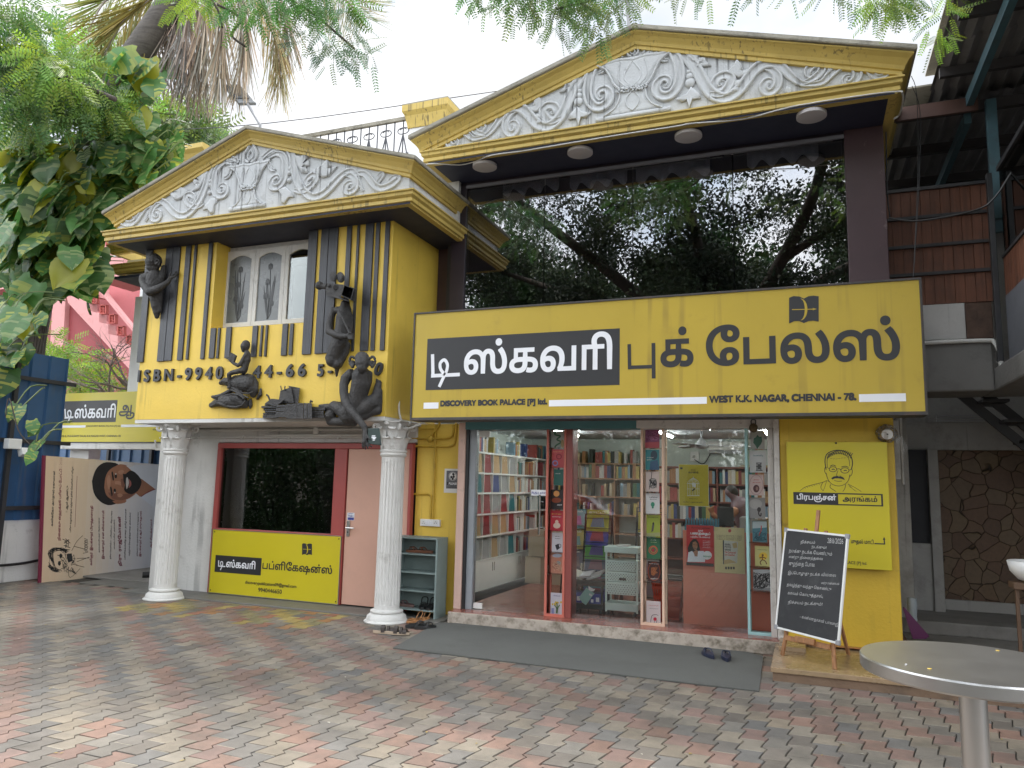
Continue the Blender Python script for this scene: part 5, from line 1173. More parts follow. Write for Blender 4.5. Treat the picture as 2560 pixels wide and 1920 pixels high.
def dcol(x0,x1,mt,lab,post=None,zb=FZ):
    t=thing('display_column',lab,'display case',((x0+x1)/2,8.36,FZ),0,None);w=.026
    def fr(m):
        m.box(x0,x0+w,8.33,8.36,FZ,zt);m.box(x1-w,x1,8.33,8.36,FZ,zt);m.box(x0+w,x1-w,8.33,8.36,FZ,FZ+.03)
        m.box(x0,x0+w,8.5,8.53,FZ,zt);m.box(x1-w,x1,8.5,8.53,FZ,zt);m.box(x0+w,x1-w,8.36,8.53,FZ,FZ+.012)
    part('frame',mt,t,fr,bevel=.002)
    if post: part('post',post,t,lambda m:m.box(x1+.001,x1+.075,8.34,8.56,FZ,zt),bevel=.003)
    part('side_glass',clear,t,lambda m:(m.box(x0+.004,x0+.009,8.36,8.5,FZ+.012,zt)))
    return t
D1=dcol(-2.84,-2.60,M['coral'],'tall coral framed glass case of books beside the glass door',mat('deep coral post',(.24,.06,.05),.4,.1))
D2=dcol(-1.73,-1.47,M['cream'],'tall peach framed glass case of books in the middle of the shopfront')
D3=dcol(-.615,-.362,M['cyan'],'tall pale cyan framed glass case of books at the right of the shopfront')
def cm(c,r=.4): 
    k='print_%02d_%02d_%02d'%tuple(int(v*99) for v in c)
    if k not in M: M[k]=mat('printed paper '+k[6:],c,r,.05,9)
    return M[k]
def book_cover(B,box,col,lab,arts,Yb=8.46):
    x0,y0,x1,y1=box;B2=Board(B.cv,Yb);a=B2.p(x0,y1);b=B2.p(x1,y0)
    t=thing('display_book',lab,'book',((a.x+b.x)/2,Yb,a.z),0,'books facing out in the glass display columns')
    part('cover',cm(col),t,lambda m:(m.box(a.x,b.x,Yb,Yb+.002,a.z,b.z)))
    part('pages',cm((.6,.57,.5)),t,lambda m:m.box(a.x+.002,b.x-.004,Yb+.002,Yb+.02,a.z+.003,b.z-.003))
    W_=x1-x0;H_=y1-y0;U=lambda u,v:(x0+W_*u,y0+H_*v)
    for j,ar in enumerate(arts):
        def f(m,ar=ar):
            k=ar[0];d=.0008+.0006*j
            if k=='e': B2.poly(m,[U(ar[2]+ar[4]*math.cos(q*math.pi/9),ar[3]+ar[5]*math.sin(q*math.pi/9)) for q in range(18)],d,.0004)
            elif k=='p': B2.poly(m,[U(*q) for q in ar[2]],d,.0004)
            elif k=='s': [B2.stroke(m,[U(*q) for q in s_],ar[3],d+.0004) for s_ in ar[2]]
            elif k=='r': B2.stroke(m,[U(ar[2]+ar[4]*math.cos(q*math.pi/10),ar[3]+ar[5]*math.sin(q*math.pi/10)) for q in range(21)],ar[6],d+.0004,2)
            elif k=='t': 
                q0=U(ar[3],ar[4]);q1=U(ar[5],ar[4]);B2.txt(m,ta(ar[2]),*q0,*q1,q0[0]+3,q0[1]-H_*ar[6],d+.0006,.02)
        part('cover_art',cm(ar[1]),t,f,recalc=False)
    part('shelf_glass',clear,t,lambda m:m.box(a.x-.03,b.x+.03,8.40,8.50,a.z-.007,a.z-.001)) if False else None
    return t
blk_=(.02,.02,.022);wh_=(.7,.7,.68);rd_=(.5,.05,.05)
T=lambda s,c,x0,y,x1,h:('t',c,s,x0,y,x1,h)
R_=random.Random(4)
def scrib(n,x0,x1,y0,y1): return [[(R_.uniform(x0,x1),R_.uniform(y0,y1)) for _ in range(4)] for _ in range(n)]
CB=[(C2,(642,112,745,236),(.40,.44,.40),'grey landscape book cover with dark winding river, top of the coral case',[('s',(.05,.15,.08),[[(.4,.0),(.3,.2),(.7,.3),(.45,.5),(.75,.65),(.4,.85),(.3,1)]],12),('e',(.35,.26,.1),.85,.75,.12,.25)]),
(C2,(652,247,740,381),(.62,.10,.11),'bright red book cover with blue ring symbol in the coral case',[T('காதலின்',(.8,.4,.2),.1,.17,.85,.07),('r',(.35,.03,.05),.58,.40,.2,.13,7),('r',(.25,.35,.7),.27,.76,.2,.13,8)]),
(C2,(665,396,745,512),(.03,.16,.13),'plain dark green book cover in the coral case',[T('மரம்',wh_,.15,.3,.6,.08)]),
(C2,(640,547,740,686),(.025,.018,.018),'black book cover with glowing orange orb in the coral case',[('e',(.75,.35,.1),.45,.2,.22,.16),('e',(.28,.06,.02),.45,.55,.36,.14),T('அறம்',wh_,.5,.85,.85,.1)]),
(C2,(640,702,735,846),(.55,.04,.06),'red book cover with pale mother and child drawing in the coral case',[T('இவள் ஒரு',(.7,.5,.1),.1,.2,.9,.08),T('வரலாறு',wh_,.15,.35,.85,.07),('e',(.8,.55,.45),.5,.57,.13,.1),('e',(.8,.6,.5),.5,.76,.28,.15)]),
(C2,(650,866,733,1003),(.68,.68,.72),'white book cover with black mug in the coral case',[T('கதை நேரம்',blk_,.28,.22,.75,.06),T('சொல்லும்',blk_,.28,.32,.75,.05),('p',(.03,.03,.04),[(.3,.66),(.6,.58),(.72,.82),(.45,.94)]),('r',(.03,.03,.04),.7,.7,.12,.1,4)]),
(C2,(645,1016,735,1161),(.60,.27,.18),'orange and teal painted book cover in the coral case',[('e',(.5,.55,.65),.5,.12,.4,.1),('e',(.12,.3,.38),.62,.52,.2,.12),('e',(.35,.1,.07),.4,.66,.28,.16),('s',(.7,.45,.3),scrib(6,.1,.9,.4,.95),5)]),
(C2,(640,1313,733,1468),(.66,.67,.74),'white book cover with yellow flower bunch at the foot of the coral case',[T('பூக்கள்',(.1,.1,.3),.2,.14,.8,.06)]+[('e',(.68,.5,.05),R_.uniform(.15,.85),R_.uniform(.38,.6),.07,.05) for _ in range(7)]+[('s',(.1,.2,.07),[[(.5,.45),(.55,.6),(.48,.95)],[(.3,.55),(.5,.7),(.55,.95)],[(.75,.55),(.6,.7),(.55,.9)]],7),('p',(.25,.3,.55),[(.1,.7),(.3,.7),(.3,.98),(.1,.98)])]),
(CRB,(98,102,203,238),(.26,.06,.16),'purple and crimson abstract book cover, top of the peach case',[('s',(.5,.2,.4),scrib(9,.05,.95,.05,.6),4),('p',(.5,.08,.1),[(.0,.7),(1,.66),(1,1),(0,1)])]),
(CRB,(100,250,201,398),(.04,.25,.28),'teal book cover with dark turned head in the peach case',[('e',(.03,.06,.09),.62,.28,.25,.24),('p',(.05,.12,.22),[(.35,.6),(.9,.5),(1,1),(.3,1)]),T('வாழ்வின்',wh_,.1,.42,.6,.06),T('ஓசை',wh_,.1,.54,.45,.06)]),
(CRB,(103,410,200,559),(.66,.55,.51),'pale pink book cover with ink tiger drawing in the peach case',[('e',(.45,.42,.4),.52,.6,.32,.26),('s',blk_,scrib(10,.22,.8,.38,.85),3),('s',blk_,[[(.45,.02),(.42,.3),(.3,.7),(.25,.9)]],4)]),
(CRB,(103,573,205,722),(.70,.70,.70),'white book cover with one green leaf in the peach case',[T('பச்சை',blk_,.25,.22,.85,.08),T('இலைகள்',blk_,.3,.32,.8,.05),('e',(.05,.3,.18),.5,.55,.14,.12),('e',(.05,.3,.18),.5,.7,.07,.05)]),
(CRB,(108,736,208,890),(.33,.40,.05),'olive green book cover with standing bird in the peach case',[T('சிட்டுக்குருவி',blk_,.12,.12,.85,.05),('e',(.03,.03,.03),.5,.4,.07,.07),('p',(.10,.09,.08),[(.42,.44),(.58,.44),(.5,.75),(.35,.82)]),('p',(.35,.36,.16),[(0,.85),(1,.82),(1,1),(0,1)])]),
(CRB,(108,903,210,1053),(.03,.15,.07),'dark green book cover with red ring of petals in the peach case',[T('உயிர்',wh_,.3,.13,.7,.06),T('நாவல்',(.6,.6,.3),.3,.24,.75,.05),('r',(.6,.12,.06),.48,.6,.3,.2,6),('r',(.65,.2,.08),.5,.58,.2,.14,5),('e',(.4,.02,.05),.48,.6,.1,.08)]),
(CRB,(117,1080,210,1222),(.06,.02,.018),'black and red goddess book cover in the peach case',[('r',(.4,.08,.03),.5,.5,.47,.48,4),('e',(.35,.10,.04),.45,.5,.2,.22),('s',(.5,.2,.08),scrib(7,.2,.8,.25,.75),3),T('காளி நாவல்',wh_,.12,.14,.88,.08),T('ஆதிரா',wh_,.2,.92,.85,.1)]),
(CRB,(106,1375,211,1536),(.66,.58,.58),'pale pink book cover with hand holding red flower, foot of the peach case',[T('மலர்விழி',rd_,.15,.2,.85,.06),T('சிறுகதைகள்',blk_,.2,.34,.85,.05),('s',(.1,.09,.1),[[(.3,1),(.35,.75),(.45,.62),(.7,.6),(.85,.64)],[(.55,1),(.62,.85)],[(.7,1),(.76,.85)]],4),('e',(.5,.02,.05),.62,.8,.12,.08)]),
(CRB,(880,112,980,246),(.40,.39,.35),'grey book cover with one big dark leaf, top of the cyan case',[('p',(.02,.10,.05),[(.5,.2),(.62,.32),(.8,.3),(.85,.55),(.75,.72),(.6,.85),(.48,.98),(.35,.8),(.18,.65),(.22,.4),(.38,.34)])]),
(CRB,(873,263,990,418),(.58,.58,.58),'pale grey book cover with black machine drawing in the cyan case',[T('வெண்ணிற',(.08,.2,.2),.2,.25,.85,.1),('s',blk_,[[(.4,.55),(.75,.55)],[(.45,.55),(.45,.9)],[(.7,.55),(.7,.9)],[(.4,.72),(.75,.72)],[(.38,.9),(.8,.9)]],6),('p',(.05,.05,.05),[(.5,.6),(.66,.6),(.66,.85),(.5,.85)])]),
(CRB,(868,435,973,586),(.62,.47,.44),'pale pink book cover with dark brown oval in the cyan case',[T('அம்மா',rd_,.3,.28,.7,.07),T('நாவல்',rd_,.25,.42,.8,.07),('r',(.35,.2,.18),.5,.5,.47,.48,3),('e',(.10,.03,.03),.5,.68,.22,.19),('e',(.3,.16,.13),.55,.68,.09,.1)]),
(CRB,(868,606,986,756),(.30,.29,.28),'grey photograph book cover with small monkey in the cyan case',[('e',(.42,.40,.38),.4,.3,.4,.25),('e',(.05,.04,.04),.62,.58,.12,.12),('s',(.05,.04,.04),[[(.62,.6),(.6,.8),(.72,.9),(.75,.75)]],9)]),
(CRB,(893,781,998,930),(.07,.20,.24),'teal sea book cover with red swimmer in the cyan case',[('p',(.42,.5,.52),[(0,0),(1,0),(1,.3),(0,.35)]),('s',(.5,.06,.05),[[(.62,.2),(.6,.45),(.5,.6),(.45,.72)]],7),('s',(.02,.06,.08),scrib(8,.0,1,.5,.95),3)]),
(CRB,(912,966,1020,1110),(.60,.56,.22),'pale yellow book cover with running brown figure in the cyan case',[T('புறநானூறு',blk_,.15,.2,.85,.06),('e',(.75,.5,.05),.55,.5,.3,.2),('e',(.15,.06,.03),.52,.45,.07,.06),('s',(.16,.06,.03),[[(.5,.5),(.5,.68),(.35,.8),(.42,.95)],[(.5,.68),(.7,.76),(.8,.92)],[(.3,.6),(.5,.55),(.75,.62)]],7)]),
(CRB,(898,1139,1028,1286),(.25,.25,.25),'black and white textured landscape book cover, foot of the cyan case',[('s',(.6,.6,.6),scrib(12,.0,1,.1,.95),5),('s',blk_,scrib(14,.0,1,.1,.95),4),('p',(.6,.62,.64),[(0,0),(1,0),(1,.12),(.5,.2),(0,.1)])])]
for c in CB: book_cover(*c)
# glass shelves of the cases
for t,x0,x1,B_c,ys in ((D1,-2.83,-2.61,C2,(237,383,513,688,848,1005,1163)),(D2,-1.72,-1.48,CRB,(240,400,561,725,893,1056,1225)),(D3,-.605,-.372,CRB,(248,421,590,760,934,1115,1290))):
    for y in ys:
        z=Board(B_c.cv,8.46).p(700 if B_c is C2 else (150 if t is D2 else 950),y).z
        part('glass_shelf',clear,t,lambda m,z=z:m.box(x0,x1,8.37,8.5,z-.006,z))
# ---- posters
P_=Board(kr,8.40)
def poster(name,lab,box,col,fn,edge=None,Yp=8.40):
    a=Board(kr,Yp).p(box[0],box[3]);t=thing(name,lab,'poster',(a.x,Yp,a.z));B=Board(kr,Yp)
    if edge: part('border',cm(edge),t,lambda m:B.rect(m,*box,-.0005,0))
    q=4 if edge else 0
    part('poster_sheet',cm(col),t,lambda m:B.rect(m,box[0]+q,box[1]+q,box[2]-q,box[3]-q,0,.001));fn(B,t);return t
def py_(B,t):
    w=cm(wh_)
    def cage(m):
        S_=lambda p,wd=4:B.stroke(m,p,wd,.0016)
        for k in range(8): x=412+k*12;S_([(x,588),(x,500),(x+(454-x)*.35,475),(454,458)],2.5)
        S_([(408,590),(500,590)],5);S_([(408,540),(500,540)],3);S_([(408,500),(500,500)],3);S_([(454,458),(454,450)],4)
        B.poly(m,[(440,500),(460,490),(475,510),(470,530),(448,522)],.0018,.0004)
    part('white_birdcage',w,t,cage,recalc=False)
    part('black_print',M['signblack'],t,lambda m:(B.poly(m,[(357,380),(375,380),(375,394),(357,394)],.0012,.0004),B.txt(m,ta('கால'),436,404,470,404,450,396,.0016,.01),B.txt(m,'வானம்',418,425,492,425,450,407,.0016,.03),B.poly(m,[(440,556),(460,535),(470,540),(455,555)],.0019,.0004),B.txt(m,ta('கவிதைத் தொகுப்பு'),425,618,488,618,450,608,.0016,.01),B.txt(m,ta('வெளியீடு புத்தகம் கடைகளில்'),380,645,525,648,450,632,.0016,.01)),recalc=False)
poster('birdcage_poster','yellow poster with white birdcage taped inside the shop glass',(345,356,571,673),(.55,.44,.02),py_,(.62,.6,.45))
def pr_(B,t):
    part('white_lettering',M['signwhite'],t,lambda m:(B.txt(m,ta('நாம்'),490,860,525,862,505,840,.0016,.03),B.txt(m,ta('பணத்தைப்'),433,886,580,888,500,858,.0016,.05),B.txt(m,ta('பற்றிப் பேசலாம்'),433,906,578,908,500,888,.0016,.02),[B.txt(m,ta('பொருளாதாரம்'),525,930+12*i,580,931+12*i,540,922+12*i,.0016,.01) for i in range(5)],B.poly(m,arc(557,1032,34,32,0,360,24),.0014,.0004)),recalc=False)
    part('green_print',cm((.05,.25,.12)),t,lambda m:B.txt(m,'MONEY',528,1046,588,1048,550,1034,.0028,.04),recalc=False)
    part('black_print',M['signblack'],t,lambda m:(B.rect(m,403,1082,606,1116,.001,.0014),B.txt(m,ta('மோனிகா ஹாலன்'),440,836,578,840,500,822,.0016,.02)),recalc=False)
    part('portrait_hair',hair,t,lambda m:B.poly(m,[(418,1010),(412,980),(430,935),(455,910),(478,912),(495,940),(505,990),(495,1005)],.0015,.0004))
    part('portrait_face',skin,t,lambda m:(B.poly(m,[(450,935),(470,928),(484,945),(486,970),(475,992),(460,990),(448,965)],.0022,.0004),B.poly(m,[(455,1005),(475,990),(490,1000),(485,1040),(465,1040)],.0023,.0004)))
    part('portrait_blouse',shirt,t,lambda m:B.poly(m,[(410,1080),(418,1010),(445,1000),(470,1030),(490,1000),(530,1000),(545,1040),(540,1082)],.0017,.0004))
    part('portrait_features',hair,t,lambda m:(B.stroke(m,[(454,952),(464,950)],3,.003),B.stroke(m,[(472,953),(481,955)],3,.003),B.stroke(m,[(458,977),(468,981),(476,977)],3,.003)),recalc=False)
poster('money_talk_poster','red poster with long haired woman portrait fixed on the coral counter front',(403,806,608,1118),(.50,.03,.035),pr_,None,8.62)
def pc_(B,t):
    part('book_picture',cm((.55,.53,.47)),t,lambda m:B.poly(m,[(675,920),(785,932),(780,1090),(672,1098)],.0014,.0004))
    part('black_print',M['signblack'],t,lambda m:(B.rect(m,672,920,684,1098,.0015,.002),[B.txt(m,s,688,958+19*i,732,962+19*i,700,944+19*i,.002,.04) for i,s in enumerate(('GENERAL','MANOJ','NARAVANE'))],[B.txt(m,ta('புத்தகம் வெளியீடு விழா'),625,888+10*i,815,892+10*i,700,881+10*i,.0016,.01) for i in range(4)],[B.rect(m,690+19*i,1116,704+19*i,1136,.001,.0014) for i in range(4)]),recalc=False)
    part('red_print',cm(rd_),t,lambda m:(B.poly(m,arc(724,850,12,13,0,360,14),.0014,.0004),B.txt(m,'The Curious and',688,1016,768,1020,700,1000,.002,.03),B.txt(m,'the Classified',688,1034,760,1037,700,1020,.002,.03)),recalc=False)
    part('envelope_picture',cm((.50,.36,.16)),t,lambda m:(B.poly(m,[(680,1068),(720,1060),(775,1085),(682,1098)],.0022,.0004),B.poly(m,[(742,945),(775,935),(780,975),(752,980)],.0022,.0004)))
poster('book_launch_poster','cream poster showing a book and envelopes fixed beside the red poster',(609,822,838,1172),(.63,.53,.27),pc_,None,8.62)
# ---- counter
BC=Board(kr,8.64)
ca=BC.p(380,840);cb=BC.p(1040,600)
CTR=thing('sales_counter','coral red sales counter behind the right shop glass','counter',(-.85,8.9,FZ))
cx0=BC.p(381,1400).x;cz=BC.p(381,845).z
part('front_panel',mat('coral laminate panel',(.58,.19,.125),.4,.06,2),CTR,lambda m:m.box(cx0,-.36,8.635,8.66,FZ,cz),bevel=.003)
part('desk_top',M['whiteplastic'],CTR,lambda m:m.box(cx0,-.30,8.662,9.2,cz-.05,cz-.02),bevel=.003)
part('side_panel',M['coral'],CTR,lambda m:m.box(cx0,cx0+.02,8.662,9.2,FZ,cz-.052))
# ---- books: one book with a pages block, colour carried by each copy
def book_mat():
    m=bpy.data.materials.new('book cover cloth');m.use_nodes=True;t=m.node_tree;b=t.nodes['Principled BSDF'];b.inputs['Roughness'].default_value=.45
    i=t.nodes.new('ShaderNodeObjectInfo');t.links.new(i.outputs['Color'],b.inputs['Base Color']);return m
BKM=book_mat()
def book_mesh():
    mb=MB();mb.cm=0;mb.box(0,.06,0,1,0,1);mb.box(.94,1,0,1,0,1);mb.box(.06,.94,0,.05,0,1);mb.cm=1;mb.box(.06,.94,.05,.96,.02,.97)
    me=bpy.data.meshes.new('book');setmesh(me,mb.v,mb.f);me.materials.append(BKM);me.materials.append(cm((.55,.51,.42)));me.polygons.foreach_set('material_index',mb.mi);return me
BME=book_mesh()
PAL=[('maroon',(.22,.03,.035)),('teal',(.03,.16,.18)),('tan',(.38,.25,.13)),('grey',(.27,.27,.27)),('white',(.6,.6,.58)),('navy',(.03,.05,.16)),('black',(.03,.03,.03)),('red',(.32,.06,.05)),('yellow',(.45,.35,.10)),('green',(.07,.15,.08)),('cream',(.55,.48,.36)),('white',(.62,.62,.6)),('grey',(.36,.36,.35)),('tan',(.42,.32,.2)),('orange',(.36,.17,.07)),('sky blue',(.22,.33,.42))]
def book(x,y,z,w,d,h,rz,col,label,group,tilt=0):
    o=bpy.data.objects.new('book',BME);COL.objects.link(o);o.location=(x,y,z);o.scale=(w,d,h);o.rotation_euler=(0,tilt,rz);o.color=(*col[1],1)
    return tag(o,label,'book',group)
RB=random.Random(21)
ORD=['lowest','second','third','fourth','fifth','top']
# left wall unit, facing +X
UX=-4.21;US=thing('wall_bookshelf','white wall bookshelf with square compartments along the left side of the shop','bookshelf',(UX,11,FZ))
zs=[.572,.90,1.20,1.49,1.765,2.05];YA,YZ=9.0,12.55
part('cabinet',M['whiteplastic'],US,lambda m:m.box(UX-.36,UX+.02,YA,YZ,FZ+.03,zs[0]-.012),bevel=.003)
part('cabinet_handle',M['chrome'],US,lambda m:[m.tube([(UX+.045,y,.40),(UX+.045,y,.52)],.006,6) for y in (9.95,10.02,11.0,11.07)])
part('back_panel',cm((.45,.47,.48)),US,lambda m:m.box(UX-.37,UX-.362,YA,YZ,zs[0],zs[5]))
for i,z in enumerate(zs): part('shelf_board',M['whiteplastic'],US,lambda m,z=z:m.box(UX-.36,UX+.02,YA,YZ,z-.024,z))
def divs(m):
    for i in range(5):
        y=YA
        while y<YZ: m.box(UX-.355,UX+.012,y,y+.014,zs[i],zs[i+1]-.024);y+=.32 if y<11.0 else .62
part('divider',M['whiteplastic'],US,divs)
gl='books in the white wall bookshelf'
STUFF=MB()
def sbook(x,y,z,w,d,h,col): STUFF.col=col[1];STUFF.box(x,x+w,y,y+d,z,z+h)
for i in range(6):
    y=YA+.014
    while y<YZ-.05:
        if y<10.9 and i<5:
            c=RB.choice(PAL[:4]+PAL[5:6]);book(UX-.03,y+.012,zs[i],.03,.26,.262,0,c,f'{c[0]} book facing out on the {ORD[i]} row of the white wall bookshelf',gl,-.08);y+=.32
        else:
            if RB.random()<.14: y+=.2;continue
            c=RB.choice(PAL);w=RB.uniform(.03,.07);h=RB.uniform(.17,.235)
            book(UX-.02,y,zs[i],.15*-1,w,h,0,c,f'{c[0]} book standing on the {ORD[i]} row of the white wall bookshelf',gl);y+=w+.003+(RB.uniform(0,.03) if RB.random()<.25 else 0)
# rear shelves
BSH=thing('rear_bookshelf','red brown rear bookshelf packed with book spines under the air conditioner','bookshelf',(-.8,12.5,FZ))
rm=mat('red brown shelf board',(.20,.06,.04),.5,.1);BY=12.35;rz_=[.5,.82,1.12,1.41,1.69,1.96]
bx0,bx1=-2.35,.75
def rshelf(m):
    for z in rz_: m.box(bx0,bx1,BY,BY+.3,z-.025,z)
    for x in (bx0,-1.35,-.55,.1,bx1-.02): m.box(x,x+.022,BY-.003,BY+.3,FZ,rz_[-1])
part('shelf_frame',rm,BSH,rshelf);part('back_panel',cm((.12,.06,.05)),BSH,lambda m:m.box(bx0,bx1,BY+.3,BY+.31,FZ,rz_[-1]))
gr='book spines in the rear bookshelf'
for i in (1,2,3,4):
    x=bx0+.03
    while x<bx1-.1:
        if any(abs(x-q)<.03 for q in (-1.35,-.55,.1)): x+=.035;continue
        c=RB.choice(PAL);w=RB.uniform(.035,.065);h=RB.uniform(.18,.24)
        if i<3 or x<-1.5: sbook(x,BY+.03,rz_[i],w,.16,h,c)
        else: book(x,BY+.03,rz_[i],w,.16,h,0,c,f'{c[0]} book spine on the {ORD[i-1]} visible row of the rear bookshelf',gr)
        x+=w+.002
for k in range(6):
    c=RB.choice(PAL);book(-1.0+k*.28,BY+.05,rz_[5],.2,.15,.035,0,c,f'{c[0]} book lying flat on top of the rear bookshelf','books lying on top of the rear bookshelf')
# far left rear shelf with books on top
SH3=thing('plank_bookshelf','pale wooden bookshelf at the back behind the magazine racks','bookshelf',(-3.2,12.4,FZ))
def s3(m):
    for z in (.5,.85,1.15,1.45,1.75,2.0): m.box(-4.2,-2.4,12.3,12.6,z-.025,z)
    for x in (-4.2,-3.6,-3.0,-2.42): m.box(x,x+.02,12.297,12.6,FZ,2.0)
part('shelf_frame',cm((.36,.22,.14)),SH3,s3)
for i,z in enumerate((1.15,1.45,1.75,2.0)):
    x=-4.15
    while x<-2.5:
        if any(abs(x-q)<.03 for q in (-3.6,-3.0)) and z<2: x+=.035;continue
        c=RB.choice(PAL);w=RB.uniform(.03,.065)
        h=RB.uniform(.17,.235)
        if RB.random()>.75: pass
        elif i<2: sbook(x,12.33,z,w,.16,h,c)
        else: book(x,12.33,z,w,.16,h,0,c,f'{c[0]} book on the {("third highest","second highest","high","topmost")[i]} board of the pale wooden bookshelf','books in the pale wooden bookshelf')
        x+=w+.003
tag(STUFF.obj('shelved_books',mat('shelved book spines',(1,1,1),.5,.08,20,attr=True),None,colors=True),'rows of book spines low in the rear shelves','books',None,'stuff')
# ---- wire magazine racks
wire=M['iron']
def rack(cx,cy,h,lab,mags,grp):
    t=thing('magazine_rack',lab,'magazine rack',(cx,cy,FZ));w=.17
    def fr(m):
        for s in(-1,1):
            m.tube([(cx+s*w,cy+.18,FZ),(cx+s*w,cy,h)],.008,6);m.tube([(cx+s*w,cy-.18,FZ),(cx+s*w,cy,h)],.008,6)
        for k in range(len(mags)+1):
            z=FZ+.12+k*(h-FZ-.12)/len(mags);f=(h-z)/(h-FZ);yy=cy-.18*f
            m.tube([(cx-w,yy-.05,z),(cx+w,yy-.05,z)],.004,5);m.tube([(cx-w,yy-.06,z-.05),(cx+w,yy-.06,z-.05)],.004,5)
    part('wire_frame',wire,t,fr)
    for k,(col,lb,txt_) in enumerate(mags):
        z=FZ+.1+k*(h-FZ-.14)/len(mags);f=(h-z)/(h-FZ);yy=cy-.18*f-.045
        g_=thing('magazine',lb,'magazine',(cx,yy,z),0,grp)
        part('cover',cm(col),g_,lambda m:m.add([(cx-w+.03,yy,z),(cx+w-.03,yy,z),(cx+w-.03,yy+.05,z+.26),(cx-w+.03,yy+.05,z+.26),(cx-w+.03,yy+.008,z),(cx+w-.03,yy+.008,z),(cx+w-.03,yy+.058,z+.26),(cx-w+.03,yy+.058,z+.26)],[(0,1,2,3),(4,7,6,5),(0,4,5,1),(1,5,6,2),(2,6,7,3),(3,7,4,0)]))
        part('title',cm((.7,.7,.66)),g_,lambda m:text(m,ta(txt_),(cx-w+.05,yy+.040,z+.215),(cx+w-.08,yy+.040,z+.215),(cx-w+.05,yy+.045,z+.245),.02),recalc=False)
        part('cover_picture',cm((col[2]*.8+.08,col[0]*.6+.05,col[1]*.8+.05)),g_,lambda m:m.add([(cx-.09,yy+.008,z+.05),(cx+.09,yy+.008,z+.05),(cx+.07,yy+.030,z+.17),(cx-.06,yy+.029,z+.16)],[(0,1,2,3)]),recalc=False)
rack(-2.42,9.15,1.27,'black wire magazine rack stacked with colourful magazines behind the trolleys',[((.05,.08,.3),'navy magazine low in the front wire rack','அறிவு'),((.08,.25,.32),'turquoise magazine in the front wire rack','உலகம்'),((.08,.1,.16),'dark blue grey magazine in the front wire rack','தமிழ் நாடு'),((.1,.3,.07),'green magazine in the front wire rack','சுட்டி'),((.10,.10,.38),'royal blue magazine high in the front wire rack','விகடன்'),((.35,.38,.06),'lime green magazine topmost in the front wire rack','சுட்டி')],'magazines in the front wire rack')
rack(-2.95,10.0,1.35,'second black wire magazine rack further back beside the coral case',[((.3,.25,.2),'brown magazine lowest in the back wire rack','மலர்'),((.12,.1,.14),'dark magazine second in the back wire rack','கதை'),((.4,.32,.1),'ochre magazine third in the back wire rack','இதழ்'),((.15,.3,.34),'pale teal magazine topmost in the back wire rack','காலம்')],'magazines in the back wire rack')
rack(-1.9,9.75,1.35,'third wire magazine rack seen behind the mint trolley',[((.25,.22,.2),'taupe magazine lowest in the right wire rack','நூல்'),((.3,.3,.3),'grey magazine second in the right wire rack','பயணம்'),((.13,.1,.06),'dark olive magazine third in the right wire rack','வனம்'),((.4,.33,.05),'yellow magazine topmost in the right wire rack','குழந்தை')],'magazines in the right wire rack')
# ---- trolleys and things inside the front glass
k4=K(1400,1320,6.381);B4=Board(k4,8.75)
MT=thing('mint_trolley','pale mint plastic drawer trolley with dotted baskets inside the glass','trolley',(-2.03,8.85,FZ))
tx0,tx1=-2.235,-1.85
def Z4(y,x=980): return B4.p(x,y).z
part('frame',M['mint'],MT,lambda m:[m.box(x,x+.02,y,y+.02,FZ+.04,Z4(320)) for x in (tx0,tx1-.02) for y in (8.76,8.98)],bevel=.002)
part('top_tray',M['mint'],MT,lambda m:(m.box(tx0-.01,tx1+.01,8.74,9.02,Z4(400),Z4(303))),bevel=.006)
def dots(m,zlo,zhi):
    r=random.Random(int(zlo*1000))
    for j in range(5):
        for i in range(11): m.tube([(tx0+.035+i*.031+(j%2)*.015,8.7395,zlo+.02+j*(zhi-zlo-.03)/5),(tx0+.035+i*.031+(j%2)*.015,8.7385,zlo+.02+j*(zhi-zlo-.03)/5)],.0055,6)
for ya,yb in ((520,690),(700,860),(865,1070)):
    dr=part('drawer',M['mint'],MT,lambda m:m.prism([(tx0+.015,8.74,Z4(ya)),(tx1-.015,8.74,Z4(ya)),(tx1-.03,8.755,Z4(yb)),(tx0+.03,8.755,Z4(yb))],(0,.22,0)),bevel=.003)
    part('perforation',M['black'],dr,lambda m:dots(m,Z4(yb),Z4(ya)))
part('bottom_bin',M['mint'],MT,lambda m:m.prism([(tx0,8.74,Z4(1205)),(tx1,8.74,Z4(1205)),(tx1-.02,8.76,FZ+.055),(tx0+.02,8.76,FZ+.055)],(0,.26,0)),bevel=.006)
for x in (tx0+.04,tx1-.04):
    for y in (8.79,8.97): part('caster',M['black'],MT,lambda m,x=x,y=y:m.tube([(x-.012,y,FZ+.025),(x+.012,y,FZ+.025)],.025,12))
part('drawer_clip',M['black'],MT,lambda m:m.box(tx0+.17,tx0+.25,8.733,8.7395,Z4(830),Z4(795)))
one('paper_pad',cm((.62,.6,.58)),'white paper pad lying on the mint trolley','paper',lambda m:(m.box(-2.12,-1.98,8.80,8.98,Z4(303)+.001,Z4(303)+.018)))
BK=thing('black_trolley','low black plastic trolley with newspapers and blue boxes inside the glass','trolley',(-2.45,8.85,FZ))
bx_0,bx_1=-2.665,-2.25
part('tray',M['black'],BK,lambda m:m.box(bx_0,bx_1,8.72,9.0,Z4(950),Z4(870)),bevel=.006);part('tray',M['black'],BK,lambda m:m.box(bx_0,bx_1,8.72,9.0,FZ+.05,FZ+.115),bevel=.006)
part('post',M['black'],BK,lambda m:[m.box(x,x+.025,y,y+.02,FZ+.116,Z4(951)) for x in (bx_0+.005,bx_1-.03) for y in (8.73,8.97)])
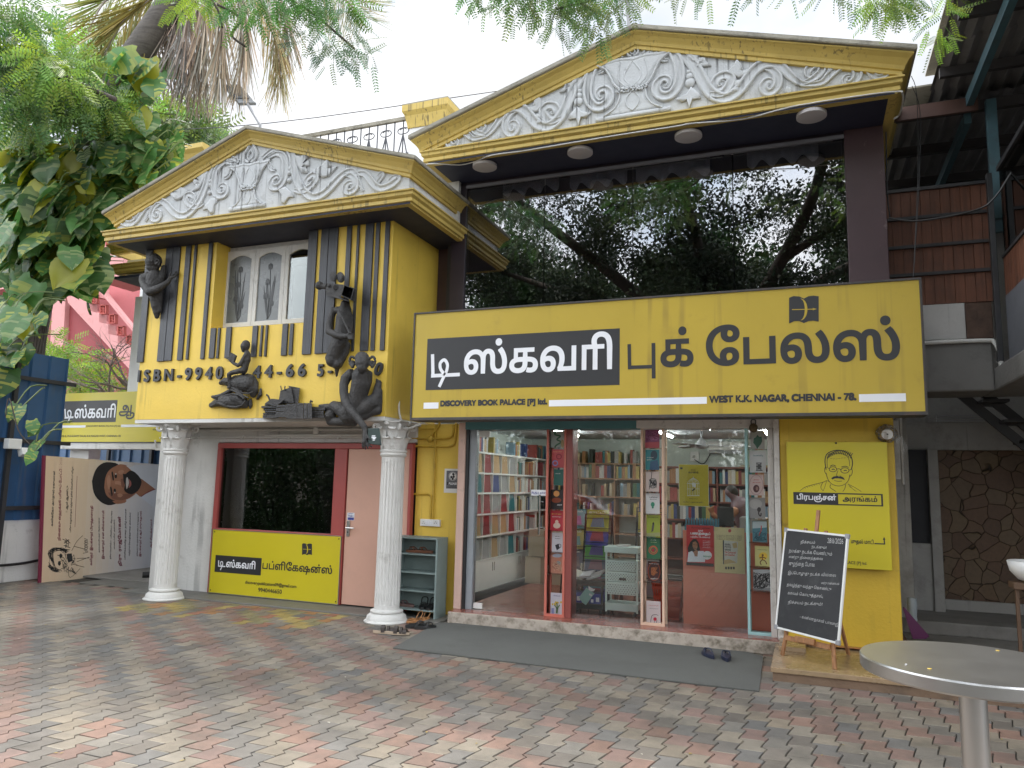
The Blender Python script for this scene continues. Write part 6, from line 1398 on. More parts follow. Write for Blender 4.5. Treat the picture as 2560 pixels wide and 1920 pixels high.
for x in (bx_0+.04,bx_1-.04):
    for y in (8.77,8.95): part('caster',M['black'],BK,lambda m,x=x,y=y:m.tube([(x-.012,y,FZ+.025),(x+.012,y,FZ+.025)],.025,12))
for i,(x,a) in enumerate(((-2.6,.3),(-2.5,-.2),(-2.38,-.35))):
    one('newspaper',cm(((.6,.58,.5),(.58,.58,.62),(.52,.53,.56))[i]),('cream folded newspaper at the left of the black trolley','white folded newspaper in the middle of the black trolley','grey folded newspaper at the right of the black trolley')[i],'newspaper',lambda m:m.obox((x,8.86,Z4(870)+.05),(.09*math.cos(a),0,-.09*math.sin(a)),(0,.11,.02),(.0,-.003,.012)),'newspapers on the black trolley')
bl_=cm((.03,.05,.28))
for i,(xa,xb) in enumerate(((-2.635,-2.51),(-2.42,-2.28))):
    t=thing('carton',('blue printed carton at the left of the black trolley base','blue printed carton at the right of the black trolley base')[i],'box',((xa+xb)/2,8.8,FZ+.116),0,'blue cartons on the black trolley')
    part('body',bl_,t,lambda m:m.box(xa,xb,8.74,8.9,FZ+.116,FZ+.235),bevel=.002);part('label',M['signwhite'],t,lambda m:(m.box(xa+.02,xa+.05,8.7385,8.7395,FZ+.13,FZ+.165),m.box(xb-.06,xb-.02,8.7385,8.7395,FZ+.14,FZ+.19)))
TY=thing('pencil_case_pack','mint pencil case pack with cat face leaning on the blue cartons','pencil case',tuple(B4.p(420,1220,.05)))
def Pp(x,y,d): q=at(*k4(x,y),8.70-d);return q
part('case',cm((.30,.52,.50)),TY,lambda m:m.prism([Pp(x,y,0) for x,y in ((300,1110),(415,955),(545,1045),(410,1230),(355,1190))],(0,.03,0)),bevel=.004)
part('cat_face',M['signwhite'],TY,lambda m:m.prism([Pp(x,y,.003) for x,y in ((455,920),(480,945),(530,970),(560,975),(540,1010),(490,1010),(455,985))],(0,.003,0)))
part('label',M['signwhite'],TY,lambda m:m.prism([Pp(x,y,.003) for x,y in ((470,1040),(515,1070),(500,1095),(460,1065))],(0,.002,0)))
# paper piles, cartons, basket
for i,(x,y,h,lb) in enumerate(((-2.72,9.9,.26,'tall pile of white papers on the floor behind the black trolley'),(-2.45,9.95,.2,'shorter pile of white papers beside the tall pile'))):
    one('paper_pile',cm((.55,.53,.46)),lb,'papers',lambda m:[m.box(x-.12+RB.uniform(-.006,.006),x+.12,y-.1,y+.1,FZ+.2+k*h/8,FZ+.2+(k+1)*h/8-.002) for k in range(8)],'paper piles')
one('low_table',cm((.10,.055,.045)),'low dark table under the paper piles','table',lambda m:(m.box(-2.9,-2.3,9.75,10.1,FZ+.16,FZ+.199),[m.box(x,x+.04,y,y+.04,FZ,FZ+.16) for x in (-2.88,-2.36) for y in (9.77,10.04)]))
for i,(z0,z1,dx) in enumerate(((FZ,FZ+.40,0),(FZ+.401,FZ+.80,.05))):
    t=thing('carton',('lower taped cardboard carton on the shop floor by the cabinets','upper taped cardboard carton stacked by the cabinets')[i],'box',(-3.75,11.05,z0),0,'taped cartons by the cabinets')
    part('body',cm((.42,.36,.28)),t,lambda m:m.box(-4.03+dx,-3.45+dx,10.9,11.3,z0,z1-.005),bevel=.006);part('tape',cm((.22,.14,.08)),t,lambda m:m.box(-3.78+dx,-3.70+dx,10.897,10.8995,z0+.01,z1-.01))
RBK=thing('shopping_basket','stack of red plastic shopping baskets behind the middle glass','basket',(-1.52,8.95,FZ))
rp=mat('red plastic basket',(.42,.06,.03),.35,.05)
def bsk(m):
    z0,z1=FZ+.16,FZ+.43
    def ring(z,e): return [(-1.68-e,8.80-e,z),(-1.37+e,8.80-e,z),(-1.37+e,9.05+e,z),(-1.68-e,9.05+e,z)]
    a=ring(z0-.16,-.03);b=ring(z1,.02)
    for i in range(4):
        p,q=Vector(a[i]),Vector(a[(i+1)%4]);r,s=Vector(b[i]),Vector(b[(i+1)%4]);n=12
        for k in range(n):
            t0,t1=(k+.18)/n,(k+.82)/n
            m.add([p+(q-p)*t0,p+(q-p)*t1,r+(s-r)*t1,r+(s-r)*t0],[(0,1,2,3)])
        for f in (0,.28,.55,.8,.93):
            m.beam(p+(r-p)*f,q+(s-q)*f,.008,.035 if f<.9 else .03)
    m.quad(*a)
part('basket_body',rp,RBK,bsk,recalc=False);part('rim',M['black'],RBK,lambda m:(m.tube([(-1.7,8.78,FZ+.45),(-1.35,8.78,FZ+.45)],.012,8),m.tube([(-1.7,8.78,FZ+.49),(-1.35,8.78,FZ+.49)],.01,8)))
part('handle',M['black'],RBK,lambda m:m.box(-1.70,-1.35,8.8,9.05,FZ+.455,FZ+.475))
# AC, fan, socket, monitor
ACP=at(*kr(560,190),12.6);ACQ=at(*kr(826,280),12.6)
AC=thing('air_conditioner','white split air conditioner on the back wall of the shop','air conditioner',(ACP.x+.3,12.6,ACQ.z))
part('body',M['whiteplastic'],AC,lambda m:m.box(ACP.x,ACQ.x,12.48,12.69,ACQ.z+.05,ACP.z),bevel=.02);part('vent',M['grey'],AC,lambda m:m.box(ACP.x+.03,ACQ.x-.03,12.47,12.6,ACQ.z,ACQ.z+.05))
FN=thing('ceiling_fan','grey ceiling fan seen through the shop glass','fan',(-1.25,10.9,RZ));fq=at(*kr(515,215),10.9)
def fan(m):
    m.tube([(fq.x,10.9,RZ),(fq.x,10.9,fq.z+.03)],.012,8);m.lathe([(.02,fq.z+.1),(.05,fq.z+.06),(.1,fq.z+.0),(.1,fq.z-.03),(.04,fq.z-.05)],fq.x,10.9,18)
part('motor',M['grey'],FN,fan,smooth=True)
for k in range(3):
    a=k*2.094+.1;d=Vector((math.cos(a),math.sin(a),0))
    part('blade',M['grey'],FN,lambda m:m.obox((fq.x+d.x*.38,10.9+d.y*.38,fq.z-.01),d*.28,Vector((-d.y,d.x,.15))*.055,(0,0,.003)))
SK=at(*kr(465,300),12.69)
one('wall_socket',M['whiteplastic'],'white wall socket below the air conditioner','socket',lambda m:(m.box(SK.x-.07,SK.x+.07,12.66,12.7,SK.z-.08,SK.z+.08),m.ball((SK.x-.02,12.655,SK.z),.03)),bevel=.004)
tag(part('x',M['black'],None,lambda m:m.tube(smooth_line([(SK.x,12.65,SK.z-.05),(SK.x+.15,12.65,SK.z-.12),(SK.x+.28,12.65,SK.z+.1),(ACP.x+.05,12.65,ACQ.z+.05)],5),.008,6)),'black power cable drooping to the air conditioner','cable').name='power_cable'
MN=thing('monitor','black computer monitor back on the counter','monitor',(-.85,8.95,cz-.02))
part('screen',M['black'],MN,lambda m:m.box(-.98,-.80,9.0,9.03,cz+.04,cz+.26),bevel=.004);part('stand',M['black'],MN,lambda m:(m.box(-.93,-.89,9.0,9.03,cz-.02,cz+.08),m.box(-1.0,-.82,8.95,9.1,cz-.02,cz-.008)))
part('printer_body',M['grey'],CTR,lambda m:m.box(-.72,-.42,8.8,9.1,cz-.018,cz+.16),bevel=.01)
one('wire_basket',cm((.08,.22,.30)),'blue slatted file basket on the end of the counter','basket',lambda m:([m.box(cx0+.02+i*.03,cx0+.036+i*.03,8.70,8.706,cz-.018,cz+.13) for i in range(12)],m.box(cx0+.02,cx0+.37,8.70,8.9,cz-.019,cz-.012),[m.box(cx0+.02+i*.03,cx0+.036+i*.03,8.90,8.906,cz-.018,cz+.13) for i in range(12)]))
PSN=thing('person','dark haired person bending behind the shop counter, mostly hidden','person',(-.72,10.4,FZ))
pp=at(*kr(735,560),10.4)
blob('body',cm((.16,.10,.12)),PSN,lambda c:c.ch((Vector((pp.x+.22,10.6,FZ+.05)),.10),(Vector((pp.x+.22,10.55,FZ+.6)),.12),(Vector((pp.x+.2,10.5,pp.z-.45)),.15),(Vector((pp.x+.12,10.45,pp.z-.2)),.14),(Vector((pp.x+.03,10.42,pp.z-.08)),.05),(Vector((pp.x-.02,10.4,pp.z)),.068)),.02,4)
blob('hair',hair,PSN,lambda c:c.ch((Vector((pp.x,10.4,pp.z+.02)),.072),(Vector((pp.x+.03,10.43,pp.z-.01)),.066)),.015,3)
blob('arm',skin,PSN,lambda c:(c.ch((Vector((pp.x+.05,10.3,pp.z-.25)),.055),(Vector((pp.x-.12,10.2,pp.z-.42)),.045),(Vector((pp.x-.2,10.05,pp.z-.30)),.035)),[c.ch((Vector((pp.x-.2,10.05,pp.z-.30)),.02),(Vector((pp.x-.25+k*.015,10.0,pp.z-.23+k*.01)),.01)) for k in range(5)]),.009,2)
# ================================================================== RIGHT: neighbouring annex under a sheet roof
ANX=thing('neighbouring_annex','dark annex with rusty brown boarding and stone wall at the right of the bookshop','building',(1.9,9.0,0))
board=mat('rusty brown boarding',(.155,.058,.030),.6,.22,3,.1,50,.5,(.04,.02,.015),4,.3,grain=(26,26,1.5))
def clad(m):
    x=.86
    while x<1.85: m.box(x,x+.088,9.0+.004*math.sin(x*90),9.03,3.645,4.94);m.box(x+.088,x+.096,9.012,9.03,3.645,4.94);x+=.096
part('boarded_wall',board,ANX,clad)
def bars(m):
    for z in (4.95,4.625,4.298,3.982): m.box(.86,1.86,8.965,8.998,z-.018,z+.018)
part('iron_rail',M['iron'],ANX,bars,bevel=.003)
part('corner_post',M['iron'],ANX,lambda m:m.box(1.855,1.905,8.86,8.93,2.98,5.0),bevel=.004)
part('plaster_band',mat('cracked white plaster',(.46,.45,.43),.8,.1,3,.3,30,.9,(.10,.08,.06),2.6,.4,thr=.56),ANX,lambda m:m.box(.86,1.61,9.0,9.2,3.25,3.643),bevel=.01)
part('bare_brick_band',mat('bare brown brick',(.09,.055,.04),.9,.35,8,.8,14,.5,(.03,.02,.015),5),ANX,lambda m:m.box(1.612,1.86,9.01,9.2,3.25,3.643),bevel=.01)
gb_=mat('grey painted concrete beam',(.17,.165,.155),.8,.12,2,.2,30,.4,(.05,.045,.04),3)
part('canopy_beam',gb_,ANX,lambda m:(m.box(.86,1.84,8.99,9.6,2.69,3.248),m.box(1.842,3.2,6.0,9.6,2.69,2.93)),bevel=.02)
# wing that comes forward on the right
def wing(m):
    y=5.5
    while y<8.85: m.box(1.955,1.985,y,y+.088,3.66,4.05+.0*(y));y+=.096
part('side_boarding',board,ANX,wing)
part('grey_side_panel',mat('grey side panel',(.12,.125,.14),.55,.1),ANX,lambda m:m.box(1.95,1.99,5.5,8.85,2.935,3.655),bevel=.004)
part('side_glass',glass('dusty side glass',(.45,.48,.48),1.2,.06),ANX,lambda m:m.box(1.965,1.972,5.5,8.84,4.09,5.0))
part('side_rail',M['iron'],ANX,lambda m:(m.box(1.94,1.99,5.5,8.85,4.052,4.088),m.box(1.94,1.99,5.5,8.85,5.0,5.05)),bevel=.003)
part('side_glass_back',mat('pale yellow room seen through glass',(.30,.27,.18),.8,.1),ANX,lambda m:m.box(2.6,2.62,5.5,8.8,4.0,5.1))
# roof
sheet=mat('grey corrugated roof sheet',(.16,.155,.155),.6,.25,3,.1,40,.5,(.04,.035,.03),3)
def rf(m):
    def sh(x0,x1,y0,y1,z):
        n=max(2,int((x1-x0)/.038));vs=[];fs=[]
        for i in range(n+1):
            x=x0+(x1-x0)*i/n;h=.018*math.sin(i*math.pi/2)
            vs+=[(x,y0,z+h+.05*(x-x0)),(x,y1,z+h+.05*(x-x0)-.01)]
        for i in range(n): fs.append((2*i,2*i+2,2*i+3,2*i+1))
        m.add(vs,fs)
    y=2.2;k=0
    while y<9.3: sh(1.43+.03*math.sin(k*2.1),4.6,y,y+1.05,6.215+.012*(k%2));y+=1.0;k+=1
    y=9.3
    while y<15: sh(.92,4.6,y,y+1.05,6.06+.012*(k%2));y+=1.0;k+=1
part('roof_sheet',sheet,ANX,rf,recalc=False)
part('roof_cover',M['roofdirt'],ANX,lambda m:(m.box(1.40,4.6,2.2,9.3,6.42,6.44),m.box(.90,4.6,9.3,15,6.30,6.32)))
def purl(m):
    for y in (3.2,4.3,5.4,6.5,7.6,8.7): m.box(1.45,4.6,y,y+.06,6.08,6.185)
    for y in (9.25,10.3,11.4,12.6,13.8): m.box(.94,4.6,y,y+.07,5.90,6.02)
part('purlin',mat('dark roof purlin',(.035,.03,.03),.6,.2,4),ANX,purl)
tealst=mat('teal painted steel',(.055,.12,.145),.5,.15,4,.05,40,.3,(.05,.03,.02),6)
part('rafter',tealst,ANX,lambda m:(m.beam((1.80,2.4,6.02),(1.80,9.2,5.98),.07,.12),m.beam((1.80,9.3,5.84),(1.80,13.5,5.80),.07,.12),m.beam((1.0,12.0,5.4),(4,12.0,5.5),.08,.3)))
part('roof_post',tealst,ANX,lambda m:m.box(1.96,2.06,9.18,9.26,4.6,5.98),bevel=.004)
part('fascia_board',mat('rusty brown fascia',(.08,.04,.03),.7,.2),ANX,lambda m:m.box(.95,1.88,9.16,9.2,5.86,6.02))
# back of the annex
wd=mat('dingy white annex wall',(.33,.32,.30),.8,.12,2,.25,30,.5,(.08,.07,.06),2.4,.5)
part('lower_beam',wd,ANX,lambda m:(m.box(.9,4.5,10.5,10.8,2.15,2.49),m.box(.9,1.08,9.65,10.7,0,2.69)),bevel=.01)
part('back_wall',wd,ANX,lambda m:(m.box(1.36,1.47,10.3,10.9,.1,2.148),m.box(1.08,1.36,10.35,10.5,.1,1.02),m.box(.9,4.6,12.5,12.7,0,6.0),m.box(4.5,4.6,5,12.5,0,6.1),m.box(1.47,4.5,10.55,10.8,.1,.36)),bevel=.008)
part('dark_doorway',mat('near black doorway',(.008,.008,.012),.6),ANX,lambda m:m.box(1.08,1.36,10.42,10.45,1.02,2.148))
def stone():
    m=bpy.data.materials.new('crazy paved brown stone');m.use_nodes=True;t=m.node_tree;N=t.nodes;L=t.links;b=N['Principled BSDF'];b.inputs['Roughness'].default_value=.6
    g=N.new('ShaderNodeNewGeometry');v=N.new('ShaderNodeTexVoronoi');v.inputs['Scale'].default_value=6.2;v.inputs['Randomness'].default_value=1;e=N.new('ShaderNodeTexVoronoi');e.feature='DISTANCE_TO_EDGE';e.inputs['Scale'].default_value=6.2
    n=N.new('ShaderNodeTexNoise');n.inputs['Scale'].default_value=3;mxx=N.new('ShaderNodeMixRGB');mxx.inputs[0].default_value=.12;L.new(g.outputs['Position'],n.inputs['Vector']);L.new(g.outputs['Position'],mxx.inputs[1]);L.new(n.outputs['Color'],mxx.inputs[2])
    L.new(mxx.outputs[0],v.inputs['Vector']);L.new(mxx.outputs[0],e.inputs['Vector'])
    r=N.new('ShaderNodeValToRGB');L.new(v.outputs['Color'],r.inputs[0])
    for p,c in ((0,(.10,.055,.03,1)),(1,(.115,.07,.05,1)),(.35,(.15,.08,.042,1)),(.65,(.175,.115,.058,1))):
        if p in(0,1): el=r.color_ramp.elements[int(p)]
        else: el=r.color_ramp.elements.new(p)
        el.color=c
    k=N.new('ShaderNodeMapRange');k.inputs[1].default_value=.0;k.inputs[2].default_value=.022;L.new(e.outputs[0],k.inputs[0]);x=N.new('ShaderNodeMixRGB');x.inputs[1].default_value=(.02,.015,.012,1);L.new(k.outputs[0],x.inputs[0]);L.new(r.outputs[0],x.inputs[2])
    n2=N.new('ShaderNodeTexNoise');n2.inputs['Scale'].default_value=30;n2.inputs['Detail'].default_value=6;L.new(g.outputs['Position'],n2.inputs['Vector']);y=N.new('ShaderNodeMixRGB');y.blend_type='MULTIPLY';y.inputs[0].default_value=.5;L.new(x.outputs[0],y.inputs[1]);L.new(n2.outputs[0],y.inputs[2]);L.new(y.outputs[0],b.inputs['Base Color'])
    bp=N.new('ShaderNodeBump');bp.inputs['Strength'].default_value=.7;bp.inputs['Distance'].default_value=.03;L.new(k.outputs[0],bp.inputs['Height']);L.new(bp.outputs[0],b.inputs['Normal']);return m
part('stone_wall',stone(),ANX,lambda m:m.box(1.47,4.5,10.58,10.8,.36,2.15))
part('annex_floor',M['concrete'],ANX,lambda m:(m.box(.9,4.5,8.6,12.5,.0,.10),m.box(.9,4.5,9.5,12.5,.10,.24)),bevel=.015)
part('vent_louvre',M['grey'],ANX,lambda m:[m.box(1.5,2.1,10.44,10.49,2.50+i*.03,2.515+i*.03) for i in range(3)])
ks_=K(2100,600,2.552)
ST=thing('iron_staircase','black steel open staircase rising in the dark annex','staircase',(2.2,9.9,.24))
sa=at(*ks_(770,985),9.9);sb=at(*ks_(1174,1310),9.9);sa2=at(*ks_(925,985),9.9)
dv=(sb-sa)
part('stringer',M['iron'],ST,lambda m:m.beam(sa-dv*.3,sb+dv*1.6,.05,.10));part('stringer',M['iron'],ST,lambda m:m.beam(sa2-dv*.3,sa2+dv*2.6,.05,.10))
for i,(x,y) in enumerate(((960,1040),(1100,1165),(1230,1290))):
    q=at(*ks_(x,y),9.9);part('tread',M['iron'],ST,lambda m:m.obox((q.x,9.9,q.z),(.13,0,0),(0,.28,0),(0,0,.015)))
k7_=K(2100,1200,2.304)
WB=thing('wash_basin','white oval wash basin on a brown stand at the right edge in the annex','basin',(1.75,8.0,.1))
part('bowl',M['whiteplastic'],WB,lambda m:m.lathe([(.05,.86),(.11,.88),(.17,.95),(.19,1.04),(.18,1.045),(.15,.96),(.08,.90),(.02,.89)],1.83,8.0,28),smooth=True)
part('stand',mat('brown stand',(.10,.055,.03),.5),WB,lambda m:(m.box(1.66,2.0,7.9,8.1,.80,.858),m.box(1.68,1.71,7.95,7.98,.1,.80),m.box(1.95,1.98,7.95,7.98,.1,.80)),bevel=.004)
one('folded_board',mat('purple plastic board',(.10,.012,.075),.35,.1),'purple folded board leaning by the base of the yellow pier','board',lambda m:(m.prism([at(*k7_(x,y),8.75) for x,y in ((362,738),(372,735),(515,900),(495,915),(420,915))],(0,.05,0))))
one('plastic_cup_stack',cm((.4,.45,.48)),'small stack of pale cups behind the yellow pier','cups',lambda m:m.lathe([(.03,.24),(.045,.27),(.04,.3),(.05,.42),(.045,.5)],at(*k7_(415,700),9.3).x,9.3,14))
part('drain_pipe',M['white_dirty'],ANX,lambda m:m.tube(smooth_line([(1.2,8.97,3.22),(1.75,8.97,3.22),(1.85,8.95,3.19),(1.88,8.9,3.05),(1.88,8.85,2.85),(1.93,8.8,2.74),(2.1,8.5,2.72),(2.3,8.0,2.8)],4),.022,8))
part('meter_board',wd,ANX,lambda m:(m.box(.83,.89,8.6,9.2,1.75,2.36),m.box(.895,.92,8.6,8.64,1.7,2.4)),bevel=.006)
def hangw(m):
    m.tube(smooth_line([at(*c_,8.6) for c_ in ((2278,190),(2292,240),(2295,420),(2290,560),(2284,690))],4),.004,5);m.tube(smooth_line([at(*c_,8.6) for c_ in ((2280,215),(2300,280),(2298,450),(2292,560),(2283,700))],4),.004,5)
    m.tube(smooth_line([at(*c_,8.4) for c_ in ((2222,545),(2300,552),(2440,525),(2490,490),(2530,430),(2575,390))],5),.010,6)
    m.tube(smooth_line([at(*c_,8.62) for c_ in ((2215,330),(2218,480),(2225,545))],3),.007,5)
tag(part('x',M['black'],None,hangw),'loose black wires hanging beside the purple pillar','wires').name='hanging_wires'
# ================================================================== OBJECTS IN THE COURT
SR=thing('shoe_rack','pale grey green metal shoe rack with four shelves beside the right column','shoe rack',(-4.36,8.3,0))
rk=mat('pale grey green painted steel',(.21,.27,.26),.5,.12,3,.08,50,.55,(.10,.075,.05),6,thr=.6)
rx0,rx1,ry0,ry1=-4.72,-4.11,8.11,8.392;rz0,rz1=.04,.955
part('carcass',rk,SR,lambda m:(m.box(rx0,rx0+.02,ry0,ry1,.0,rz1),m.box(rx1-.022,rx1,ry0,ry1,.0,rz1),m.box(rx0+.02,rx1-.022,ry1-.012,ry1,.06,rz1),m.box(rx0+.02,rx1-.022,ry0,ry1-.012,rz1-.02,rz1)),bevel=.003)
for i in range(4): part('shelf',rk,SR,lambda m,i=i:m.box(rx0+.02,rx1-.022,ry0+.004,ry1-.012,.10+i*.215,.115+i*.215),bevel=.002)
DM=one('doormat',M['carpet'],'large flat grey green mat lying in front of the shop step','doormat',lambda m:m.prism([(-3.80,6.62,.003),(-.41,6.60,.003),(-.45,7.95,.003),(-.62,8.08,.003),(-3.80,8.08,.003),(-4.02,8.02,.003)],(0,0,.010)),loc=(-2.1,7.4,0))
def sandal(x,y,rz,sole,strap,kind,lab,grp,z=.004,L=.26):
    t=thing('sandal',lab,'sandal',(0,0,0),0,grp);R=Matrix.Rotation(rz,4,'Z');T=lambda a,b,c:Vector((x,y,z))+R@Vector((a,b,c))
    n=20;ol=[]
    for i in range(n):
        a=2*math.pi*i/n;yy=math.cos(a)*L/2;w=.043+.010*math.cos(a)-.004*math.cos(2*a);ol.append((math.sin(a)*w*(1 if abs(math.cos(a))<.98 else 1),yy))
    h=.028
    def s_(m):
        v=[T(a,b,0) for a,b in ol]+[T(a,b,h+.006*(b<0)) for a,b in ol];m.add(v,[tuple(range(n))[::-1],tuple(range(n,2*n))]+[(i,(i+1)%n,n+(i+1)%n,n+i) for i in range(n)])
    part('sole',sole,t,s_,bevel=.004)
    part('footbed',strap,t,lambda m:m.add([T(a*.93,b*.96,h+.0075) for a,b in ol],[tuple(range(n))]),recalc=False)
    def st(m):
        def br(y0,hh,w,r=.02):
            vs=[];k=9
            for e in (-w,w):
                for i in range(k):
                    a=math.pi*i/(k-1);vs.append(T(-math.cos(a)*.05,y0+e,h*.6+math.sin(a)*hh))
            m.add(vs,[(i,i+1,k+i+1,k+i) for i in range(k-1)])
        if kind=='slide': br(.075,.048,.020);br(.035,.062,.014);br(-.02,.070,.020)
        if kind=='strap': br(.045,.05,.014);br(-.0,.055,.012);m.tube(smooth_line([T(-.035,-.06,h),T(-.035,-.11,h+.07),T(0,-.125,h+.085),T(.035,-.11,h+.07),T(.035,-.06,h)],4),.006,6)
        if kind=='thong':
            m.tube(smooth_line([T(-.042,-.01,h*.8),T(-.03,.03,h+.035),T(0,.075,h+.03),T(0,.085,h*.7)],4),.007,6);m.tube(smooth_line([T(.042,-.01,h*.8),T(.03,.03,h+.035),T(0,.075,h+.03)],4),.007,6)
        if kind=='loop':
            m.tube(smooth_line([T(-.03,-.03,h),T(-.034,-.08,h+.06),T(0,-.09,h+.09),T(.034,-.08,h+.06),T(.03,-.03,h)],5),.004,6);br(.05,.035,.012)
    sm=strap.copy();sm.use_backface_culling=False
    o=part('strap',strap,t,st,recalc=False);md=o.modifiers.new('s','SOLIDIFY');md.thickness=.004
    t.location=(0,0,0)
    # move the thing's origin to the sandal
    e=Vector((x,y,z));t.location=e
    for c in t.children: c.data.transform(Matrix.Translation(-e))
    return t
beige=cm((.42,.33,.24));brk=cm((.035,.025,.02));blk=M['black'];tan=cm((.42,.20,.08));nav=cm((.02,.025,.05))
ksd=K(900,1480,10.05)
def gp(x,y): return onz(*ksd(x,y),.0)
q=gp(560,1050);sandal(q.x+.02,q.y+.02,math.radians(-66),beige,brk,'slide','rear dark slide sandal with beige sole by the column base','brown slides by the column')
q=gp(950,1075);sandal(q.x,q.y,math.radians(-72),beige,brk,'slide','front dark slide sandal with thick beige sole on the pavers','brown slides by the column')
q=gp(1420,900);sandal(q.x,q.y,math.radians(-50),blk,blk,'thong','left flat black sandal behind the brown slides','black sandals by the mat')
q=gp(1640,930);sandal(q.x,q.y,math.radians(-42),blk,blk,'thong','right flat black sandal at the mat corner','black sandals by the mat')
q=gp(1390,760);sandal(q.x,q.y,math.radians(160),tan,tan,'loop','left tan sandal with heel loop in front of the shoe rack','tan sandals before the rack')
q=gp(1600,740);sandal(q.x,q.y,math.radians(172),tan,tan,'loop','right tan sandal with heel loop in front of the shoe rack','tan sandals before the rack')
sandal(-4.34,8.25,math.radians(200),blk,blk,'strap','left black strappy sandal on the lowest rack shelf','black sandals on the rack',.116);sandal(-4.24,8.25,math.radians(190),blk,blk,'strap','right black strappy sandal on the lowest rack shelf','black sandals on the rack',.116)
sandal(-4.48,8.26,math.radians(95),cm((.16,.06,.03)),cm((.16,.06,.03)),'thong','left brown thong sandal on the top rack shelf','brown sandals on the rack',.761);sandal(-4.36,8.27,math.radians(80),cm((.16,.06,.03)),cm((.16,.06,.03)),'thong','right brown thong sandal on the top rack shelf','brown sandals on the rack',.761)
sandal(-4.58,8.25,math.radians(80),cm((.12,.07,.06)),cm((.12,.06,.06)),'thong','worn brown sandal at the left of the lowest rack shelf','old sandals on the rack',.116)
p1_=onz(1535*1.1573,1418*1.1573,.013);p2_=onz(1562*1.1573,1422*1.1573,.013)
sandal(p1_.x-.02,p1_.y,math.radians(28),nav,nav,'thong','left navy flip flop on the grey mat','flip flops on the mat',.014,.27);sandal(p2_.x+.03,p2_.y-.02,math.radians(10),nav,nav,'thong','right navy flip flop on the grey mat','flip flops on the mat',.014,.27)
TB=thing('steel_table','round stainless steel standing table with central pole at the near right','table',(.549,3.339,0))
part('tabletop',M['steel'],TB,lambda m:m.lathe([(.02,.948),(.36,.948),(.374,.95),(.378,.956),(.378,.994),(.374,1.0),(.02,1.0)],.549,3.339,72),smooth=True,auto=30)
part('pole',M['steel'],TB,lambda m:m.lathe([(.046,.01),(.046,.947)],.549,3.339,32),smooth=True,auto=30);part('base_plate',M['steel'],TB,lambda m:m.lathe([(.25,.0),(.25,.008),(.06,.02),(.05,.03)],.549,3.339,40),smooth=True,auto=30)
k7t=K(2100,1200,2.304);yl=cm((.6,.42,.06))
for i,(x,y) in enumerate(((515,1088),(908,983),(380,1062))):
    q=onz(*k7t(x,y),1.0005);one('fallen_petal',yl if i<2 else M['signwhite'],('yellow petal lying near the front of the steel table','yellow petal lying at the back of the steel table','white speck lying left on the steel table')[i],'petal',lambda m:m.ball((q.x,q.y,q.z+.001),(.008 if i<2 else .004,.006 if i<2 else .003,.0012),10,6))
# soffit lamps
proto=None
for i,(px,py) in enumerate(((1047,362),(1253,332),(1487,297),(1753,253))):
    q=onz(px*1.1573,py*1.1573,5.50);ord_=('leftmost','second','third','rightmost')[i]
    if proto is None:
        proto=thing('ceiling_lamp','','lamp',(q.x,q.y,5.545),0,'round lamps under the bookshop soffit')
        part('diffuser',M['fixture'],proto,lambda m:m.lathe([(.14,5.495),(.15,5.50),(.15,5.535),(.14,5.538)],q.x,q.y,36),smooth=True,auto=40);part('mount',M['grey'],proto,lambda m:m.lathe([(.11,5.538),(.11,5.547)],q.x,q.y,24));l=proto
    else: l=copy_tree(proto);l.location=(q.x,q.y,5.545)
    l['label']=f'{ord_} of the four round white lamps under the dark soffit'
# curtains behind the upper glass
cur=mat('grey white curtain cloth',(.74,.74,.76),.9,.06)
for i,(xa,ya,xb,yb) in enumerate(((1258,455,1398,432),(1425,438,1568,415),(1590,420,1775,393),(1867,380,2045,350))):
    A0=at(xa,ya,8.72);B0=at(xb,yb,8.72)
    t=thing('curtain',f'{("first","second","third","fourth")[i]} short grey eyelet curtain from the left behind the dark upper window','curtain',(A0.x,8.72,A0.z),0,'curtains behind the dark upper window')
    def cl(m):
        n=64;vs=[];zt_=A0.z+.03
        for k in range(n+1):
            f=k/n;w=math.sin(f*math.pi*7);vs+=[(A0.x+(B0.x-A0.x)*f,8.72+.045*w,zt_),(A0.x+(B0.x-A0.x)*f,8.72+.045*w,zt_-.20-.03*w)]
        m.add(vs,[(2*k,2*k+2,2*k+3,2*k+1) for k in range(n)])
    part('cloth',cur,t,cl,smooth=True,recalc=False);part('rod',M['steel'],t,lambda m:m.tube([(A0.x-.25,8.66,A0.z-.03),(B0.x+.15,8.66,A0.z-.03)],.008,6))
# wire along the soffit
wr=[onz(*c6(x,y),5.535) for x,y in ((160,1222),(255,1212),(440,1222),(560,1195),(668,1152),(900,1120),(1040,1097),(1335,1047),(1710,986),(2050,935))]+[onz(*k7(x,y),5.535) for x,y in ((400,825),(800,790),(1185,692),(1780,600),(2010,578))]
tag(part('x',M['white_dirty'],None,lambda m:m.tube(smooth_line(wr,3),.007,5)),'thin pale cable clipped along the dark soffit edge','cable').name='soffit_cable'
one('conduit_bend',M['white_dirty'],'pale bent conduit at the right end of the soffit','conduit',lambda m:m.tube(smooth_line([onz(*k7(2010,578),5.53),at(*k7(2020,640),8.2),at(*k7(1990,760),8.6),at(*k7(1930,795),8.5)],4),.010,8))
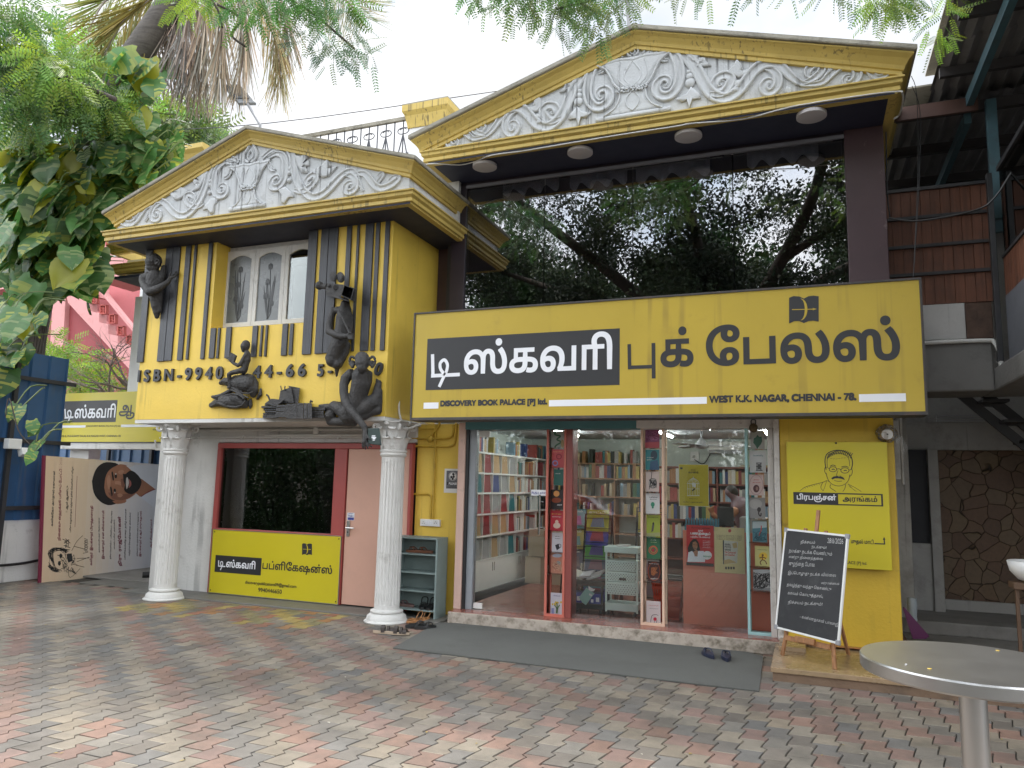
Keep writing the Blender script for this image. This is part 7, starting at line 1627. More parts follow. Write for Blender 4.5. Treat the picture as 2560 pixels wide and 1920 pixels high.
# cctv
cc=K(1900,1020,2.37);q=at(*cc(758,150),8.12)
CT=thing('security_camera','small white security camera wrapped in clear plastic above the hall board','camera',(q.x,8.12,q.z))
part('body',M['whiteplastic'],CT,lambda m:(m.lathe([(.0,0),(.045,.0),(.05,.02),(.05,.05)],0,0,20),),smooth=True,auto=40)
CT.children[0].data.transform(Matrix.Translation(CT.location)@Matrix.Identity(4));CT.children[0].data.transform(Matrix.Translation(-CT.location)@Matrix.Identity(4))
CT.children[0].rotation_euler=(math.radians(105),0,math.radians(-12));CT.children[0].location=(0,.02,0)
CT.children[0].data.transform(Matrix.Translation(CT.location))
part('lens',M['black'],CT,lambda m:m.ball((q.x,q.y-.012,q.z),(.03,.02,.03)),smooth=True)
part('bracket',M['whiteplastic'],CT,lambda m:m.box(q.x-.02,q.x+.02,8.13,8.2,q.z-.01,q.z+.05),bevel=.005)
def bag(m):
    r=random.Random(8);pts=[]
    m.ball((q.x-.005,8.15,q.z),(.095,.06,.085),14,10);m.v=[(x+r.uniform(-.012,.012),y+r.uniform(-.008,.008),z+r.uniform(-.012,.012)) for x,y,z in m.v]
    b=len(m.v);m.add([(q.x+.05,8.13,q.z-.03),(q.x+.12,8.12,q.z-.02),(q.x+.17,8.13,q.z-.14),(q.x+.12,8.14,q.z-.19),(q.x+.08,8.12,q.z-.10)],[(0,1,2,3,4)])
part('plastic_wrap',glass('crumpled clear plastic',(.86,.84,.8),1.6,.10,.15),CT,bag,recalc=False)
# padlock on the shutter box
q=ar(900,88,8.2)
PL=thing('padlock','old brass padlock on the shutter casing above the cyan case','padlock',(q.x,8.2,q.z))
part('body',mat('old brass',(.12,.09,.05),.5,.3,20,metal=.7),PL,lambda m:m.ball(tuple(q),(.045,.025,.05)),smooth=True);part('shackle',M['iron'],PL,lambda m:m.tube(smooth_line([(q.x-.02,8.2,q.z+.03),(q.x-.02,8.2,q.z+.08),(q.x+.02,8.2,q.z+.08),(q.x+.02,8.2,q.z+.03)],4),.007,6))
# roof railing, parapet post, floodlight
kq=K(760,180,6.144);RY=10.4
RL=thing('roof_railing','dark iron scroll railing on the roof between the two gables','railing',(-5.4,RY,5.6))
ra=at(*kq(1620,715),RY);rb=at(*kq(-60,1000),RY);zr=(ra.z+rb.z)/2;xa_=rb.x;xb_=ra.x
mt_=mat('greyish iron railing',(.06,.062,.075),.5,.15)
part('top_rail',M['roofdirt'],RL,lambda m:m.box(xa_-.6,xb_,RY-.03,RY+.03,zr-.03,zr+.03))
X_=lambda x,y:at(*kq(x,y),RY)
sp_=(X_(1525,900).x-X_(1262,900).x)
def scrollpanel(x):
    def f(m):
        r=.011
        m.tube([(x,RY,zr),(x,RY,zr-1.1)],r,6);m.tube([(x+sp_/2,RY,zr),(x+sp_/2,RY,zr-1.1)],r,6)
        zc_=zr-.27;zm=zr-.62;zb=zr-.97
        for s in(-1,1):
            m.tube(smooth_line([(x+s*(.02+.085*math.sin(a)*1.0),RY,zc_+.06+ .055*math.cos(a)) for a in [i*.55-1.2 for i in range(9)]],2),r*.8,5)
            m.tube(smooth_line([(x,RY,zc_),(x+s*sp_*.25,RY,zm)],1),r,6);m.tube([(x+s*sp_*.25,RY,zm),(x,RY,zb)],r,6);m.tube([(x+s*sp_*.25,RY,zm),(x+s*sp_*.5,RY,zm+.005)],r,6)
            m.tube(smooth_line([(x+s*(.02+.085*math.sin(a)),RY,zb-.06-.055*math.cos(a)) for a in [i*.55-1.2 for i in range(9)]],2),r*.8,5)
    return f
for k in range(8): part('scroll_panel',mt_,RL,scrollpanel(X_(1525,900).x-k*sp_))
pa=at(*kq(1555,550),RY);pb=at(*kq(2125,445),RY);
PW=thing('parapet_post','white rooftop parapet post with yellow moulded cap beside the big gable','parapet',((pa.x+pb.x)/2,RY,5.6))
px_a,px_b=X_(1625,900).x,X_(2165,690).x;zt1=pa.z-.02
part('shaft',M['white'],PW,lambda m:m.box(px_a,px_b,RY-.02,RY+.5,5.2,zt1-.38))
part('cap',M['yellow_trim'],PW,lambda m:sweep(m,[(px_a,RY+.5,zt1-.38,(-1,0)),(px_a,RY-.02,zt1-.38,(-1,-1)),(px_b,RY-.02,zt1-.38,(1,-1)),(px_b,RY+.5,zt1-.38,(1,0))],[(-.02,0),(.02,0),(.03,.06),(.06,.2),(.10,.27),(.10,.38),(-.02,.38)]))
part('cap_top',M['roofdirt'],PW,lambda m:m.box(px_a-.1,px_b+.1,RY-.12,RY+.5,zt1,zt1+.02))
part('parapet_wall',M['white'],OFF,lambda m:m.box(X_(915,1050).x,px_a-.02,RY+1.2,RY+1.3,5.0,X_(915,1050).z+.3))
f0=at(500*1.1573,185*1.1573,9.2);f1q=at(535*1.1573,225*1.1573,9.2);f2q=at(562*1.1573,270*1.1573,9.2)
FL=thing('street_lamp','grey LED lamp head on a thin arm rising behind the small gable','lamp',tuple(f2q))
part('arm',M['grey'],FL,lambda m:m.tube([f2q-Vector((0,0,.6)),f2q,f1q],.022,8))
dl=(f0-f1q);part('lamp_head',mat('grey lamp casing',(.2,.21,.22),.5),FL,lambda m:m.obox((f0+f1q)/2,dl*.5,Vector((.10,.09,.03)),dl.cross(Vector((.1,.09,.03))).normalized()*.03),bevel=.012)
part('led_panel',cm((.09,.095,.1)),FL,lambda m:m.obox((f0*.6+f1q*.4)-Vector((.0,.03,.012))-dl.cross(Vector((0,1,.3))).normalized()*.0*1,dl*.36,Vector((.075,.068,.022)),dl.cross(Vector((.1,.09,.03))).normalized()*.033))
tag(part('x',M['black'],None,lambda m:(m.tube(smooth_line([at(-60*1.1573,288*1.1573,11),at(480*1.1573,275*1.1573,10.8),at(1080*1.1573,196*1.1573,10.6),at(1330*1.1573,160*1.1573,10.6)],6),.008,5))),'thin black cable crossing the sky behind the gables','cable').name='overhead_cable'
one('signal_mast',M['grey'],'thin grey pole end rising from the tip of the big gable','pole',lambda m:m.tube([(at(1583,60,8.6).x,8.6,6.6),at(1565,-40,8.6)],.025,8))
# ================================================================== LEFT: boundary wall, sheet fence, side gate, pink building
kL=K(0,860,2.37);WX=-11.1
t0=onx(*kL(100,1035),WX);tb=onx(*kL(405,95),WX);tl=onx(*kL(45,25),WX)
yend=tb.y;zlow=t0.z;ztop=(tb.z+tl.z)/2
one('boundary_wall',M['white_dirty'],'low dingy white compound wall at the far left under the blue sheets','wall',lambda m:m.box(WX-.2,WX,-6,yend+.3,0,zlow),bevel=.01)
blue=mat('blue painted steel sheet',(.032,.088,.19),.42,.12,2,.04,40,.5,(.10,.10,.09),3.2,.35,(.12,.12,.12),9,.5,thr=.62)
BF=thing('blue_sheet_fence','tall blue corrugated metal sheet fence above the low white wall at the far left','fence',(WX,5,zlow))
def corr(m,x,y0,y1,z0,z1,axis='y',pitch=.30,dep=.035):
    prof=[];y=y0
    while y<y1:
        for dy,h in ((0,0),(.055,0),(.075,dep),(.125,dep),(.145,0)):
            if y+dy<=y1: prof.append((y+dy,h))
        y+=pitch
    prof.append((y1,0));vs=[]
    for a,h in prof: vs+=[(x+h,a,z0),(x+h,a,z1)] if axis=='y' else [(a,x-h,z0),(a,x-h,z1)]
    m.add(vs,[(2*i,2*i+2,2*i+3,2*i+1) for i in range(len(prof)-1)])
part('sheet',blue,BF,lambda m:corr(m,WX+.02,6.6,yend,zlow-.02,ztop,pitch=.30),recalc=False)
zb1=onx(*kL(250,220),WX).z;zb2=onx(*kL(200,580),WX).z;zb3=onx(*kL(120,970),WX).z
part('cross_bar',M['iron'],BF,lambda m:[m.box(WX+.056,WX+.09,6.6,yend+.12,z-.03,z+.03) for z in (zb1,zb2,zb3)])
[part('post',M['iron'],BF,lambda m,y=y:m.box(WX+.095,WX+.15,y-.03,y+.03,0,ztop-.1)) for y in (onx(*kL(45,400),WX).y,6.65)]
tag(part('x',M['black'],None,lambda m:m.tube(smooth_line([onx(*kL(x,y),WX+.04) for x,y in ((-80,1318),(60,1308),(160,1295),(250,1275),(330,1250))],4),.02,7)),'black cable running along the low white wall','cable').name='wall_cable'
q=onx(*kL(65,590),WX+.2)
FLD=thing('flood_light','small white security light fixed on the blue fence','lamp',tuple(q))
part('housing',M['whiteplastic'],FLD,lambda m:m.box(q.x-.02,q.x+.10,q.y-.10,q.y+.10,q.z-.08,q.z+.07),bevel=.012);part('head',M['whiteplastic'],FLD,lambda m:m.obox((q.x+.10,q.y+.14,q.z-.12),(.05,0,.02),(0,.06,0),(-.02,0,.05)),bevel=.008)
# gate beam, post, blue gate
q0=BG.p(350,600);GB_=thing('side_gateway','white gate beam and post carrying the small hoarding beside the left column','gateway',(q0.x,9.5,0))
zbm0,zbm1=BG.p(500,622).z,BG.p(500,582).z
part('beam',M['white_dirty'],GB_,lambda m:m.box(BG.p(345,600).x,-8.4,9.36,9.55,zbm0,zbm1),bevel=.008)
part('post',M['white_dirty'],GB_,lambda m:m.box(BG.p(350,640).x,BG.p(462,640).x,9.56,9.8,0,zbm1),bevel=.008)
part('pipe',M['white_dirty'],GB_,lambda m:m.tube([BG.p(920,570),BG.p(925,625),BG.p(1010,628)],.018,8))
GT=thing('blue_gate','blue corrugated sheet gate behind the leaning banner','gate',(-9.5,11.2,0))
part('sheet',blue,GT,lambda m:corr(m,11.2,-17.5,-7.5,.05,2.85,'x'),recalc=False);part('frame',M['iron'],GT,lambda m:(m.box(-12.6,-7.5,11.11,11.15,1.2,1.26),[m.box(x,x+.06,11.1,11.16,0,2.8) for x in (-12.0,at(*kL(630,650),11.1).x,-8.6)]))
tag(part('x',M['concrete'],None,lambda m:m.box(-12.5,-8.95,8.8,11.0,.0,.03),bevel=.01),None,None,None,'structure').name='threshold_path'
one('dark_pipe',M['black'],'black pipe lying under the leaning banner','pipe',lambda m:m.tube([(A.x+.9,A.y+1.0,.07),(A.x+2.0,A.y+2.3,.10)],.05,10))
# pink building with an outside stair, behind the fence
PYY=15.5;kp=K(0,560,3.77)
PK=thing('pink_building','pink house with zigzag outside staircase and red grille balusters beyond the blue fence','building',(at(*kp(700,900),PYY).x,PYY,0))
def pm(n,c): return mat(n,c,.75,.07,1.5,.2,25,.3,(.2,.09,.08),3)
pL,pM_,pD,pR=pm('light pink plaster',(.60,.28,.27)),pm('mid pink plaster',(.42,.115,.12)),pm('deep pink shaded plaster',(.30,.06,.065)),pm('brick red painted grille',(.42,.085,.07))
def slab(m,pts,Y,d): m.prism([at(*kp(x,y),Y) for x,y in pts],(0,d,0))
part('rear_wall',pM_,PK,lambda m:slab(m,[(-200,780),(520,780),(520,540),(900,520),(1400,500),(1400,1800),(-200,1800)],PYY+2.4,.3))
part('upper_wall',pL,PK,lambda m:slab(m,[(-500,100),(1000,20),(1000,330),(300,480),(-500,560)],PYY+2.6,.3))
part('column',pL,PK,lambda m:slab(m,[(505,600),(622,600),(585,1300),(462,1300)],PYY-.1,.5));part('column',pL,PK,lambda m:slab(m,[(330,560),(410,560),(395,1300),(290,1300)],PYY+1.2,.5))
part('balcony_edge',pL,PK,lambda m:slab(m,[(-200,560),(300,540),(640,500),(640,610),(300,580),(-200,640)],PYY+.5,1.5))
part('landing_slab',pL,PK,lambda m:slab(m,[(880,320),(1160,300),(1160,480),(930,545),(860,520)],PYY-.2,1.2))
st_=[(610,600),(690,600),(690,628),(770,640),(770,715),(848,728),(848,820),(935,840),(935,925),(1020,945),(1020,1035),(1110,1055),(1110,1120),(1200,1130),(1260,1200),(1260,1420),(1220,1370),(640,740)]
part('stair_side',pL,PK,lambda m:slab(m,st_,PYY-.2,.25))
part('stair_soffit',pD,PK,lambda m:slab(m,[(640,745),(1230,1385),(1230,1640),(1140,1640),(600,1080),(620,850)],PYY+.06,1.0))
part('handrail',pL,PK,lambda m:slab(m,[(960,620),(1250,980),(1250,1015),(950,650)],PYY-.25,.18))
for i,(x,y) in enumerate(((700,530),(795,600),(880,660),(968,760),(1055,850),(1135,960),(1218,1045),(1025,130),(1095,160),(1165,170))):
    def gr_(m,x=x,y=y):
        w,h=30,88 if i<7 else 75
        for a in (x-w,x+w-8): slab(m,[(a,y-h*.0),(a+8,y-h*0),(a+8,y+h),(a,y+h)],PYY-.15,.1)
        for b in (y,y+h*.92): slab(m,[(x-w,b),(x+w,b),(x+w,b+8),(x-w,b+8)],PYY-.15,.1)
        for k in range(3):
            m.tube([at(*kp(x+14*math.cos(t),y+h*(.22+.28*k)+11*math.sin(t)),PYY-.1) for t in [j*math.pi/4 for j in range(9)]],.022,5)
    part('baluster_grille',pR,PK,gr_)
# ================================================================== VEGETATION
class Mass:
    """many copies of a small leaf template, gathered as plain faces in one mesh"""
    def __init__(s): s.V=[];s.C=[];s.n=0;s.tf=None;s.F=[];s.FC=[]
    def add(s,tv,tf,pos,R,scale,col):       # tv (k,3) template, tf faces (all same length), pos (N,3), R (N,3,3), scale (N,), col (N,f,3)
        N=len(pos);k=len(tv)
        v=np.einsum('nij,kj->nki',R,tv)*scale[:,None,None]+pos[:,None,:]
        s.V.append(v.reshape(-1,3));f=np.asarray(tf);F=(f[None]+ (np.arange(N)*k)[:,None,None]+s.n).reshape(-1,f.shape[1]);s.F.append(F);s.n+=N*k
        s.FC.append(np.broadcast_to(col,(N,len(tf),3)).reshape(-1,3))
    def obj(s,name,mt,parent=None,off=(0,0,0)):
        V=np.concatenate(s.V)-np.array(off);me=bpy.data.meshes.new(name);me.vertices.add(len(V));me.vertices.foreach_set('co',V.ravel().astype(np.float32))
        idx=np.concatenate([f.ravel() for f in s.F]);tot=np.concatenate([np.full(len(f),f.shape[1]) for f in s.F]);st=np.r_[0,np.cumsum(tot)[:-1]]
        me.loops.add(len(idx));me.loops.foreach_set('vertex_index',idx.astype(np.int32));me.polygons.add(len(tot));me.polygons.foreach_set('loop_start',st.astype(np.int32));me.polygons.foreach_set('loop_total',tot.astype(np.int32))
        me.update();c=np.concatenate(s.FC);cc=np.repeat(c,tot,0);cc=np.c_[cc,np.ones(len(cc))];a=me.color_attributes.new('col','FLOAT_COLOR','CORNER');a.data.foreach_set('color',cc.ravel().astype(np.float32))
        me.materials.append(mt);o=bpy.data.objects.new(name,me);COL.objects.link(o)
        if parent is not None: o.parent=parent
        return o
def rot(N,down=None,spread=1.0):    # random frames; template Y axis follows 'down' direction when given
    if down is None: d=RNG.normal(size=(N,3))
    else: d=np.asarray(down)+RNG.normal(size=(N,3))*spread
    d/=np.linalg.norm(d,axis=1)[:,None];a=RNG.normal(size=(N,3));x=np.cross(d,a);x/=np.linalg.norm(x,axis=1)[:,None];z=np.cross(x,d)
    return np.stack([x,d,z],2)
def sprig(n,L,ll,lw):   # pinnate leaf along +Y
    V=[];F=[]
    for i in range(n):
        y=L*(.12+.88*i/n)
        for sgn in(-1,1):
            b=len(V);sz=1-.35*abs(i/n-.4);c=.35
            V+=[(0,y,0),(sgn*ll*.5*sz-sgn*0,y+ll*.18*sz+lw*.5*sz,-.1*ll),(sgn*ll*sz,y+ll*.42*sz,-.22*ll),(sgn*ll*.5*sz,y+ll*.18*sz-lw*.5*sz,-.1*ll)];F.append((b,b+1,b+2,b+3))
    b=len(V);V+=[(-.003,0,0),(.003,0,0),(.002,L,0),(-.002,L,0)];F.append((b,b+1,b+2,b+3));return np.array(V),F
leafm=mat('rain tree leaflets',(1,1,1),.55,.08,2,attr=True,trans=.45)
leafd=mat('variegated vine leaf',(1,1,1),.38,.06,5,attr=True,trans=.45)
leafk=mat('dense rain tree leaflets',(1,1,1),.6,.08,2,attr=True,trans=.18)
deadm=mat('dry palm frond',(1,1,1),.7,.15,6,attr=True,trans=.15)
barkm=mat('dark grey bark',(.085,.07,.058),.85,.3,5,.8,18,.5,(.03,.025,.02),4)
palmb=mat('ringed palm bark',(.115,.10,.088),.85,.2,4,.5,30,grain=(3,3,26))
twig=mat('grey dry twig',(.30,.25,.22),.8,.2,8)
def gcol(N,nf,base,var=.35,hue=.15):
    k=RNG.uniform(1-var,1+var,(N,1,1));h=RNG.uniform(-hue,hue,(N,1));c=np.array(base)[None,None]*k;c=np.repeat(c,1,1)
    out=np.repeat(c,nf,1).copy();out[:,:,0]*=1+h*1.5;out[:,:,2]*=1-h;out*=RNG.uniform(.88,1.12,(N,nf,1));return np.clip(out,0,1)
def rndtpl(n,R,l,w):
    V=[];F=[];r=np.random.default_rng(5)
    for i in range(n):
        p=r.normal(size=3);p*=R*r.uniform(.2,1)**.5/np.linalg.norm(p);d=r.normal(size=3)+p/R*1.2;d/=np.linalg.norm(d);a=np.cross(d,r.normal(size=3));a/=np.linalg.norm(a);k=r.uniform(.7,1.3);b=len(V)
        V+=[tuple(p),tuple(p+d*l*.5*k+a*w*k),tuple(p+d*l*k),tuple(p+d*l*.5*k-a*w*k)];F.append((b,b+1,b+2,b+3))
    return np.array(V),F
S_RND=rndtpl(26,.34,.13,.032);S_RNB=rndtpl(26,.6,.24,.06)
S_FINE=sprig(9,.42,.062,.030);S_MED=sprig(6,.5,.10,.05);S_BIG=sprig(5,.8,.2,.1)
def clump(ms,tpl,c,r,N,base,scale=1.0,down=(0,0,-.6),spread=.8,var=.35):
    c=np.array(c);p=RNG.normal(size=(N,3));p/=np.linalg.norm(p,axis=1)[:,None];p*=RNG.uniform(.25,1,(N,1))**.6;pos=c+p*np.array(r)
    dd=p*.9+np.array(down);ms.add(tpl[0],tpl[1],pos,rot(N,dd,spread*.5),RNG.uniform(.7,1.25,N)*scale,gcol(N,len(tpl[1]),base,var))
GRN=(.085,.175,.045);LIM=(.18,.27,.05);DK=(.04,.085,.025)
# ---- rain tree standing behind the photographer, its limbs reach over the court
RT=thing('rain_tree','huge rain tree whose fine leaved limbs hang over the court from above','tree',(-3.0,-5.5,0))
limbs=[([(-3.0,-5.5,-.1),(-2.9,-5.4,1.5),(-2.7,-5.3,3.2),(-2.5,-5.1,4.6)],[.48,.38,.34,.30]),
 ([(-2.5,-5.1,4.6),(-3.6,-4.6,6.2),(-5.0,-3.4,7.6),(-6.6,-1.5,8.8),(-7.6,1.5,9.6),(-7.9,4.5,9.8)],[.26,.22,.17,.12,.07,.03]),
 ([(-2.5,-5.1,4.6),(-1.6,-4.8,6.2),(-.5,-3.8,7.8),(.4,-1.8,9.0),(.6,1.0,9.8),(.2,4.0,9.9),(-.4,6.2,9.6)],[.25,.21,.17,.13,.09,.05,.02]),
 ([(-1.6,-4.8,6.2),(.2,-5.4,7.4),(2.4,-5.6,8.6),(4.6,-4.6,9.6)],[.18,.15,.10,.04]),
 ([(-3.6,-4.6,6.2),(-5.6,-5.6,7.2),(-8.0,-6.0,8.2),(-10.2,-5.2,9.0)],[.17,.14,.10,.04]),
 ([(-2.5,-5.1,4.6),(-2.7,-4.2,6.4),(-2.6,-2.8,8.2),(-2.9,-.5,9.6),(-3.0,2.5,10.2)],[.2,.17,.13,.08,.03]),
 ([(-.5,-3.8,7.8),(1.6,-2.6,8.8),(3.2,-.6,9.6),(4.0,2.2,9.8)],[.12,.10,.07,.03])]
def lm(m):
    for p,r in limbs:
        q=smooth_line(p,4);rr=np.interp(np.linspace(0,1,len(q)),np.linspace(0,1,len(r)),r);m.tube(q,list(rr),12)
part('trunk',barkm,RT,lm,smooth=True)
# two more trunks of the roadside trees seen only in the glass
ms=Mass()
for _ in range(145):
    p,r=limbs[RNG.integers(1,len(limbs))];t=RNG.uniform(.25,1);q=smooth_line(p,4);c=np.array(q[int(t*(len(q)-1))])+RNG.normal(size=3)*np.array([1.1,1.0,.55])
    if c[1]>4.6: continue
    if RNG.random()<.25 and -4.5<c[0]<1 and c[1]<-1: continue
    clump(ms,S_RND,c,(.85,.85,.45),34,(.028,.042,.02) if RNG.random()<.6 else (.05,.075,.03),RNG.uniform(.7,1.1))
ms.obj('crown',leafk,RT,RT.location)
HZ=Mass()
for x in np.arange(-38,30,2.1):
    for q in range(5): clump(HZ,S_RNB,(x+RNG.uniform(-1,1),-23+RNG.uniform(-1.5,1.5),RNG.uniform(1.5,5.2)),(1.5,1.2,1.1),16,(.05,.09,.03),1.3)
tag(HZ.obj('added_tree_row',leafm),'added row of trees beyond the street wall, darkening the glass reflections','trees',None,'stuff')  # tree row added out of view to cover bright low sky in reflections
FT=[]
for i,(x,y,h,r,lb) in enumerate(((-9.5,-9.5,11,2.9,'broad dark roadside tree far behind the left of the court'),(3.6,-10.5,11.5,3.0,'broad dark roadside tree far behind the right of the court'),(-3.6,-13.5,12.5,3.4,'tall dark roadside tree across the road'))):
    t=thing('roadside_tree',lb,'tree',(x,y,0),0,None)
    part('trunk',barkm,t,lambda m:(m.tube(smooth_line([(x,y,-.1),(x+.15,y,h*.3),(x-.1,y+.1,h*.55),(x+.2,y,h*.8)],4),[.34-.022*k for k in range(13)],10),[m.tube(smooth_line([(x,y,h*.4),(x+1.2*s,y+.3*s,h*.6),(x+2.0*s,y+.5,h*.78)],3),[.16,.14,.12,.1,.07,.05,.03],8) for s in(-1,1)]),smooth=True)
    ms=Mass()
    for _ in range(46):
        d=RNG.normal(size=3);d/=np.linalg.norm(d);c=np.array([x,y,h*.72])+d*np.array([r,r*.8,h*.24])*RNG.uniform(.4,1);clump(ms,S_RNB,c,(.85,.85,.6),22,DK,1.0)
    ms.obj('crown',leafk,t,t.location)
# hanging twigs of the rain tree at the top edge of the view
HG=thing('added_hedge','added dark green hedge along the left wall, darkening the office window reflection','hedge',(WX+.5,1,0))  # out-of-view hedge added so the office glass mirrors something dark
ms=Mass()
for y in np.arange(-6,6.3,.3):
    for z in (.4,.9,1.4,1.9,2.4): clump(ms,S_RND,(WX+.55+RNG.uniform(-.15,.15),y,z),(.34,.3,.34),10,DK,.75)
ms.obj('foliage',leafk,HG,HG.location)
part('stem',barkm,HG,lambda m:[m.tube([(WX+.45,y,0),(WX+.45,y,1.2)],.03,6) for y in np.arange(-6,6.3,.9)])
OV=thing('overhanging_branch','fine leaved branches hanging across the top edge of the sky','branches',tuple(at(1350,-60,6.6)),0)
ms=Mass();br=MB()
def twigs(pts,D,r,N,base,sc=.75):
    for (x,y) in pts:
        c=ond(x*1.1573,y*1.1573,D+RNG.uniform(-.35,.35));clump(ms,S_FINE,c,(r,r*.8,r*.62),N,base,sc,(0,0,-.55),.7,.3)
twigs([(1000,-25),(1060,-14),(1090,5),(1130,-10),(1125,15),(1160,8),(1190,-14),(1215,0),(1195,34),(1212,48),(1240,12),(1265,30),(1290,0),(1315,15),(1296,48),(1285,62),(1345,-6),(1380,-18)],6.9,.15,12,(.13,.19,.07),.55)
twigs([(1040,-50),(1100,-50),(1160,-48),(1230,-40),(1290,-45),(1340,-45),(1180,-25),(1260,-20)],6.8,.25,30,GRN,.6)
twigs([(1460,-22),(1500,-20),(1540,-24),(1600,-30),(1790,-24),(1830,-20),(1880,-6),(1900,12),(1925,16),(1950,6),(1965,-10),(1985,-18),(1920,-16),(1700,-34),(1640,-34)],6.4,.11,8,(.13,.19,.07),.5)
twigs([(1895,-18),(1930,-8),(1915,4),(1945,-18)],6.3,.16,18,LIM,.55)
twigs([(2018,55),(2032,72),(2022,84),(2045,30),(2050,-20),(2040,5)],7.0,.09,7,LIM,.5)
twigs([(640,25),(665,55),(690,25),(700,75),(720,95),(735,55),(760,85),(770,108),(745,25),(610,5),(655,90),(785,125),(715,120)],7.4,.16,11,(.12,.17,.10),.55)
twigs([(600,-20),(640,-12),(680,-8),(720,-5),(560,-18),(500,-18),(540,10),(660,-30)],7.2,.26,30,GRN,.6)
twigs([(395,-10),(415,5),(395,15),(440,-20)],7.6,.18,16,LIM,.55)
for p in ([(1330,-80),(1362,0),(1370,48)],): pass
for p,D in (([(1000,-60),(1120,-20),(1230,-5),(1290,30)],6.85),([(1420,-70),(1330,-20),(1280,0),(1200,20)],6.85),([(1820,-80),(1890,-20),(1920,0)],6.35),([(560,-60),(620,-10),(690,40),(765,105)],7.4),([(470,10),(520,40),(500,75),(530,100)],7.3),([(430,-40),(470,20),(480,60)],7.4)):
    br.tube(smooth_line([ond(x*1.1573,y*1.1573,D) for x,y in p],4),.012,6)
br.obj('twig',barkm,OV,smooth=True);ms.obj('foliage',leafm,OV,OV.location)
# ---- left grove: rain tree boughs, far tree, climbing vine on a trunk, palm
LG=thing('feathery_tree','bright green feathery tree filling the upper left corner','tree',tuple(ond(100,1500,16.)),0)
ms=Mass();D0=13.5
def mass_px(ms,tpl,poly_pts,D,r,N,base,sc): 
    for (x,y) in poly_pts: clump(ms,tpl,ond(x*1.1573,y*1.1573,D+RNG.uniform(-.9,.9)),(r,r,r*.7),N,base if RNG.random()<.7 else LIM,sc)
mass_px(ms,S_MED,[(20,20),(60,50),(20,70),(70,15),(100,110),(60,130),(20,120),(120,135),(160,140),(150,170),(90,165),(40,160),(30,200),(180,190),(110,195),(160,205),(210,225),(20,250),(60,250),(130,225),(70,210),(190,240),(170,225)],11.5,.45,46,(.10,.18,.05),.75)
mass_px(ms,S_MED,[(170,90),(200,110),(230,120),(250,140),(270,170),(180,130),(20,290),(45,300),(10,320)],17,.9,60,(.12,.2,.05),1.0)
mass_px(ms,S_MED,[(40,110),(100,150),(170,185),(220,215),(60,190)],11.0,.42,70,(.05,.10,.03),.75)
br=MB();
for p,D in (([(-60,80),(60,130),(170,180),(250,215)],11.3),([(-40,20),(50,60),(90,110),(120,170)],11.6)): br.tube(smooth_line([ond(x*1.1573,y*1.1573,D) for x,y in p],4),.04,6)
br.obj('bough',barkm,LG,smooth=True);ms.obj('crown',leafm,LG,LG.location)
BT=thing('distant_tree','pale green distant tree behind the small gable roof','tree',tuple(ond(400*1.1573,500*1.1573,30)),0)
ms=Mass();mass_px(ms,S_BIG,[(370,255),(400,250),(420,265),(440,280),(390,280),(360,290),(425,300),(450,300),(380,310),(345,300),(405,300)],26,1.1,60,(.10,.15,.06),1.0);ms.obj('crown',leafm,BT,BT.location)
part('trunk',barkm,BT,lambda m:m.tube([ond(400*1.1573,600*1.1573,27),ond(400*1.1573,300*1.1573,26.5)],.2,8))
# palm: leaning ringed trunk, dead fronds hanging
PD=13.0
def pp_(x,y,D=PD): return ond(x*1.1573,y*1.1573,D)
pb_=pp_(30,1010,14.2)
PALM=thing('coconut_palm','leaning coconut palm with brown dead fronds hanging at the upper left','palm',tuple(pb_))
tr=[pp_(20,1000,13.6),pp_(60,760,13.5),pp_(105,560,13.4),pp_(165,380,13.2),pp_(250,185,13.0),pp_(310,95,12.9),pp_(375,0,12.8),pp_(430,-110,12.7)]
part('trunk',palmb,PALM,lambda m:m.tube(smooth_line(tr,5),list(np.interp(np.linspace(0,1,36),[0,.3,1],[.30,.22,.24])),14),smooth=True)
def frond(ms,pts,L,W,col,droop,n=60):
    q=smooth_line(pts,8);m=len(q);pos=[];Rs=[];sc=[]
    tv=np.array([(0,0,0),(W,.35,0),(W*.5,1,-.0),(-W*.5,1,0),(-W,.35,0)]);tf=[(0,1,2,3,4)]
    for i in range(n):
        t=i/n*(m-2);k=int(t);p=q[k].lerp(q[k+1],t-k);d=(q[k+1]-q[k]).normalized();s=Vector((CR.x,CR.y,0)).cross(Vector((0,0,1)));side=d.cross(Vector((CF.x,CF.y,0)).normalized()).normalized()
        for sgn in(-1,1):
            v=(side*sgn*(1-droop)+d*.45+Vector((0,0,-1))*droop*1.2+Vector(RNG.normal(size=3))*.12).normalized()
            x=v.cross(Vector(RNG.normal(size=3))).normalized();z=x.cross(v)
            pos.append(p);Rs.append(np.array([[x.x,v.x,z.x],[x.y,v.y,z.y],[x.z,v.z,z.z]]));f=i/n;sc.append(L*(.55+.9*f*(1-f)*2)*RNG.uniform(.8,1.15))
    N=len(pos);ms.add(tv,tf,np.array([tuple(p) for p in pos]),np.array(Rs),np.array(sc),gcol(N,1,col,.3,.12))
    return q
brn=(.27,.225,.19);tanc=(.34,.285,.21)
def fr_part(lab,pts,L,W,col,droop,D,n=60):
    ms=Mass();q=frond(ms,[pp_(x,y,D) for x,y in pts],L,W,col,droop,n)
    o=ms.obj('frond',deadm if col[0]>col[1] else leafd,PALM,PALM.location);r=MB();r.tube(q,list(np.linspace(.035,.01,len(q))),6);r.obj('frond_stem',deadm if False else twig,o if False else PALM,smooth=True)
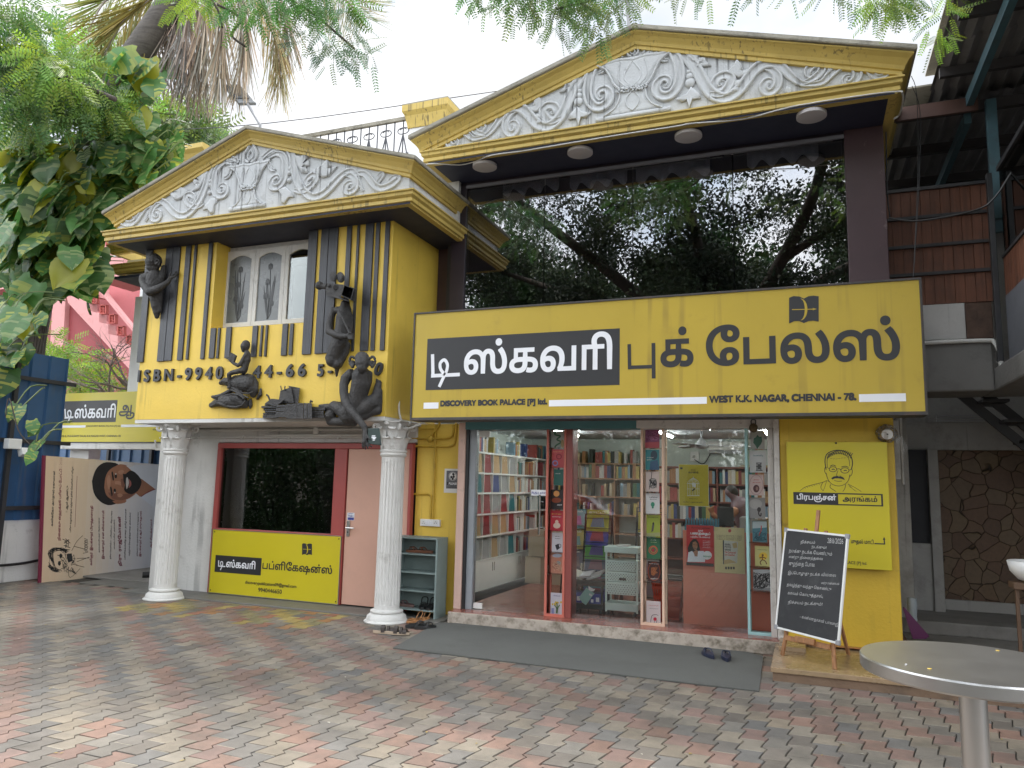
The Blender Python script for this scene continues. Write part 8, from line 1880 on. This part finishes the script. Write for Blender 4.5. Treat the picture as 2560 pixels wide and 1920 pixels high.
for a in (([(400,-60),(385,20),(372,90),(362,165)],1.0,.012,brn,.74,12.9,75),([(415,-60),(410,10),(402,90),(398,180)],1.05,.012,brn,.76,12.8,75),([(440,-60),(446,10),(440,90),(436,190)],1.1,.012,(.30,.25,.19),.78,12.7,80),([(455,-60),(480,0),(480,90),(470,190)],1.1,.012,tanc,.78,12.5,80),([(480,-60),(522,-10),(530,80),(514,190)],1.0,.011,tanc,.78,12.4,90),([(500,-60),(570,10),(600,90),(606,190)],1.0,.011,(.36,.30,.15),.74,12.6,90),([(520,-60),(600,-10),(620,60),(612,130)],.9,.011,tanc,.72,12.9,90),([(425,-60),(425,60),(418,120),(425,200)],1.0,.012,(.22,.18,.14),.75,13.0,60),([(420,-50),(370,10),(345,60),(335,150)],.9,.014,(.18,.14,.10),.6,13.2,80),([(390,-60),(330,-5),(270,40),(225,120)],1.15,.014,(.27,.23,.07),.5,13.1,100),([(380,-60),(300,-20),(230,0),(190,70)],1.15,.014,(.22,.24,.08),.4,13.3,100),([(560,-80),(680,-40),(740,-5),(790,45)],.8,.011,(.26,.26,.17),.25,12.2,90),([(600,-80),(720,-50),(765,-20),(800,20)],.6,.010,(.26,.26,.18),.15,12.0,80),([(-30,190),(30,200),(75,230),(110,280)],.8,.018,(.24,.30,.12),.15,12.0,90)):
    fr_part('',*a)
# big variegated vine
VN=thing('pothos_vine','huge variegated pothos vine with broad green and yellow leaves climbing the trunk at left','vine',tuple(pp_(70,1000,13.0)))
def leaf_tpl():
    n=15;V=[];F=[]
    for i in range(n):
        t=i/(n-1);y=t;w=.43*math.sin(math.pi*min(1,(t+.12)/1.12)**.75)*(1-.15*t)+.005
        if i==n-1: w=.006
        e=w*(1 if i%2 else .95)
        for sgn in(-1,1): V+=[(sgn*e,y+.20*w-.14*(t<.1),-.22*y*y-.28*w*w+.06),(sgn*w*.5,y+.08*w,-.22*y*y+.05)]
        V+=[(0,y,-.22*y*y)]
    for i in range(n-1):
        a=i*5;b=a+5;F+=[(a,a+1,b+1,b),(a+1,a+4,b+4,b+1),(a+4,a+3,b+3,b+4),(a+3,a+2,b+2,b+3)]
    return np.array(V),F
LT=leaf_tpl()
ms=Mass();st=MB()
def vleaves(poly,D,N,size,bright):
    xs=[p[0] for p in poly];ys=[p[1] for p in poly];k=0
    def inside(x,y):
        r=False;n=len(poly)
        for i in range(n):
            (x0,y0),(x1,y1)=poly[i],poly[(i+1)%n]
            if (y0>y)!=(y1>y) and x<(x1-x0)*(y-y0)/(y1-y0)+x0: r=not r
        return r
    while k<N:
        x,y=RNG.uniform(min(xs),max(xs)),RNG.uniform(min(ys),max(ys))
        if not inside(x,y): continue
        p=np.array(pp_(x,y,D+RNG.uniform(-.55,.6)));down=np.array([RNG.normal()*.55,-.35+RNG.normal()*.25,-.75]);down/=np.linalg.norm(down)
        nrm_=np.array([RNG.normal()*.45+.15,-.75,.65+RNG.normal()*.3]);nrm_-=down*nrm_.dot(down);nrm_/=np.linalg.norm(nrm_);xx=np.cross(down,nrm_)
        R=np.stack([xx,down,nrm_],1)[None];f=len(LT[1]);g=np.array((.075,.165,.05))*RNG.uniform(.55,1.6);yv=np.array((.55,.54,.10)) if RNG.random()<bright else np.array((.36,.42,.18))
        col=np.empty((1,f,3))
        for q in range(0,f,2):
            cc_=g*RNG.uniform(.9,1.15) if RNG.random()<.62 else g*.45+yv*.55*RNG.uniform(.6,1.1)
            col[0,q]=cc_;col[0,q+1]=cc_ if RNG.random()<.7 else g
        if RNG.random()<bright*.25: col[:]=np.array((.34,.34,.04))*RNG.uniform(.7,1.1)
        ms.add(LT[0],LT[1],p[None],R,np.array([size*RNG.uniform(.65,1.25)]),col);k+=1
        if RNG.random()<.5: 
            b=Vector(p);st.tube(smooth_line([b,b+Vector((RNG.normal()*.1,.15,.25)),b+Vector((RNG.normal()*.2,.4,.30))],3),.010,4,cap=False)
vleaves([(0,270),(60,255),(130,300),(230,250),(330,265),(365,330),(340,390),(300,440),(250,470),(215,560),(190,620),(120,560),(60,600),(20,640),(0,640)],12.6,400,.48,.55)
vleaves([(0,420),(120,380),(230,430),(215,520),(200,600),(130,620),(60,560),(0,600)],12.2,90,.56,.3)
vleaves([(255,110),(335,110),(345,180),(310,210),(330,260),(380,250),(375,330),(330,345),(290,290),(250,230),(270,170)],12.7,70,.55,.4)
vleaves([(0,640),(60,650),(90,690),(60,740),(20,830),(0,850)],11.2,28,.42,.6)
vleaves([(60,590),(110,600),(115,660),(70,700)],12.2,9,.6,.2)
vleaves([(15,850),(80,880),(95,960),(60,990),(20,930)],9.8,7,.26,.6)
st.obj('petiole',mat('green leaf stalk',(.10,.14,.04),.5,.1),VN,recalc=False)
VF=ms.obj('foliage',leafd,VN,VN.location)
me=VF.data;me.polygons.foreach_set('use_smooth',[True]*len(me.polygons))
part('hanging_root',barkm,VN,lambda m:[m.tube(smooth_line([pp_(70+i*5,560+RNG.uniform(-20,20),12.9),pp_(62+i*5.2+RNG.uniform(-4,4),680,12.8),pp_(48+i*5+RNG.uniform(-6,6),800,12.9),pp_(45+i*4.5,960,13.0)],4),.018,5) for i in range(9)],recalc=False)
part('vine_stem',barkm,VN,lambda m:(m.tube(smooth_line([pp_(-10,720,13.1),pp_(40,640,13.1),pp_(70,560,13.0),pp_(110,470,13.0),pp_(140,380,13.0)],4),.17,9),m.tube(smooth_line([pp_(12,900,9.8),pp_(20,860,9.8),pp_(40,930,9.8),pp_(65,960,9.8)],4),.008,5)),smooth=True)
# bare twiggy shrub and bright fern leaved shrub in front of the pink house
BR=thing('bare_shrub','leafless grey twiggy shrub in front of the pink staircase','shrub',tuple(pp_(310,950,14.4)))
def bare(m):
    r=random.Random(12)
    def grow(p,d,L,rad,lv):
        q=[p];dd=d.copy()
        for k in range(5): dd=(dd+Vector((r.gauss(0,.18),r.gauss(0,.12),r.gauss(0,.16)))).normalized();q.append(q[-1]+dd*L/5)
        m.tube(q,[rad*(1-.11*k) for k in range(6)],5 if lv<2 else 4,cap=False)
        if lv<4:
            for _ in range(3 if lv<3 else 2):
                t=r.uniform(.3,1);b=q[int(t*5)];grow(b,(dd+Vector((r.gauss(0,.7),r.gauss(0,.3),r.gauss(0,.55)))).normalized(),L*.62,rad*.5,lv+1)
    for a,b in (((315,960),(215,800)),((310,970),(250,850)),((330,960),(300,700))):
        A1=pp_(*a,14.4);B1=pp_(*b,14.3);grow(A1,(B1-A1).normalized(),1.5,.05,0)
part('branch',twig,BR,bare,smooth=True,recalc=False)
FS=thing('fern_leaved_shrub','bright yellow green feathery shrub rising behind the blue fence','shrub',tuple(pp_(190,1000,15.4)))
ms=Mass();mass_px(ms,S_MED,[(120,745),(150,755),(175,775),(200,800),(150,790),(180,815),(215,830),(230,845),(170,840),(140,815),(250,850),(205,850),(275,858),(100,740),(160,870),(200,880)],15.3,.42,34,(.17,.26,.045),.75);ms.obj('foliage',leafm,FS,FS.location)
part('stem',barkm,FS,lambda m:[m.tube([pp_(150+k*30,960,15.4),pp_(140+k*32,830,15.3)],.02,5) for k in range(4)])
# ---- red car parked behind the photographer, mirrored in the glass door
CAR=thing('parked_car','red hatchback car parked behind the photographer, seen mirrored in the shop glass','car',(-6.6,-2.4,0),math.radians(2))
def carshell(m):
    prof=[(-1.95,.35),(-1.98,.62),(-1.85,.80),(-1.1,.93),(-.55,1.35),(-.1,1.47),(.7,1.46),(1.35,1.30),(1.75,1.0),(1.92,.9),(1.95,.45),(1.85,.30),(-1.8,.28)]
    ox,oy=-6.6,-2.4
    n=len(prof);vs=[]
    for y,k in ((-.82,.90),(-.74,1),(.74,1),(.82,.90)): vs+=[(ox+x*(1 if abs(y)<.8 else .985),oy+y*(1-.16*max(0,(z-.9)/.5)),.35+(z-.35)*(1 if abs(y)<.8 else .97)) for x,z in prof]
    fs=[(j*n+i,j*n+(i+1)%n,(j+1)*n+(i+1)%n,(j+1)*n+i) for j in range(3) for i in range(n)]+[tuple(range(n))[::-1],tuple(3*n+i for i in range(n))]
    m.add(vs,fs)
cpaint=mat('glossy red car paint',(.35,.02,.02),.25,.03,coat=.8)
part('body',cpaint,CAR,carshell,smooth=True,auto=35,bevel=.03)
gl_=mat('dark car glass',(.02,.025,.03),.06,.02)
part('window',gl_,CAR,lambda m:[m.prism([(-6.6+x,-2.4+s*(.83-.13*max(0,(z-.9)/.5)),z) for x,z in ((-.95,.97),(-.45,1.33),(-.1,1.42),(.65,1.41),(1.2,1.26),(1.5,1.0))],(0,-s*.06,0)) for s in(-1,1)])
for x in (-1.25,1.25):
    for s in (-1,1):
        w_=part('wheel',M['black'],CAR,lambda m:m.tube([(-6.6+x,-2.4+s*.62,.31),(-6.6+x,-2.4+s*.85,.31)],.31,24));part('rim',M['steel'],w_,lambda m:m.tube([(-6.6+x,-2.4+s*.851,.31),(-6.6+x,-2.4+s*.862,.31)],.19,16))
part('headlight',M['signwhite'],CAR,lambda m:[m.ball((-6.6-1.86,-2.4+s*.6,.70),(.06,.14,.08)) for s in(-1,1)])
# the road and the wall across it, only seen in reflections
RDW=one('street_wall',mat('weathered street wall',(.30,.28,.25),.85,.15,2,.2,20,.5,(.1,.09,.07),2),'long weathered wall across the road behind the photographer','wall',lambda m:m.box(-40,30,-18.3,-18,0,2.6))
g=MB();g.box(-60,60,-16,-7,-.011,-.004);tag(g.obj('road',mat('asphalt road',(.05,.05,.05),.85,.15,2,.2,80),None),kind='structure')

# ---- leaf litter on the pavers
ms=Mass();N_=170;tv=np.array([(0,0,0),(.011,.018,.004),(0,.045,.002),(-.011,.018,.003)])
pos=np.c_[RNG.uniform(-9.5,2.2,N_),RNG.uniform(2.2,7.6,N_),np.full(N_,.004)];R=np.zeros((N_,3,3));a=RNG.uniform(0,6.28,N_);R[:,0,0]=np.cos(a);R[:,0,1]=-np.sin(a);R[:,1,0]=np.sin(a);R[:,1,1]=np.cos(a);R[:,2,2]=1
cl_=np.where(RNG.random((N_,1,1))<.5,np.array([[[.30,.22,.06]]]),np.array([[[.42,.40,.34]]]));ms.add(tv,[(0,1,2,3)],pos,R,RNG.uniform(.35,.9,N_),cl_)
tag(ms.obj('leaf_litter',deadm),'tiny yellow and pale fallen leaflets scattered over the pavers','leaves',None,'stuff')
